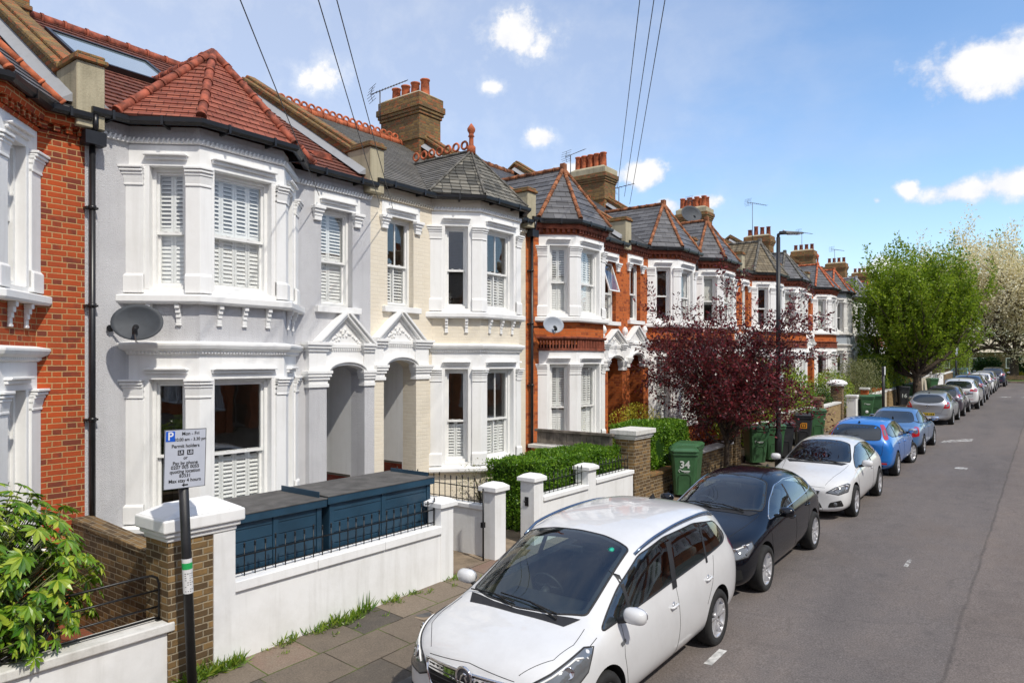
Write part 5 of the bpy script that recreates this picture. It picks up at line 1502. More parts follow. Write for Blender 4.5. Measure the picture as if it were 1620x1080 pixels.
def tree(name, loc, label, cfg, leafmat_, leaf, bark='bark', low=.82, seed=1, cat='tree', group=None, trunk=None, nlimb=6, limb_ang=(20, 55), limbL=(2, 3), r0=.15, leafw=.6, maxlvl=2):
    tg = TreeGen(seed); t = empty(name, loc, label, cat, group)
    H = trunk; top = Vector((tg.r.uniform(-.1, .1), tg.r.uniform(-.1, .1), H))
    pts = [Vector((0, 0, -.1)), Vector((0, 0, .15)), Vector((top.x * .4, top.y * .4, H * .5)), top]
    m = MB(); m.tube(pts, [r0 * 1.35, r0 * 1.1, r0 * .95, r0 * .8], 14)
    base = tg.r.uniform(0, 6.28)
    for i in range(nlimb):
        a = base + 6.283 * i / nlimb + tg.r.uniform(-.3, .3); e = R(tg.r.uniform(*limb_ang))
        d = Vector((math.cos(a) * math.sin(e), math.sin(a) * math.sin(e), math.cos(e)))
        p = Vector((top.x, top.y, H * tg.r.uniform(low, 1.0)))
        tg.branch(p, d, tg.r.uniform(*limbL), r0 * tg.r.uniform(.4, .55), 0, cfg)
    m.build('trunk', bark, t)
    b = MB()
    for pts, rr, lv in tg.tubes:
        if lv <= maxlvl: b.tube(pts, [max(x, .004) for x in rr], 7 if lv < 2 else 4)
    b.build('branches', bark, t)
    rg = np.random.default_rng(seed)
    P = np.array([tuple(p) for p in tg.leafP]); D = np.array([tuple(p) for p in tg.leafD])
    D = D + rg.normal(0, .35, D.shape) ; N = rnd_dirs(rg, len(P), .8)
    V, F = leaf_quads(P, D, N, rg.uniform(.45, 1.45, len(P)) * leaf, rg.uniform(.6, 1.25, len(P)) * leaf * leafw)
    np_mesh('crown', V, F, leafmat_, t)
    print(name, 'leaves', len(P))
    return t

# broad palmate leaves spilling over the near wall
def fatsia(loc, label, seed=3, n=150, rad=(.75, .95, .85)):
    rg = random.Random(seed); t = empty('fatsia_shrub', loc, label, 'shrub')
    m = MB(); stems = MB()
    for i in range(n):
        a = rg.uniform(0, 6.283); e = math.acos(rg.uniform(-.35, 1)); q = rg.uniform(.72, 1.05) if rg.random() < .75 else rg.uniform(.35, .75)
        nrm = Vector((math.sin(e) * math.cos(a), math.sin(e) * math.sin(a), math.cos(e)))
        p = Vector((nrm.x * rad[0], nrm.y * rad[1], nrm.z * rad[2] + .85)) * 1.0
        p = Vector((p.x * q, p.y * q, .85 + (p.z - .85) * q))
        if p.z < .1: continue
        ln_ = (nrm + Vector((0, 0, .9)) + Vector((rg.gauss(0, .3), rg.gauss(0, .3), 0))).normalized()
        out = (Vector((nrm.x, nrm.y, -.25)) + Vector((rg.gauss(0, .4), rg.gauss(0, .4), 0))); out = (out - ln_ * out.dot(ln_)).normalized(); s = ln_.cross(out)
        size = rg.uniform(.10, .19) * (1 if q > .7 else .8)
        V = []; F = []
        lobes = rg.choice((7, 8, 9, 9))
        for k in range(lobes):
            th = R(-118 + 236 * k / (lobes - 1)); L = size * (1.0 - .32 * abs(th) / 2.06) * rg.uniform(.9, 1.08)
            dd = out * math.cos(th) + s * math.sin(th); sd_ = dd.cross(ln_); droop = -ln_ * L * .22
            wv = L * .165
            b = len(V)
            V += [p, p + dd * L * .32 + sd_ * wv * .55 + ln_ * .004, p + dd * L * .65 + sd_ * wv + droop * .3, p + dd * L + droop, p + dd * L * .65 - sd_ * wv + droop * .3, p + dd * L * .32 - sd_ * wv * .55 + ln_ * .004, p + dd * L * .6 + droop * .15 - ln_ * .012]
            F += [(b, b + 1, b + 6), (b + 1, b + 2, b + 6), (b + 2, b + 3, b + 6), (b + 3, b + 4, b + 6), (b + 4, b + 5, b + 6), (b + 5, b, b + 6)]
        m.add(V, F)
        if q > .7: stems.tube([(nrm.x * .12, nrm.y * .15, .3), tuple(p * .6 + Vector((0, 0, .1))), tuple(p)], [.012, .008, .004], 5)
    o = m.build('foliage', 'leaf_fatsia', t, recalc=False, uv=False)
    o.data.polygons.foreach_set('use_smooth', [False] * len(o.data.polygons))
    stems.build('stems', 'leaf_olive', t)
    return t
fatsia((-7.55, 1.75, .5), 'big fatsia shrub with glossy hand-shaped leaves spilling over the low white wall', n=950, rad=(.95, 1.3, 1.1))
fatsia((-7.5, .1, .5), 'second fatsia shrub at the frame corner left of the bigger one', seed=8, n=260, rad=(.9, 1.0, 1.1))

# the hedges
hedge('privet_hedge', -7.95, -7.1, 10.15, 13.05, 1.27, 'leaf_privet', 'long clipped bright green hedge behind the panelled cream white wall', dens=3000, leaf=.045, seed=3)
hedge('privet_hedge', -8.25, -7.5, 10.1, 10.8, 1.22, 'leaf_privet', 'dense green hedge return rising from the ground beside the cream house path', dens=3000, leaf=.045, seed=4)
hedge('privet_hedge', -7.95, -7.05, 14.25, 16.4, 1.5, 'leaf_privet', 'rounded green hedge above the green bin numbered 34', dens=2200, leaf=.05, seed=5, rough=.1)
bush('golden_privet', (-8.3, 16.3, gp(15)), (.6, .9, .95), 'leaf_yellow', 'golden yellow shrub behind the rounded green hedge', .05, 5200, 6)
hedge('clipped_hedge', -8.4, -6.9, 42.3, 47.5, 1.7, 'leaf_laurel', 'tall box-clipped yellow green hedge between the domed pier and the street tree', dens=420, leaf=.09, seed=7, z0=gp(45) + .95, rough=.1)
bush('laurel_bush', (-7.9, 22.8, gp(23)), (1.15, 1.5, 1.55), 'leaf_laurel', 'tall yellow green laurel behind the purple tree and lamp post', .12, 5200, 8, 9)
bush('laurel_bush', (-7.3, 25.2, gp(25)), (.75, 1.3, 1.25), 'leaf_laurel', 'yellowing climber tumbling over the mossy stone wall', .09, 4200, 9, 8)
bush('garden_shrub', (-7.7, 28.6, gp(29)), (.8, 1.3, .85), 'leaf_privet', 'green shrub over the near end of the yellow brick wall', .06, 3800, 10)
bush('garden_shrub', (-7.6, 30.6, gp(30)), (.6, 1.2, .9), 'leaf_dark', 'dark leafy shrub beside the domed white cap', .07, 3500, 11)
bush('yucca_plant', (-8.4, 30.4, gp(30) + .2), (.5, .5, 1.0), 'leaf_dark', 'spiky dark plant rising between shrub and bay window', .2, 500, 12, 4, spiky=.8)
bush('garden_shrub', (-7.8, 34.0, gp(34)), (.8, 1.6, 1.1), 'leaf_laurel', 'yellow green shrub right of the domed white cap', .08, 4000, 13)
bush('olive_bush', (-7.7, 38.8, gp(39)), (1.0, 2.2, 1.3), 'leaf_olive', 'wispy grey green bush between domed pier and clipped hedge', .08, 6500, 14, 9, spiky=.25)
bush('red_bush', (-8.2, 55.0, gp(55)), (.8, 1.5, 1.35), 'leaf_redbush', 'small red leaved bush beyond the clipped hedge', .1, 2500, 15)
bush('brown_bush', (-7.4, 59.0, gp(60)), (1.3, 3.4, 1.9), 'leaf_brown', 'big dull brown bush behind the street tree trunk', .1, 7000, 16, 12)
bush('green_shrub', (-7.6, 50.3, gp(50)), (.9, 2.2, 1.3), 'leaf_dark', 'dark shrub left of the street tree trunk', .09, 3500, 17)
bush('green_shrub', (-7.6, 66.6, gp(66)), (.9, 1.6, 1.6), 'leaf_laurel', 'yellow green shrub beyond the brown bush', .1, 2600, 18)
bush('conifer_shrub', (-6.3, 74.0, gp(74)), (.95, 1.1, 2.0), 'leaf_hornbeam', 'bright green upright shrub left of the parked cars at the junction', .12, 4200, 19, 9)
bush('wall_plant', (-9.15, 4.85, 1.0), (.16, .16, .22), 'leaf_olive', 'scrawny twiggy plant growing under the grey house bay window', .035, 170, 20, 4, spiky=.9)
bush('rose_shrub', (-8.7, 10.6, gp(10)), (.4, .6, .55), 'leaf_olive', 'thin leafy shrub under the cream house bay window', .035, 1500, 21, 6, spiky=.5)

# the street trees
plum = dict(step=.12, wob=.15, up=[.42, .25, .05], kids=[9, 6, 0], ang=[(30, 75), (25, 80)], len=[(.42, .75), (.35, .6)], leaf_from=1, per=5, spread=.05, dw=.6)
tree('purple_plum_tree', (-6.65, 17.9, gp(17.9) - .1), 'dark purple leaved plum tree on the pavement in front of the red brick houses', plum, 'leaf_plum', .088, low=.5, seed=5, trunk=1.3, nlimb=16, limb_ang=(4, 92), limbL=(1.5, 3.15), r0=.06, leafw=.6)
horn = dict(step=.22, wob=.07, up=[.42, .55, .6], kids=[10, 7, 0], ang=[(22, 50), (15, 45)], len=[(.42, .65), (.35, .55)], leaf_from=1, per=10, spread=.07, dw=.8, k0=.15)
tree('street_tree', (-5.75, 44.3, gz(44.3) + .12), 'bright green street tree with upswept spiky crown above the parked cars', horn, 'leaf_hornbeam', .145, 'bark', seed=11, trunk=1.9, nlimb=19, limb_ang=(8, 84), limbL=(3.1, 4.8), r0=.24, leafw=.65, maxlvl=1)
blos = dict(step=.5, wob=.13, up=[.10, .06, .0], kids=[8, 6, 0], ang=[(25, 65), (25, 70)], len=[(.45, .7), (.35, .6)], leaf_from=1, per=10, spread=.26, dw=.3)
bz = gz(82) + .1
tree('cherry_tree', (-7.0, 87, bz), 'white blossoming cherry tree directly behind the green street tree', blos, 'blossom', .25, 'bark', seed=21, trunk=2.6, nlimb=10, limb_ang=(10, 78), limbL=(7, 9.6), r0=.35, group='blossom trees beyond the junction', maxlvl=1)
tree('cherry_tree', (-2.9, 89, bz), 'white blossoming cherry tree on the lawn at the right edge', blos, 'blossom', .25, 'bark', seed=22, trunk=2.8, nlimb=11, limb_ang=(10, 80), limbL=(6.5, 9), r0=.4, group='blossom trees beyond the junction', maxlvl=1)
tree('cherry_tree', (2.8, 93, bz), 'white blossoming cherry tree partly cut by the right edge of the photo', blos, 'blossom', .25, 'bark', seed=23, trunk=2.6, nlimb=10, limb_ang=(10, 78), limbL=(6.5, 8.6), r0=.4, group='blossom trees beyond the junction', maxlvl=1)
park = dict(step=.8, wob=.12, up=[.12, .08, .0], kids=[8, 6, 0], ang=[(25, 65), (25, 70)], len=[(.45, .7), (.35, .6)], leaf_from=1, per=6, spread=.5, dw=.2)
for i, (x, y, s, lm, lb) in enumerate(((-16, 118, 1.0, 'leaf_hornbeam', 'tall green park tree behind the blossom at the far left'), (-1, 128, 1.1, 'leaf_hornbeam', 'tall green park tree showing above the white blossom'),
                                (11, 122, 1.05, 'leaf_laurel', 'pale green park tree at the right edge behind the blossom'), (-34, 112, .9, 'leaf_dark', 'dark park tree hidden by the end of the terrace'))):
    tree('park_tree', (x, y, bz), lb, park, lm, .5, 'bark', seed=31 + i, trunk=3.5, nlimb=9, limb_ang=(10, 75), limbL=(7 * s, 10 * s), r0=.4, group='trees in the park beyond the junction', maxlvl=0)
hedge('park_hedge', -3.2, 8.5, 95.5, 98, 2.1, 'leaf_dark', 'tall dark hedge on the lawn beyond the junction', dens=70, leaf=.22, seed=41, z0=bz, rough=.35)
hedge('park_hedge', -6.6, -4.6, 95, 97.5, 1.9, 'leaf_dark', 'dark rounded shrub mass left of the tall park hedge', dens=90, leaf=.22, seed=42, z0=bz, rough=.35)
bush('low_shrub', (-3.4, 90.5, bz), (1.5, 1.0, .45), 'leaf_yellow', 'low golden shrub on the verge beyond the junction', .13, 1600, 43)
t = empty('park_wall', (-6.5, 84.6, bz), 'very low brown brick kerb wall along the lawn beyond the junction', 'wall')
w = MB(); w.box(3.0, 40, .2, .45, 0, .45); w.build('wall', 'brick_stock', t)
t = empty('park_lodge', (-4.5, 112, bz), 'long brick lodge with pale roof behind the park hedge', 'building')
w = MB(); w.box(-14, 14, 0, 8, 0, 3.0); w.build('wall', 'brick_stock', t)
w = MB(); w.hexa([(-14.5, -.5, 3.0), (14.5, -.5, 3.0), (14.5, 8.5, 3.0), (-14.5, 8.5, 3.0)], [(-13, 4, 4.8), (13, 4, 4.8), (13, 4.01, 4.8), (-13, 4.01, 4.8)]); w.build('roof', 'render_beige', t)
for i in range(7):
    w = MB(); x = -12 + i * 4; w.box(x, x + 1.8, -.08, -.0, .9, 2.3)
    w.build('window', 'paint_white', t); w = MB(); w.box(x + .1, x + .85, -.1, -.085, 1.0, 2.2); w.box(x + .95, x + 1.7, -.1, -.085, 1.0, 2.2); w.build('pane', 'interior_dark', t)

# weeds and moss along the foot of the white wall
def tufts(name, spots, label, seed=1):
    rg = np.random.default_rng(seed); Vs = []; Fs = []; b = 0
    for (x, y, r, n, h) in spots:
        a = rg.uniform(0, 6.283, n); q = np.sqrt(rg.uniform(0, 1, n)) * r
        P = np.stack([x + q * np.cos(a) * .45, y + q * np.sin(a), gz(y) + .12 + (-5.23 - x - q * np.cos(a) * .45) * .07 * np.ones(n)], 1)
        D = rnd_dirs(rg, n, 1.5); V, F = leaf_quads(P, D, rnd_dirs(rg, n), rg.uniform(.4, 1.2, n) * h, rg.uniform(.006, .014, n) * (1 + h * 3), .1)
        Vs.append(V); Fs.append(F + b); b += len(V)
    o = np_mesh(name, np.concatenate(Vs), np.concatenate(Fs), 'grass_blade'); tag(o, label, 'weeds', kind='stuff'); return o
rg = random.Random(9)
sp = [(-6.74, 3.75, .2, 240, .2), (-6.73, 4.05, .18, 200, .16), (-6.76, 5.55, .28, 300, .16), (-6.76, 5.2, .2, 120, .12), (-6.77, 4.75, .15, 90, .14), (-6.77, 6.35, .15, 90, .12), (-6.77, 6.7, .12, 50, .08), (-6.75, 7.5, .2, 90, .07), (-6.4, 8.0, .3, 60, .05), (-6.76, 5.9, .1, 40, .25)]
sp += [(-6.5 + .3 * rg.random() * -1, 4.2 + rg.random() * 3.6, .06, 16, .05) for _ in range(14)]
sp += [(-5.3, 10 + 2.2 * i, .3, 40, .08) for i in range(10)]
tufts('weeds', sp, 'tufts of grass and weeds sprouting at the foot of the white wall')
for (x, y) in ((-6.72, 4.4), (-6.72, 4.85), (-6.7, 5.3), (-6.72, 6.15), (-6.7, 3.9)):
    pass
# access cover in the pavement
t = empty('access_cover', (-6.2, 6.35, gz(6.35) + .121 + .97 * .0645), 'small square iron cover set in the pavement slabs', 'cover')
w = MB(); w.box(-.14, .14, -.14, .14, 0, .004); w.build('surround', 'concrete_path', t); w = MB(); w.lathe((0, 0, .005), [(.10, 0), (.10, .002)], 20); w.build('lid', 'felt', t)

# road markings
def mark(pts, name='road_marking', mat='worn_marking'):
    m = MB(); m.poly([(x, y, gz(y) + .004 + max(0, .03 * min(1, (x + 5.1) / 1.6)) + (.03 * max(0, (x + 3.5) / 3.5) if x > -3.5 else 0)) for x, y in pts]); tag(m.build(name, mat), kind='structure')
mark([(-2.99, 7.38), (-2.90, 7.38), (-2.90, 7.84), (-2.99, 7.84)], mat='marking')
mark([(-3.1, 29.0), (-2.2, 30.0), (-2.2, 30.8), (-3.0, 29.9)]); mark([(-2.1, 23.1), (-1.8, 23.0), (-1.8, 23.4), (-2.1, 23.4)])
for i in range(5): mark([(-2.6 + i * 1.1, 56.4), (-2.0 + i * 1.1, 56.4), (-2.0 + i * 1.1, 56.9), (-2.6 + i * 1.1, 56.9)])
for i in range(0): mark([(-3.2 + i * 1.2, 71.6), (-2.5 + i * 1.2, 71.6), (-2.5 + i * 1.2, 72.1), (-3.2 + i * 1.2, 72.1)], mat='marking')
mark([(-1.8, 12.4), (-1.74, 12.4), (-1.74, 12.9), (-1.8, 12.9)])
# ================================================================ CARS
def paint(name, c, metal=0.0, rough=.3, da=.10, coat=1.0):
    g = G(name); o = g.objc()
    dust = g.ramp(g.noise(o, 2.2, 7, .7), [(.45, 0.0), (.8, 1.0)])
    col = g.mix(g.math('MULTIPLY', dust, da), c, (.3, .28, .25))
    g.bsdf(col, g.math('ADD', rough, g.math('MULTIPLY', dust, .1)), None, metal, .5, coat, .02)
paint('paint_car_white', (.68, .685, .69), da=.2); paint('paint_car_black', (.003, .004, .007), .0, .12, .008, .25)
paint('paint_car_blue', (.003, .17, .60), .1); paint('paint_car_lightblue', (.10, .23, .46), .45)
paint('paint_car_red', (.25, .008, .02), .2); paint('paint_car_silver', (.48, .49, .51), .7, .35); paint('paint_car_purple', (.09, .075, .10), .5); paint('paint_car_navy', (.015, .03, .07), .4)
plain('tyre', (.018, .018, .018), .85, var=.2, bump=.2); plain('alloy', (.62, .62, .64), .35, .6, var=.03); plain('plastic_black', (.02, .02, .022), .6, var=.1)
plain('chrome', (.75, .75, .77), .08, 1.0, var=.01); plain('lamp_clear', (.16, .17, .18), .06, .3, var=.05, spec=1.0, coat=1.0); plain('seat_fabric', (.05, .05, .055), .9)
plain('gap', (.008, .008, .008), .8); plain('plate_yellow', (.75, .52, .02), .5, var=.02); plain('plate_white', (.75, .75, .72), .5, var=.02); plain('sticker_teal', (.02, .45, .30), .5)
g = G('lamp_red'); g.bsdf((.42, .008, .012), .08, spec=.8, coat=1.0)
g = G('car_glass'); g.bsdf((.012, .016, .018), .02, spec=1.0, coat=.6)
glass_mat('windscreen', (.72, .82, .79), .07, 1.3)

TAB = {
 'mpv': dict(L=4.66, fa=1.40, ra=-1.36, R=.33, st=[
  (2.31, .62, .24, .56, .56, .64, .42, .67), (2.24, .81, .20, .71, .76, .80, .60, .84), (2.02, .89, .18, .83, .855, .92, .70, .955), (1.80, .915, .18, .885, .88, .975, .73, 1.005),
  (1.50, .92, .18, .93, .87, 1.01, .71, 1.045), (.92, .92, .18, .98, .865, 1.30, .68, 1.335), (.38, .92, .18, 1.01, .87, 1.53, .68, 1.57), (-.2, .92, .18, 1.03, .87, 1.62, .69, 1.66),
  (-1.0, .92, .18, 1.06, .87, 1.62, .69, 1.66), (-1.70, .92, .19, 1.10, .86, 1.56, .68, 1.60), (-2.08, .89, .22, 1.10, .80, 1.40, .58, 1.47), (-2.27, .83, .26, 1.02, .74, 1.14, .55, 1.19), (-2.33, .74, .32, .86, .66, .96, .5, 1.0)]),
 'hatch': dict(L=4.31, fa=1.30, ra=-1.32, R=.325, st=[
  (2.14, .60, .22, .50, .55, .58, .42, .62), (2.07, .80, .17, .60, .75, .69, .60, .73), (1.82, .87, .16, .73, .83, .81, .66, .845), (1.38, .89, .16, .82, .85, .90, .66, .93),
  (.98, .895, .16, .875, .85, .96, .65, .985), (.48, .895, .16, .905, .84, 1.20, .60, 1.225), (.05, .895, .16, .92, .84, 1.345, .575, 1.385), (-.45, .895, .16, .935, .84, 1.385, .575, 1.43),
  (-1.1, .89, .16, .955, .83, 1.35, .565, 1.40), (-1.6, .88, .18, .97, .80, 1.25, .54, 1.31), (-1.95, .85, .22, .95, .75, 1.05, .50, 1.10), (-2.1, .78, .26, .86, .68, .93, .46, .96), (-2.15, .70, .32, .76, .60, .82, .42, .85)]),
 'hatch_up': dict(L=4.25, fa=1.28, ra=-1.30, R=.32, st=[
  (2.1, .60, .22, .52, .55, .60, .42, .64), (2.03, .80, .17, .62, .75, .71, .60, .75), (1.8, .86, .16, .75, .82, .83, .66, .865), (1.38, .885, .16, .84, .845, .92, .66, .95),
  (1.0, .89, .16, .90, .845, .985, .65, 1.01), (.5, .89, .16, .93, .835, 1.24, .61, 1.27), (.1, .89, .16, .945, .835, 1.40, .59, 1.445), (-.45, .89, .16, .96, .835, 1.45, .60, 1.495),
  (-1.1, .89, .16, .98, .83, 1.43, .60, 1.475), (-1.65, .885, .18, 1.0, .80, 1.36, .58, 1.405), (-1.93, .87, .22, .99, .78, 1.18, .56, 1.22), (-2.08, .83, .26, .93, .74, 1.0, .54, 1.02), (-2.13, .74, .32, .80, .66, .88, .5, .9)]),
 'sedan': dict(L=4.45, fa=1.30, ra=-1.25, R=.31, st=[
  (2.2, .58, .22, .52, .53, .58, .42, .61), (2.12, .78, .17, .62, .73, .69, .58, .72), (1.85, .85, .16, .73, .80, .80, .64, .83), (1.4, .86, .16, .81, .82, .88, .64, .91),
  (1.02, .865, .16, .86, .82, .94, .63, .965), (.5, .865, .16, .90, .81, 1.20, .58, 1.23), (.1, .865, .16, .91, .81, 1.36, .57, 1.40), (-.4, .865, .16, .92, .81, 1.40, .57, 1.44),
  (-.95, .865, .16, .93, .80, 1.32, .55, 1.37), (-1.4, .86, .17, .94, .79, 1.08, .56, 1.12), (-1.75, .855, .2, .94, .78, 1.0, .6, 1.025), (-2.13, .82, .24, .90, .75, .96, .6, .985), (-2.22, .72, .3, .74, .65, .80, .5, .82)]),
}
def table(kind):
    if kind in TAB: return TAB[kind]
    if kind == 'suv':
        b = TAB['hatch_up']; zs = lambda z: z * 1.09 + .04
        return dict(L=4.5, fa=1.36, ra=-1.36, R=.355, st=[(x * 1.05, w * 1.04, zs(a) + .04, zs(bb), wb * 1.04, zs(c), wr * 1.08, zs(d)) for x, w, a, bb, wb, c, wr, d in b['st']])

def subdivide_body(name, st, levels):
    bm = bmesh.new(); rings = []
    for (x, w, zb, zbelt, wb, zr, wr, zt) in st:
        zm = zb + (zbelt - zb) * .42
        half = [(0, zb), (.62 * w, zb), (.95 * w, zb + .05), (w, zm), (w * .992, zb + (zbelt - zb) * .80), (wb, zbelt), (wb + (wr - wb) * .45, zbelt + (zr - zbelt) * .52), (wr, zr), (wr * .55, zt - (zt - zr) * .18), (0, zt)]
        pts = half + [(-y, z) for y, z in half[-2:0:-1]]
        b = .10 * (1 if x > 0 else -1) * min(1.0, max(0.0, (abs(x) / (st[0][0]) - .55) / .45)) ** 1.5
        rings.append([bm.verts.new((x + (.02 if False else 0) - b * (abs(y) / .9) ** 2.0, y, z)) for y, z in pts])
    k = len(rings[0])
    for a, c in zip(rings[:-1], rings[1:]):
        for j in range(k): bm.faces.new((a[j], a[(j + 1) % k], c[(j + 1) % k], c[j]))
    for r, s in ((rings[0], 1), (rings[-1], -1)):        # close nose and tail with a centre column
        n = 9; mid = [r[0]]
        for j in range(1, n):
            L_, R_ = r[j], r[k - j]
            mid.append(bm.verts.new(((L_.co.x + R_.co.x) / 2 + s * .035, 0, (L_.co.z + R_.co.z) / 2)))
        mid.append(r[9])
        for j in range(n):
            for a, b_ in ((r[j], r[j + 1]), (r[(k - j) % k], r[(k - j - 1) % k])):
                vs = []
                for v in (a, b_, mid[j + 1], mid[j]):
                    if v not in vs: vs.append(v)
                if len(vs) >= 3: bm.faces.new(vs)
    bmesh.ops.recalc_face_normals(bm, faces=bm.faces)
    me = bpy.data.meshes.new(name); bm.to_mesh(me); bm.free()
    ob = bpy.data.objects.new(name, me); COL.objects.link(ob)
    s = ob.modifiers.new('s', 'SUBSURF'); s.levels = levels; s.render_levels = levels
    bpy.context.view_layer.update()
    m2 = bpy.data.meshes.new_from_object(ob.evaluated_get(bpy.context.evaluated_depsgraph_get()))
    ob.modifiers.clear(); ob.data = m2; bpy.data.meshes.remove(me)
    return ob

def round_poly(p, r=.18, it=2):
    for _ in range(it):
        q = []
        n = len(p)
        for i in range(n):
            a, b = Vector(p[i]), Vector(p[(i + 1) % n]); L = (b - a).length; f = min(.3, r * .35 / max(L, 1e-6)); q += [tuple(a.lerp(b, f)), tuple(a.lerp(b, 1 - f))]
        p = q; r *= .5
    return p

class Skin:
    def __init__(s, ob):
        s.bvh = BVHTree.FromObject(ob, bpy.context.evaluated_depsgraph_get())
    def hit(s, p, d, off):
        h, n, i, dist = s.bvh.ray_cast(p, d)
        if h is None:
            h, n, i, dist = s.bvh.find_nearest(p + d * 1.5)
        if n.dot(d) > 0: n = -n
        return h + n * off
    def patch(s, mb, pts3, d, off, grid=.06, m=0, rnd=.12, hole=None):
        """project the polygon (3D points) along d onto the body, as a fine grid"""
        d = Vector(d).normalized(); u = d.cross(Vector((0, 0, 1)))
        if u.length < .1: u = Vector((0, 1, 0))
        u.normalize(); v = u.cross(d).normalized()
        P = [(Vector(p).dot(u), Vector(p).dot(v)) for p in pts3]
        if rnd: P = round_poly(P, rnd)
        bm = bmesh.new(); f = bm.faces.new([bm.verts.new((x, y, 0)) for x, y in P])
        lo = (min(x for x, y in P), min(y for x, y in P)); hi = (max(x for x, y in P), max(y for x, y in P))
        for ax in (0, 1):
            c = lo[ax] + grid
            while c < hi[ax] - grid * .3:
                no = (1, 0, 0) if ax == 0 else (0, 1, 0); co = (c, 0, 0) if ax == 0 else (0, c, 0)
                bmesh.ops.bisect_plane(bm, geom=bm.verts[:] + bm.edges[:] + bm.faces[:], plane_co=co, plane_no=no, dist=1e-5); c += grid
        o0 = -d * 4
        vs = []
        for w in bm.verts: w.index = len(vs); vs.append(s.hit(u * w.co.x + v * w.co.y + o0, d, off))
        fs = [tuple(w.index for w in f.verts) for f in bm.faces]
        bm.free(); mb.add(vs, fs, m, True)
    def line(s, mb, pts3, d, r=.003, off=0.0, n=10, m=0):
        d = Vector(d).normalized(); out = []
        P = [Vector(p) for p in pts3]
        for a, b in zip(P[:-1], P[1:]):
            k = max(2, int((b - a).length / .05))
            out += [s.hit(a.lerp(b, i / k) - d * 4, d, off) for i in range(k)]
        out.append(s.hit(P[-1] - d * 4, d, off)); mb.tube(out, r, 5, m)

def frit(sk, mb, outer, inner, d, off=.0025, k=3):
    d = Vector(d).normalized(); n = len(outer); V = []
    P = []; Q = []
    for i in range(n):
        for j in range(k):
            P.append(Vector(outer[i]).lerp(Vector(outer[(i + 1) % n]), j / k)); Q.append(Vector(inner[i]).lerp(Vector(inner[(i + 1) % n]), j / k))
    for a, b in zip(P, Q):
        V += [sk.hit(a - d * 4, d, off), sk.hit(a.lerp(b, .5) - d * 4, d, off), sk.hit(b - d * 4, d, off)]
    N = len(P); F = []
    for i in range(N):
        i2 = (i + 1) % N
        for r in (0, 1): F.append((i * 3 + r, i2 * 3 + r, i2 * 3 + r + 1, i * 3 + r + 1))
    mb.add(V, F, 0, True)

def boolean(ob, cutter_mb, mat):
    c = cutter_mb.build('cut', mat, uv=False)
    md = ob.modifiers.new('b', 'BOOLEAN'); md.operation = 'DIFFERENCE'; md.solver = 'EXACT'; md.object = c
    try: md.material_mode = 'TRANSFER'
    except Exception: pass
    bpy.context.view_layer.update()
    me = bpy.data.meshes.new_from_object(ob.evaluated_get(bpy.context.evaluated_depsgraph_get()))
    old = ob.data; ob.modifiers.clear(); ob.data = me; bpy.data.meshes.remove(old); bpy.data.objects.remove(c)

def make_wheel(par, x, y, rad, side, spokes=5, twin=True, rimr=.235, turn=0.0, name='wheel'):
    w = MB(); tw = .105
    prof = [(rimr, -tw), (rad * .93, -tw), (rad * .985, -tw * .75), (rad, -tw * .4), (rad, tw * .4), (rad * .985, tw * .75), (rad * .93, tw), (rimr, tw * .98), (rimr, -tw)]
    w.lathe((0, 0, 0), prof, 36, 0, True, (0, 1, 0), False)
    for k in (-.4, 0, .4): w.lathe((0, k * tw, 0), [(rad + .0005, -.006), (rad - .004, 0), (rad + .0005, .006)], 36, 0, True, (0, 1, 0), False)
    o = w.build(name, 'tyre', par); o.location = (x, y, rad); o.rotation_euler = (0, 0, turn)
    r = MB(); f = side * .085
    r.lathe((0, f - side * .0, 0), [(rimr + .004, 0), (rimr + .004, side * .012), (rimr - .018, side * .010), (rimr - .022, -side * .06)], 36, 0, True, (0, 1, 0), False)
    r.lathe((0, f - side * .02, 0), [(.0, side * .012), (.035, side * .012), (.055, 0), (.055, -side * .03)], 16, 0, True, (0, 1, 0))
    for i in range(spokes):
        base = 6.283 * i / spokes + .3
        for q in ((-.13, .13) if twin else (0,)):
            a = base + q; a2 = base + q * 1.5
            p0 = Vector((math.cos(base + q * .5) * .04, f - side * .015, math.sin(base + q * .5) * .04)); p1 = Vector((math.cos(a2) * (rimr - .006), f + side * .0, math.sin(a2) * (rimr - .006)))
            dd = (p1 - p0).normalized(); s_ = dd.cross(Vector((0, 1, 0))).normalized(); w0, w1 = (.013, .016) if twin else (.02, .03); t = Vector((0, side * .012, 0)); tb = Vector((0, -side * .03, 0))
            r.hexa([p0 - s_ * w0 + tb, p0 + s_ * w0 + tb, p0 + s_ * w0 * .7 + t, p0 - s_ * w0 * .7 + t], [p1 - s_ * w1 + tb, p1 + s_ * w1 + tb, p1 + s_ * w1 * .7 + t, p1 - s_ * w1 * .7 + t])
    r.build('rim', 'alloy', o)
    b = MB(); b.cyl((0, -side * .03, 0), (0, side * .03, 0), rimr - .03, n=24); b.build('brake_disc', 'gap', o)
    return o

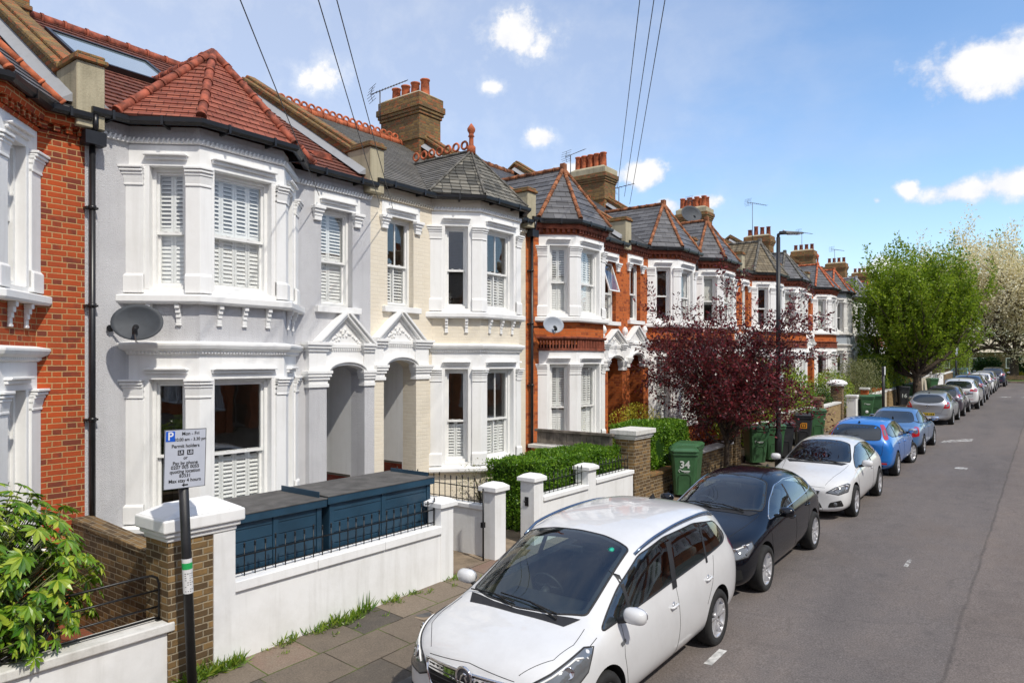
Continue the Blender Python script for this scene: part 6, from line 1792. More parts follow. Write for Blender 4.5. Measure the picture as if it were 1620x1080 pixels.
def build_car(kind, label, cat, x, y, heading, mat, scale=(1, 1, 1), cabin=False, levels=2, dets=None, spokes=5, twin=True, turn=0, glassm='car_glass', roof_rails=False, plate=None, front=None, rear=None, side_glass=None, lower=None):
    T = table(kind); st = T['st']
    down = heading < 0       # nose towards the camera (down the street)
    root = empty('parked_car', (x, y, gz(y) + .012), label, cat, 'cars parked along the kerb')
    root.rotation_euler = (0, SL if down else -SL, R(-90 if down else 90)); root.scale = scale
    body = subdivide_body('body', st, levels); body.data.materials.clear(); body.data.materials.append(MAT[mat]); body.data.materials.append(MAT['plastic_black'])
    for p in body.data.polygons: p.material_index = 0
    bpy.context.view_layer.update()
    sk = Skin(body)
    # --- glazing outlines
    zt = lambda X: np.interp(-X, [-s[0] for s in st], [s[7] for s in st]); zr = lambda X: np.interp(-X, [-s[0] for s in st], [s[5] for s in st]); zb_ = lambda X: np.interp(-X, [-s[0] for s in st], [s[3] for s in st]); wr = lambda X: np.interp(-X, [-s[0] for s in st], [s[6] for s in st])
    xs = [s[0] for s in st]
    xc, xt = xs[4], xs[6]       # cowl, windscreen head
    sg = side_glass or [[(xs[4] - .10, zb_(xs[4]) + .045), (xs[5] - .02, zr(xs[5]) - .075), (xs[6] - .02, zr(xs[6]) - .07), (xs[7], zr(xs[7]) - .075), (xs[8], zr(xs[8]) - .085), (xs[9] + .06, zr(xs[9]) - .10), (xs[9] - .08, zb_(xs[9]) + .14), (xs[9] + .15, zb_(xs[9]) + .05), (xs[7], zb_(xs[7]) + .045)]]
    ws = [(xc - .01, 0, 2), (xc - .06, .40, 2), (xc - .16, .66, 2), (xc - .34, .655, 2), (xt + .02, wr(xt) - .06, 2), (xt - .06, .3, 2), (xt - .08, 0, 2)]
    ws = ws + [(a, -b, c) for a, b, c in ws[-2:0:-1]]
    hz = (zt(xs[9]) - .10, zb_(xs[10]) + .06)
    rg = dets.get('rear_glass') if dets and 'rear_glass' in dets else [(0, hz[0] + .01), (.40, hz[0] - .005), (.52, hz[0] - .06), (.63, hz[1] + .12), (.60, hz[1]), (.3, hz[1] - .02), (0, hz[1] - .03)]
    rg3 = [(-3, a, b) for a, b in rg] + [(-3, -a, b) for a, b in rg[-2:0:-1]]
    cut = []
    if cabin:
        F = Frame((0, 0, 0), (1, 0, 0), (0, 1, 0)); c = MB(); rings = []
        for X, ztop in ((xc - .28, zb_(xc) + .0), (xs[5] - .02, zr(xs[5]) - .09), (xs[6], zt(xs[6]) - .11), (xs[7], zt(xs[7]) - .085), (xs[8], zt(xs[8]) - .085), (xs[9] + .02, zt(xs[9]) - .10), (xs[10] + .16, zb_(xs[10]) + .04)):
            yb = .73; yt = min(.73, wr(X) - .07); zbt = min(zb_(X) + .02, ztop - .01); rings.append([(X, -yb, .45), (X, -yb, zbt), (X, -yt, ztop), (X, yt, ztop), (X, yb, zbt), (X, yb, .45)])
        V = [q for r_ in rings for q in r_]; Fc = [tuple(range(6)), tuple(6 * (len(rings) - 1) + i for i in range(6))]
        for i in range(len(rings) - 1):
            for j in range(6): Fc.append((i * 6 + j, i * 6 + (j + 1) % 6, i * 6 + 6 + (j + 1) % 6, i * 6 + 6 + j))
        c.add(V, Fc); boolean(body, c, 'interior_dark')
        for poly in sg:
            c = MB(); q = round_poly(poly, .1); cx = sum(a for a, b in q) / len(q); cz = sum(b for a, b in q) / len(q)
            q = [(cx + (a - cx) * .975, cz + (b - cz) * .93) for a, b in q]
            c.prism(F, q, -1.2, 1.2); boolean(body, c, 'plastic_black')
        c = MB(); q = [(a, b) for a, b, _ in ws]; cx = (xc + xt) / 2
        q = [(cx + (a - cx) * .95, b * .955) for a, b in round_poly(q, .1)]
        c.hexa([(a, b, .95) for a, b in q], [(a, b, 2) for a, b in q]); boolean(body, c, 'plastic_black')
        c = MB(); q = [(a * .95, (b - 1.2) * .95 + 1.2) for a, b in round_poly([(p[1], p[2]) for p in rg3], .1)]; c.hexa([(-3, a, b) for a, b in q], [(xs[9] + .1, a, b) for a, b in q]); boolean(body, c, 'plastic_black')
    # wheel arches
    ar = T['R'] + .048
    for wx in (T['fa'], T['ra']):
        for s in (-1, 1):
            c = MB(); c.cyl((wx, s * .60, T['R'] + .01), (wx, s * 1.3, T['R'] + .01), ar, n=48, smooth=False); boolean(body, c, 'gap')
    body.parent = root; me = body.data
    for p in me.polygons: p.use_smooth = True
    try: me.set_sharp_from_angle(angle=R(38))
    except Exception: pass
    # --- glass and gaskets
    for s in (-1, 1):
        for poly in sg:
            m = MB(); sk.patch(m, [(a, 3 * s, b) for a, b in poly], (0, -s, 0), .004, .07, rnd=.12); wo = m.build('side_window', glassm if cabin else 'car_glass', root, recalc=False)
            if cabin:
                q = round_poly(poly, .12); cx = sum(a for a, b in q) / len(q); cz = sum(b for a, b in q) / len(q)
                m = MB(); frit(sk, m, [(a, 3 * s, b) for a, b in q], [(cx + (a - cx) * .955, 3 * s, cz + (b - cz) * .87) for a, b in q], (0, -s, 0)); m.build('window_border', 'plastic_black', wo, recalc=False)
            m = MB(); q = round_poly(poly, .12); q = q + [q[0]]; sk.line(m, [(a, 3 * s, b) for a, b in q], (0, -s, 0), .010, .0); 
            m.build('window_trim', (dets or {}).get('trim', 'plastic_black'), wo)
            for (pa, pb, wd) in (dets or {}).get('pillars', [(-.18, -.26, .05)]):
                m = MB(); z0 = min(b for a, b in poly) - .0; z1 = max(b for a, b in poly) - .02
                sk.patch(m, [(pa + wd / 2, 3 * s, z0 + .06 if pa < -1 else z0 + .01), (pa - wd / 2, 3 * s, z0 + .06 if pa < -1 else z0 + .01), (pb - wd / 2, 3 * s, z1 - .03), (pb + wd / 2, 3 * s, z1 - .03)], (0, -s, 0), .006, .08, rnd=0); m.build('door_pillar', 'plastic_black', wo, recalc=False)
    m = MB(); sk.patch(m, ws, (0, 0, -1), .004, .07, rnd=.07); wo = m.build('windscreen', 'windscreen' if cabin else 'car_glass', root, recalc=False)
    if cabin:
        q = round_poly([(a, b) for a, b, _ in ws], .07); cx = (xc + xt) / 2
        m = MB(); frit(sk, m, [(a, b, 2) for a, b in q], [(cx + (a - cx) * .92, b * .93, 2) for a, b in q], (0, 0, -1)); m.build('window_border', 'plastic_black', wo, recalc=False)
    m = MB(); q = [(a, b, 2) for a, b in round_poly([(a, b) for a, b, _ in ws], .07)]; sk.line(m, q + [q[0]], (0, 0, -1), .011); m.build('windscreen_seal', 'plastic_black', wo)
    m = MB(); sk.patch(m, [(xc + .05, -.55, 2), (xc + .07, 0, 2), (xc + .05, .55, 2), (xc - .10, .64, 2), (xc - .02, .3, 2), (xc + .01, 0, 2), (xc - .02, -.3, 2), (xc - .10, -.64, 2)], (0, 0, -1), .004, .08, rnd=0); m.build('scuttle', 'plastic_black', root, recalc=False)
    for (ya, yb) in ((.45, -.28), (-.05, -.66)):
        m = MB(); p0 = sk.hit(Vector((xc + .01, ya, 2)), Vector((0, 0, -1)), .02); p1 = sk.hit(Vector((xc - .12, yb, 2)), Vector((0, 0, -1)), .025); pm = sk.hit(Vector((xc - .09, (ya + yb) / 2, 2)), Vector((0, 0, -1)), .03)
        m.tube([p0, p0.lerp(pm, .5) + Vector((0, 0, .01)), pm], .009, 6); m.tube([sk.hit(Vector((xc - .05, ya - .02, 2)), Vector((0, 0, -1)), .02), pm, p1], .007, 6); m.build('wiper', 'gap', root)
    m = MB(); sk.patch(m, rg3, (1, 0, 0), .004, .07, rnd=.15); wo = m.build('rear_window', glassm if cabin else 'car_glass', root, recalc=False)
    m = MB(); q = round_poly([(a, b) for _, a, b in rg3], .15); sk.line(m, [(-3, a, b) for a, b in q + [q[0]]], (1, 0, 0), .010); m.build('window_trim', 'plastic_black', wo)
    # --- lamps and nose / tail furniture
    D = dets or {}
    for s in (-1, 1):
        if 'head' in D:
            q = [(a, b * s, c) for a, b, c in D['head']]; dd = (-1, -.75 * s, -.35)
            m = MB(); sk.patch(m, q, dd, .003, .05, rnd=.06); ho = m.build('headlight', 'lamp_clear', root, recalc=False)
            m = MB(); cx = Vector([sum(p[i] for p in q) / len(q) for i in range(3)])
            qq = [tuple(cx + (Vector(p) - cx) * 1.0) for p in q]; ddn = Vector(dd).normalized()
            sk.line(m, qq + [qq[0]], dd, .009); m.build('headlight_surround', 'plastic_black', ho)
            for f, r_ in ((.18, .058), (-.16, .05)):
                m = MB(); pp = cx.lerp(Vector(q[0]), f * 2 if f > 0 else 0).lerp(Vector(q[len(q) // 2]), -f * 2 if f < 0 else 0)
                h = sk.hit(pp - ddn * 3, ddn, .0); m.lathe(h - ddn * -.0, [(r_, 0.0), (r_, .012), (r_ * .86, .014), (r_ * .8, .004), (0, .0)], 18, 0, True, -ddn); m.build('reflector', 'chrome', ho)
            m = MB(); sk.line(m, [tuple(Vector(q[i]).lerp(cx, .3)) for i in range(0, len(q) // 2 + 1)], dd, .010, .006); m.build('light_bar', 'paint_white', ho)
        if 'tail' in D:
            m = MB(); q = [(a, b * s, c) for a, b, c in D['tail']]; sk.patch(m, q, (1, -.55 * s, 0), .005, .05, rnd=.05); to = m.build('tail_light', 'lamp_red', root, recalc=False)
            m = MB(); cx = Vector([sum(p[i] for p in q) / len(q) for i in range(3)]); q2 = [tuple(cx + (Vector(p) - cx) * .42) for p in q]; sk.patch(m, q2, (1, -.55 * s, 0), .008, .05, rnd=.05); m.build('reverse_lens', 'lamp_clear', to, recalc=False)
        if 'fog' in D:
            m = MB(); sk.patch(m, [(3, b * s, c) for b, c in D['fog']], (-1, 0, 0), .004, .05, rnd=.04); fo = m.build('fog_lamp', 'gap', root, recalc=False)
            b0 = sum(b for b, c in D['fog']) / len(D['fog']); c0 = sum(c for b, c in D['fog']) / len(D['fog'])
            m = MB(); h = sk.hit(Vector((3, b0 * s, c0)), Vector((-1, 0, 0)), .006); m.lathe(h, [(.04, 0), (.035, .008), (0, .01)], 14, 0, True, (1, 0, 0)); m.build('fog_lens', 'lamp_clear', fo)
    if 'grille' in D:
        q = [(3, b, c) for b, c in D['grille']] + [(3, -b, c) for b, c in D['grille'][::-1]]
        m = MB(); sk.patch(m, q, (-1, 0, 0), .002, .05, rnd=.05); go = m.build('grille', 'gap', root, recalc=False)
        m = MB(); sk.line(m, q + [q[0]], (-1, 0, 0), D.get('grille_r', .010), .004); m.build('grille_frame', D.get('grille_frame', 'chrome'), go)
        zs = [c for b, c in D['grille']]; bmx = max(b for b, c in D['grille'])
        for i in range(1, D.get('bars', 4)):
            z = min(zs) + (max(zs) - min(zs)) * i / D.get('bars', 4); m = MB(); hw = float(np.interp(z, *zip(*sorted((c, b) for b, c in D['grille'])))) * .93
            sk.line(m, [(3, -hw, z), (3, hw, z)], (-1, 0, 0), .005, .006); m.build('grille_bar', D.get('bar_mat', 'plastic_black'), go)
    for poly, mt in D.get('front_patches', []):
        m = MB(); sk.patch(m, [(3, b, c) for b, c in poly], (-1, 0, 0), .003, .06, rnd=.05); m.build('bumper_intake', mt, root, recalc=False)
    for poly, mt in D.get('rear_patches', []):
        m = MB(); sk.patch(m, [(-3, b, c) for b, c in poly], (1, 0, 0), .004, .06, rnd=.03); m.build('bumper_insert', mt, root, recalc=False)
    if 'rear_lines' in D:
        m = MB()
        for q in D['rear_lines']: sk.line(m, [(-3, a, b) for a, b in q], (1, 0, 0), .004)
        m.build('tailgate_gap', 'gap', root)
    if plate:
        z, front_, txt = plate
        d = Vector((-1, 0, 0)) if front_ else Vector((1, 0, 0)); h = sk.hit(Vector((3 if front_ else -3, 0, z)), d, .01)
        F = Frame(h, (0, 1, 0) if front_ else (0, -1, 0), (1, 0, 0) if front_ else (-1, 0, 0)); m = MB(); m.fbox(F, -.26, .26, -.056, .056, -.02, .008); po = m.build('number_plate', 'plate_white' if front_ else 'plate_yellow', root)
        m = MB(); rr = random.Random(int(y * 10))
        for i in range(7):
            u = -.21 + i * .065 + (.02 if i > 3 else 0); m.fbox(F, u, u + .04, -.035, .035, .009, .0105)
        m.build('plate_characters', 'ink', po)
    if D.get('badge'):
        fr, z, r_ = D['badge']
        d = Vector((-1, 0, 0)) if fr else Vector((1, 0, 0)); h = sk.hit(Vector((3 if fr else -3, 0, z)), d, .012)
        m = MB(); m.tube([h + Vector((0, r_ * math.cos(a), r_ * math.sin(a))) for a in [6.283 * i / 24 for i in range(24)]], r_ * .16, 8, 0, True)
        m.lathe(h - d * -.0, [(r_, -.01), (r_, .002), (0, .004)], 20, 1, True, -d)
        m.tube([h - d * .006 + Vector((0, r_ * a, r_ * b)) for a, b in ((-.5, -.5), (-.25, .1), (.1, .45), (.45, .3), (.2, .05), (.45, -.35))], r_ * .14, 6, 0)
        m.build('badge', ['chrome', 'steel_dull'], root)
    # --- panel gaps, handles, mirrors
    m = MB()
    for s in (-1, 1):
        for q in D.get('doors', []): sk.line(m, [(a, 3 * s, b) for a, b in q], (0, -s, 0), .0032)
        for q in D.get('bonnet', []): sk.line(m, [(a, b * s, 3) for a, b in q], (0, 0, -1), .0032)
    for q in D.get('front_gap', []): sk.line(m, [(3, a, b) for a, b in q], (-1, 0, 0), .0032)
    if m.v: m.build('panel_gap', 'gap', root)
    for s in (-1, 1):
        for (hx, hz_) in D.get('handles', []):
            p = sk.hit(Vector((hx, 3 * s, hz_)), Vector((0, -s, 0)), .0); m = MB(); m.tube([p + Vector((.085, -s * .008, -.004)), p + Vector((.06, s * .025, 0)), p + Vector((-.06, s * .027, .004)), p + Vector((-.085, -s * .008, .006))], [.010, .014, .014, .010], 8); ho = m.build('door_handle', D.get('handle_mat', mat), root)
            m = MB(); m.lathe(p, [(.045, -.002), (.0, .003)], 16, 0, True, (0, s, 0)); m.build('handle_recess', 'gap' if mat == 'paint_car_black' else 'alloy', ho)
        mx = xs[5] + .02; p = sk.hit(Vector((mx + .12, 3 * s, zb_(mx) + .03)), Vector((0, -s, 0)), 0)
        m = MB(); c = p + Vector((-.02, s * .17, .07)); m.ball((0, 0, 0), 1, 0, 16)
        m.v = [(c.x + v[0] * .075 * (1.2 if v[0] > 0 else .5), c.y + math.copysign(abs(v[1]) ** .7, v[1]) * .115, c.z + math.copysign(abs(v[2]) ** .7, v[2]) * .075) for v in m.v]
        mo = m.build('door_mirror', mat, root)
        m = MB(); m.tube([p, p.lerp(c, .5) + Vector((0, 0, -.02)), c + Vector((0, -s * .04, -.03))], [.03, .024, .028], 8); m.build('mirror_arm', 'plastic_black', mo)
        m = MB(); m.ball((0, 0, 0), 1, 0, 14); m.v = [(c.x - .038 + v[0] * .006, c.y + v[1] * .11, c.z + v[2] * .07) for v in m.v]; m.build('mirror_glass', 'chrome', mo)
        if roof_rails:
            m = MB(); pts = []
            for i in range(17):
                X = xs[6] + .02 + (xs[9] - .1 - xs[6]) * i / 16; h = sk.hit(Vector((X, s * (wr(X) - .0), 3)), Vector((0, 0, -1)), .035 * min(1, min(i, 16 - i) / 2.0) + .002); pts.append(h)
            m.tube(pts, .016, 8); m.build('roof_rail', 'rail_satin', root)
        if 'sills' in D:
            m = MB(); sk.patch(m, [(T['fa'] - ar - .02, 3 * s, .19), (T['ra'] + ar + .02, 3 * s, .19), (T['ra'] + ar + .02, 3 * s, .255), (T['fa'] - ar - .02, 3 * s, .255)], (0, -s, 0), .004, .1, rnd=0); m.build('sill_trim', D['sills'], root, recalc=False)
    for s in (-1, 1):
        for wx, tn in ((T['fa'], turn), (T['ra'], 0)): make_wheel(root, wx, s * (.80 if kind != 'sedan' else .77), T['R'], s, spokes, twin, T['R'] * .70, R(tn))
    if cabin:       # seats, wheel, dash
        m = MB()
        for s in (-1, 1):
            m.box(-.35, .15, s * .36 - .24, s * .36 + .24, .45, .62); m.hexa([(-.3, s * .36 - .24, .62), (-.3, s * .36 + .24, .62), (-.18, s * .36 + .24, .62), (-.18, s * .36 - .24, .62)], [(-.55, s * .36 - .2, 1.12), (-.55, s * .36 + .2, 1.12), (-.44, s * .36 + .2, 1.12), (-.44, s * .36 - .2, 1.12)])
            m.box(-.56, -.48, s * .36 - .13, s * .36 + .13, 1.15, 1.32)
        m.box(-1.3, -.85, -.6, .6, .5, .66); m.box(-1.42, -1.3, -.62, .62, .5, 1.12)
        m.build('seats', 'seat_fabric', root, bevel=.04)
        m = MB(); m.hexa([(.55, -.7, .62), (.55, .7, .62), (.55, .7, .92), (.55, -.7, .92)], [(xc - .29, -.7, .62), (xc - .29, .7, .62), (xc - .29, .7, .88), (xc - .29, -.7, .88)]); m.build('dashboard', 'plastic_black', root, bevel=.03)
        m = MB(); c = Vector((.42, -.36, .92)); ax = Vector((-.9, 0, .45)).normalized(); a_ = Vector((0, 1, 0)); b_ = ax.cross(a_); m.tube([c + a_ * .18 * math.cos(t) + b_ * .18 * math.sin(t) for t in [6.283 * i / 24 for i in range(24)]], .014, 6, 0, True); m.cyl(c, c + Vector((.15, 0, -.07)), .05); m.tube([c - a_ * .17, c + a_ * .17], .018, 6); m.build('steering_wheel', 'plastic_black', root)
        m = MB(); p = sk.hit(Vector((xt + .13, 0, 3)), Vector((0, 0, -1)), -.09); m.box(p.x - .02, p.x + .02, -.12, .12, p.z - .035, p.z + .035); m.build('interior_mirror', 'plastic_black', root, bevel=.01)
    m = MB(); p = sk.hit(Vector((xs[8] - .45, 0, 3)), Vector((0, 0, -1)), .0); m.hexa([p + Vector((.05, -.025, -.005)), p + Vector((.05, .025, -.005)), p + Vector((-.06, .025, -.005)), p + Vector((-.06, -.025, -.005))], [p + Vector((-.02, -.004, .05)), p + Vector((-.02, .004, .05)), p + Vector((-.055, .006, .055)), p + Vector((-.055, -.006, .055))]); m.build('antenna', 'gap', root)
    return root, sk

plain('rail_satin', (.16, .22, .32), .25, .8)
DOORS_H = [[(.98, .90), (1.0, .6), (.86, .22)], [(-.22, .95), (-.24, .6), (-.22, .22)], [(-1.12, .98), (-1.02, .72), (-.92, .5)], [(.86, .235), (-.9, .235)]]
HB = [[(.93, .66), (1.4, .60), (1.85, .50), (2.02, .44)]]
# 1 the white people carrier in front
dz = dict(head=[(2.22, .42, .60), (2.16, .50, .70), (1.95, .66, .80), (1.62, .80, .935), (1.55, .86, .93), (1.72, .90, .78), (1.98, .86, .66), (2.12, .74, .57), (2.2, .56, .55)],
          grille=[(.50, .735), (.42, .54), (.30, .46)], grille_r=.014, bars=5, fog=[(.56, .30), (.76, .33), (.76, .44), (.58, .42)], badge=(True, .70, .085), front_patches=[([(-.49, .665), (0, .655), (.49, .665), (.485, .725), (0, .715), (-.485, .725)], 'chrome'), ([(-.42, .22), (.42, .22), (.48, .40), (-.48, .40)], 'gap')],
          tail=[(-2.2, .70, .80), (-2.05, .84, .95), (-1.98, .84, 1.1), (-2.14, .78, 1.16), (-2.26, .62, 1.0)], doors=[[(1.04, .97), (1.06, .7), (.94, .24)], [(-.17, 1.04), (-.2, .6), (-.16, .24)], [(-1.28, 1.08), (-1.14, .8), (-.98, .6)], [(.92, .245), (-.9, .245)], [(1.44, .965), (1.58, .935)]],
          bonnet=[[(1.47, .72), (1.7, .745), (1.95, .70), (2.18, .50)]], front_gap=[[(-.48, .765), (0, .805), (.48, .765)]], handles=[(-.05, .84), (-1.02, .88)], pillars=[(.84, .74, .05), (-.14, -.26, .11), (-1.06, -1.14, .05)], sills='chrome')
sgm = [[(1.36, .985), (.86, 1.235), (.36, 1.425), (-.2, 1.49), (-1.0, 1.485), (-1.62, 1.40), (-1.86, 1.20), (-1.72, 1.145), (-.9, 1.10), (0, 1.065), (.7, 1.03)]]
zaf, zsk = build_car('mpv', 'white people carrier parked nearest, roof rails and round chrome badge on its grille', 'car', -3.93, 6.70, -1, 'paint_car_white', (.945, .98, .985), True, 3, dz, 5, True, glassm='windscreen', roof_rails=True, side_glass=sgm)
m = MB(); h = zsk.hit(Vector((.52, .48, 3)), Vector((0, 0, -1)), .006); n_ = Vector((.5, .1, .86)).normalized(); m.lathe(h, [(.035, 0), (0, .001)], 16, 0, True, n_); m.build('permit_sticker', 'sticker_teal', zaf)
for s in (-1, 1):
    m = MB(); zsk.patch(m, [(1.13, 3 * s, .83), (1.03, 3 * s, .85), (1.02, 3 * s, .82), (1.10, 3 * s, .79)], (0, -s, 0), .005, .05, rnd=.02); m.build('side_repeater', 'lamp_clear', zaf, recalc=False)
# 2 black hatchback
da = dict(head=[(2.02, .46, .60), (1.98, .56, .67), (1.80, .72, .735), (1.66, .80, .77), (1.68, .83, .70), (1.85, .80, .60), (2.0, .62, .545)], grille=[(.42, .66), (.46, .50), (.30, .30)], grille_r=.011, bars=6, fog=[(.50, .28), (.78, .32), (.76, .46), (.56, .42)],
          tail=[(-2.05, .5, .80), (-2.0, .74, .78), (-1.8, .82, .86), (-1.86, .8, .95), (-2.04, .6, .93)], doors=DOORS_H, bonnet=HB, front_gap=[[(-.44, .70), (0, .73), (.44, .70)]], handles=[(-.08, .80), (-.98, .84)], trim='chrome', pillars=[(-.2, -.26, .06), (-1.12, -1.08, .06)],
          front_patches=[([(-.44, .20), (.44, .20), (.40, .25), (-.40, .25)], 'alloy')])
build_car('hatch', 'glossy black hatchback with silver window surrounds behind the white people carrier', 'car', -4.05, 11.42, -1, 'paint_car_black', (.98, .98, 1.0), True, 2, da, 5, True, glassm='windscreen', plate=(.42, True, ''))
# 3 white coupe
ds = dict(head=[(2.05, .44, .56), (1.96, .60, .66), (1.72, .80, .73), (1.64, .83, .70), (1.80, .82, .58), (1.98, .66, .52)], grille=[(.36, .60), (.30, .50)], bars=3, fog=[(.50, .28), (.78, .32), (.74, .44), (.54, .38)], front_patches=[([(-.42, .22), (.42, .22), (.34, .38), (-.34, .38)], 'gap')],
          tail=[(-2.05, .5, .80), (-2.0, .74, .78), (-1.8, .82, .86), (-1.86, .8, .95), (-2.04, .6, .93)], doors=[[(.98, .90), (1.0, .6), (.86, .22)], [(-.55, .96), (-.6, .6), (-.5, .25)]], bonnet=HB, front_gap=[[(-.44, .66), (0, .68), (.44, .66)]], handles=[(-.4, .80)], pillars=[(-.5, -.56, .07)])
build_car('hatch', 'white three door coupe with pink charm on its mirror behind the black hatchback', 'car', -3.96, 16.85, -1, 'paint_car_white', (.94, .96, 1.0), True, 2, ds, 5, False, glassm='windscreen', plate=(.36, True, ''))
c_ = children(bpy.data.objects[bpy.data.objects[-1].name]) if False else None
# 4 bright blue hatch, tail towards us
RG = [(0, 1.36), (.42, 1.35), (.55, 1.28), (.60, 1.06), (.56, 1.0), (0, .985)]
df = dict(rear_glass=RG, tail=[(-2.02, .70, 1.0), (-1.92, .80, 1.02), (-1.66, .70, 1.36), (-1.76, .60, 1.36), (-1.94, .64, 1.1)], doors=DOORS_H, bonnet=HB, handles=[(-.08, .82), (-.98, .86)], pillars=[(-.2, -.26, .06), (-1.12, -1.08, .06)], rear_lines=[[(-.66, .98), (-.62, .62), (.62, .62), (.66, .98)], [(-.8, .46), (.8, .46)]],
          rear_patches=[([(-.62, .26), (.62, .26), (.66, .36), (-.66, .36)], 'gap'), ([(-.2, .80), (.2, .80), (.2, .83), (-.2, .83)], 'gap'), ([(-.74, .38), (-.6, .38), (-.6, .43), (-.74, .43)], 'lamp_red'), ([(.74, .38), (.6, .38), (.6, .43), (.74, .43)], 'lamp_red')])
build_car('hatch_up', 'bright blue hatchback with tall red tail lights and front wheel turned out', 'car', -4.08, 22.45, 1, 'paint_car_blue', (.99, 1.0, 1.0), False, 2, df, 7, False, turn=-13, plate=(.52, False, ''))
# 5 pale blue saloon
dn = dict(rear_glass=[(0, 1.32), (.42, 1.31), (.5, 1.27), (.60, 1.08), (.56, 1.03), (0, 1.02)], tail=[(-2.1, .62, .62), (-2.0, .82, .66), (-1.9, .84, .9), (-2.05, .76, .94), (-2.14, .62, .86)], doors=DOORS_H, bonnet=HB, handles=[(-.08, .80), (-.98, .84)], pillars=[(-.2, -.26, .06)], rear_lines=[[(-.6, .96), (-.56, .56), (.56, .56), (.6, .96)]])
build_car('sedan', 'paler blue saloon with round cornered boot in front of the bright blue hatchback', 'car', -4.02, 27.05, 1, 'paint_car_lightblue', (.98, 1, 1.0), False, 2, dn, 7, False, plate=(.72, False, ''))
# 6 silver hatch
dc = dict(rear_glass=[(0, 1.34), (.40, 1.325), (.60, 1.18), (.58, 1.08), (.40, 1.01), (0, .985)], tail=[(-2.04, .56, .76), (-1.98, .80, .78), (-1.78, .84, 1.0), (-1.9, .78, 1.06), (-2.04, .64, .94)], doors=DOORS_H, handles=[(-.08, .82)], pillars=[(-.4, -.46, .06)], rear_lines=[[(-.64, .9), (-.5, .56), (.5, .56), (.64, .9)], [(-.8, .5), (.8, .5)]], badge=(False, .86, .06),
          rear_patches=[([(-.6, .24), (.6, .24), (.6, .30), (-.6, .30)], 'gap')])
build_car('hatch_up', 'silver hatchback with oval rear window and yellow plate', 'car', -4.2, 37.35, 1, 'paint_car_silver', (.95, .99, .98), False, 2, dc, 7, False, plate=(.50, False, ''))
# 7.. farther cars
dw = dict(rear_glass=RG, tail=[(-2.04, .66, .84), (-1.92, .84, .86), (-1.8, .84, 1.08), (-1.96, .72, 1.1)], doors=DOORS_H, pillars=[(-.2, -.26, .06), (-1.12, -1.08, .06)], rear_lines=[[(-.64, .9), (-.6, .56), (.6, .56), (.64, .9)]])
build_car('hatch_up', 'dull purple grey estate car in front of the silver hatchback', 'car', -4.15, 42.1, 1, 'paint_car_purple', (1.02, .99, 1.0), False, 2, dw, 5, False, plate=(.55, False, ''))
dsv = dict(rear_glass=[(0, 1.52), (.44, 1.51), (.58, 1.42), (.62, 1.22), (.56, 1.16), (0, 1.14)], tail=[(-2.14, .50, 1.0), (-2.1, .50, 1.1), (-1.9, .84, 1.16), (-1.82, .86, 1.06), (-2.0, .80, .98)], doors=DOORS_H, pillars=[(-.2, -.26, .06), (-1.12, -1.08, .06)], rear_lines=[[(-.68, 1.1), (-.64, .72), (.64, .72), (.68, 1.1)]], rear_patches=[([(-.6, .30), (.6, .30), (.6, .42), (-.6, .42)], 'gap'), ([(-.7, .56), (.7, .56), (.7, .58), (-.7, .58)], 'lamp_red')])
build_car('suv', 'white sport utility car with roof rails and wide red tail lights', 'car', -3.9, 46.9, 1, 'paint_car_white', (.98, 1, 1), False, 2, dsv, 5, False, roof_rails=True)
build_car('suv', 'dark navy sport utility car in front of the white one', 'car', -3.95, 52.3, 1, 'paint_car_navy', (1, 1, 1.02), False, 2, dsv, 5, False)
build_car('hatch_up', 'small white hatchback beyond the dark navy sport utility car', 'car', -4.05, 58.0, 1, 'paint_car_white', (.95, .98, .98), False, 1, dw, 5, False)
build_car('hatch_up', 'white hatchback second last in the row before the junction', 'car', -4.0, 62.6, 1, 'paint_car_white', (.97, .98, 1.0), False, 1, dw, 5, False)
build_car('sedan', 'silver blue saloon farthest along the kerb before the junction', 'car', -4.05, 67.6, 1, 'paint_car_silver', (1, 1, 1.03), False, 1, dn, 5, False)
build_car('suv', 'dark car waiting at the kerb end next to the bright green upright shrub', 'car', -3.75, 72.2, 1, 'paint_car_navy', (.95, 1, .98), False, 1, dsv, 5, False)
build_car('hatch_up', 'pale blue car across the mouth of the junction', 'car', -6.6, 79.0, 1, 'paint_car_lightblue', (.95, 1, .98), False, 1, dw, 5, False)
# charm hanging in the coupe
c3 = [o for o in COL.objects if o.get('label', '').startswith('white three door')][0]
m = MB(); m.ball((.22, .03, 1.12), .028, 0, 8); m.ball((.23, .0, 1.06), .032, 0, 8); m.ball((.22, .05, 1.04), .026, 0, 8); m.tube([(.22, .03, 1.12), (.2, .02, 1.26)], .003, 4); m.build('mirror_charm', 'leaf_plum', c3)

build_car('hatch_up', 'dark red car below the frame, seen only as a reflection in the grey house window', 'car', -4.0, .35, 1, 'paint_car_red', (.95, .99, .97), False, 1, dw, 5, False)
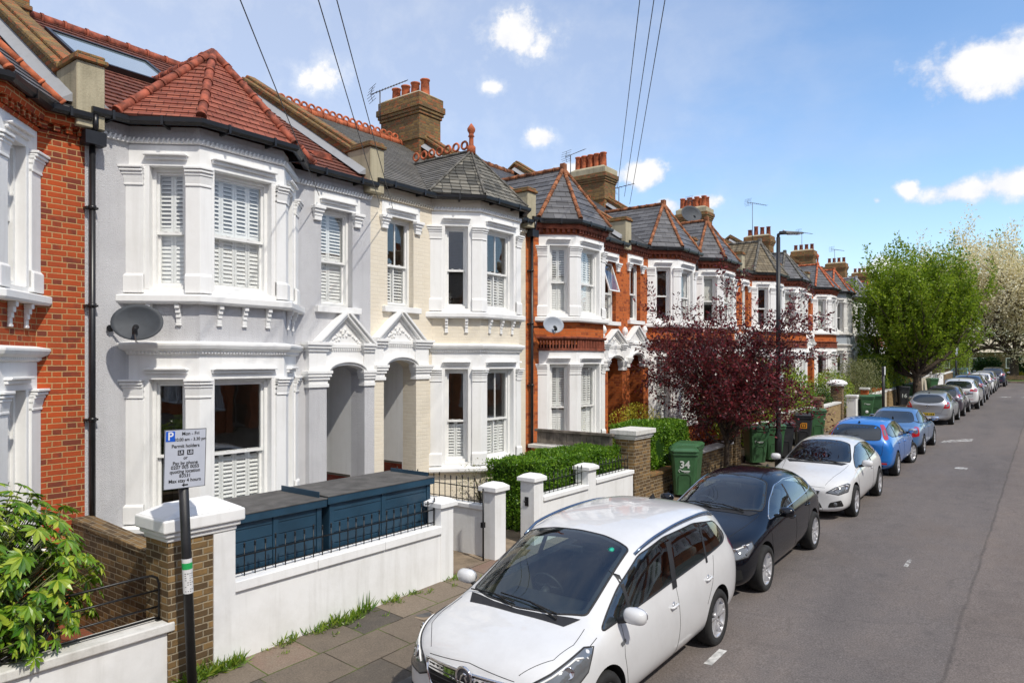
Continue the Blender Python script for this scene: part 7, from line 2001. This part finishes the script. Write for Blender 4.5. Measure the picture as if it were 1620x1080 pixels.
# ================================================================ THE TERRACE ACROSS THE ROAD (seen only in glass and paint)
_keep = {}
for o in list(bpy.data.objects):
    KIDS.setdefault(o.name, [])
for o in list(bpy.data.objects):
    if o.parent and o.name not in KIDS[o.parent.name]: KIDS[o.parent.name].append(o.name)
for i, src in enumerate((4, 5, 6, 7, 2, 3, 4, 5) + (4, 5, 6, 7, 2, 3, 4, 5, 6, 7, 2, 3, 4, 5)):
    y = -19.2 + (i - 8) * W
    o = copy_tree(HO[src]); o.location = (9.45, y + W, gz(y + W / 2)); o.rotation_euler = (0, 0, math.pi)
    o['label'] = 'red brick terraced house across the road, outside the picture'; o['group'] = 'terraced houses across the road'
for i, src in enumerate((2, 3, 4, 5)):
    y = Y0 + W * (-2 - (i ^ 1) if False else -2 - i)
    src = (3, 2, 5, 4)[i] if (i % 2 == 0) == False else (2, 3, 4, 5)[i]
    o = copy_tree(HO[src]); o.location = (XF, y, gz(y + W / 2))
    o['label'] = 'red brick terraced house left of the picture frame'; o['group'] = 'terraced houses left of the frame'
# ================================================================ CAMERA, LIGHT, SKY
THETA = math.atan(850 / 1120)
cam = bpy.data.cameras.new('camera'); co = bpy.data.objects.new('camera', cam); COL.objects.link(co)
co.location = (0, 0, 3.45); co.rotation_euler = (R(90), 0, THETA)
cam.sensor_width = 36; cam.lens = 1120 / 1620 * 36; cam.shift_y = 32 / 1620; cam.clip_end = 2000; cam.clip_start = .05
SC.camera = co
SUN_EL = R(50); SUN_AZ = R(-16)        # azimuth measured from +X towards +Y
sd = Vector((math.cos(SUN_EL) * math.cos(SUN_AZ), math.cos(SUN_EL) * math.sin(SUN_AZ), math.sin(SUN_EL)))
sun = bpy.data.lights.new('sun', 'SUN'); so = bpy.data.objects.new('sun', sun); COL.objects.link(so)
sun.energy = 2.6; sun.angle = R(1.2); sun.color = (1.0, .94, .84)
so.rotation_euler = sd.to_track_quat('Z', 'Y').to_euler()
w = bpy.data.worlds.new('World'); SC.world = w; w.use_nodes = True
nt = w.node_tree; nt.nodes.clear()
def wn(t, **k):
    nd = nt.nodes.new('ShaderNode' + t)
    for a, b in k.items(): setattr(nd, a, b)
    return nd
def lk(a, b): nt.links.new(a, b)
out = wn('OutputWorld'); sky = wn('TexSky', sky_type='NISHITA'); sky.sun_disc = False
sky.sun_elevation = SUN_EL; sky.sun_rotation = math.pi / 2 - SUN_AZ
sky.altitude = 50; sky.air_density = 1.0; sky.dust_density = .6; sky.ozone_density = 2.0
bg = wn('Background'); bg.inputs[1].default_value = .14
hs = wn('HueSaturation'); hs.inputs['Saturation'].default_value = 1.08; hs.inputs['Value'].default_value = 1.16
lk(sky.outputs[0], hs.inputs['Color']); lk(hs.outputs[0], bg.inputs[0])
tc = wn('TexCoord')
def wmath(op, a, b=0.0, clamp=False):
    nd = wn('Math', operation=op, use_clamp=clamp)
    for i, v in ((0, a), (1, b)):
        if isinstance(v, bpy.types.NodeSocket): lk(v, nd.inputs[i])
        else: nd.inputs[i].default_value = v
    return nd.outputs[0]
def wdot(v):
    nd = wn('VectorMath', operation='DOT_PRODUCT'); lk(tc.outputs['Generated'], nd.inputs[0]); nd.inputs[1].default_value = v
    return nd.outputs['Value']
n1 = wn('TexNoise'); lk(tc.outputs['Generated'], n1.inputs['Vector']); n1.inputs['Scale'].default_value = 17; n1.inputs['Detail'].default_value = 9; n1.inputs['Roughness'].default_value = .62
n2 = wn('TexNoise'); mp = wn('Mapping'); mp.inputs['Scale'].default_value = (1, 1, 2.4); lk(tc.outputs['Generated'], mp.inputs[0]); lk(mp.outputs[0], n2.inputs['Vector'])
n2.inputs['Scale'].default_value = 2.6; n2.inputs['Detail'].default_value = 10; n2.inputs['Roughness'].default_value = .6
c_, s_ = math.cos(THETA), math.sin(THETA)
def raydir(u, v):
    k = (u - 810) / 1120; m = (572 - v) / 1120
    return Vector((-s_ + k * c_, c_ + k * s_, m)).normalized()
# cumulus puffs: a place in the sky (given by its bearing) and an angular size
CL = [(815, 60, 62, 34, 1.0), (780, 138, 26, 14, .8), (853, 218, 28, 16, 1.1), (1015, 278, 34, 18, 1.1), (905, 268, 34, 12, .9), (1560, 108, 72, 32, 1.15), (1595, 85, 40, 28, 1.0),
      (1530, 302, 62, 15, 1.1), (1595, 292, 46, 17, 1.1), (1440, 303, 16, 12, .9), (1055, 325, 30, 12, 1.0), (1100, 322, 34, 14, 1.0), (1390, 430, 40, 18, 1.0), (505, 120, 46, 26, .7), (1245, 405, 26, 8, .9), (1388, 318, 8, 5, .7)]
tot = None
for (u, v, a, b, amp) in CL:
    d = raydir(u, v); up = (Vector((0, 0, 1)) - d * d.z).normalized(); rt = d.cross(up)
    rx = wmath('MULTIPLY', wdot(rt), 1120 / (a * 1.25)); ry = wmath('MULTIPLY', wdot(up), 1120 / (b * 1.3))
    fr = wmath('GREATER_THAN', wdot(d), .5)
    dist = wmath('SQRT', wmath('ADD', wmath('MULTIPLY', rx, rx), wmath('MULTIPLY', ry, ry)))
    # wider falloff below so that bases go flat
    m = wmath('MULTIPLY', wmath('SUBTRACT', 1.15, wmath('MULTIPLY', dist, .8)), fr)
    m = wmath('MULTIPLY', wmath('MAXIMUM', m, 0.0), amp)
    tot = m if tot is None else wmath('MAXIMUM', tot, m)
edge = wmath('MULTIPLY', wmath('SUBTRACT', n1.outputs['Fac'], .5), 3.0)
cm = wmath('ADD', wmath('MULTIPLY', tot, 1.35), edge)
mr = wn('MapRange', interpolation_type='SMOOTHSTEP'); lk(cm, mr.inputs[0]); mr.inputs[1].default_value = .40; mr.inputs[2].default_value = 1.25
gate = wmath('MULTIPLY', mr.outputs[0], wmath('GREATER_THAN', tot, .001))
# thin high veil, thicker to the left (-X) of the street
side = wmath('MULTIPLY', wmath('ADD', wdot((-.93, .25, .25)), -.30), 1.5, True)
veil = wn('MapRange', interpolation_type='SMOOTHSTEP'); lk(wmath('ADD', n2.outputs['Fac'], wmath('MULTIPLY', side, .40)), veil.inputs[0]); veil.inputs[1].default_value = .46; veil.inputs[2].default_value = .82
vv = wmath('MULTIPLY', veil.outputs[0], wmath('ADD', wmath('MULTIPLY', side, .62), .08), True)
back = wmath('MULTIPLY', wmath('ADD', wdot((.62, -.70, .36)), .12), 1.9, True)     # unseen bright cloud bank, added behind the viewer for neutral fill light
bk = wn('MapRange', interpolation_type='SMOOTHSTEP'); lk(wmath('ADD', n2.outputs['Fac'], wmath('MULTIPLY', back, .5)), bk.inputs[0]); bk.inputs[1].default_value = .55; bk.inputs[2].default_value = .85
vv = wmath('MAXIMUM', vv, wmath('MULTIPLY', bk.outputs[0], back))
mask = wmath('MAXIMUM', gate, vv)
cl = wn('Background'); 
cr = wn('ValToRGB'); lk(wmath('ADD', wmath('MULTIPLY', n1.outputs['Fac'], .6), wmath('MULTIPLY', gate, .35)), cr.inputs[0])
cr.color_ramp.elements[0].position = .28; cr.color_ramp.elements[0].color = (.60, .67, .84, 1); cr.color_ramp.elements[1].position = .72; cr.color_ramp.elements[1].color = (1, .99, .98, 1)
lk(cr.outputs[0], cl.inputs[0]); cl.inputs[1].default_value = .76
mx = wn('MixShader'); lk(mask, mx.inputs[0]); lk(bg.outputs[0], mx.inputs[1]); lk(cl.outputs[0], mx.inputs[2]); lk(mx.outputs[0], out.inputs[0])
SC.view_settings.view_transform = 'Standard'; SC.view_settings.look = 'None'; SC.view_settings.exposure = 0.48; SC.view_settings.gamma = 1
SC.render.engine = 'CYCLES'
SC.cycles.max_bounces = 8; SC.cycles.transparent_max_bounces = 16
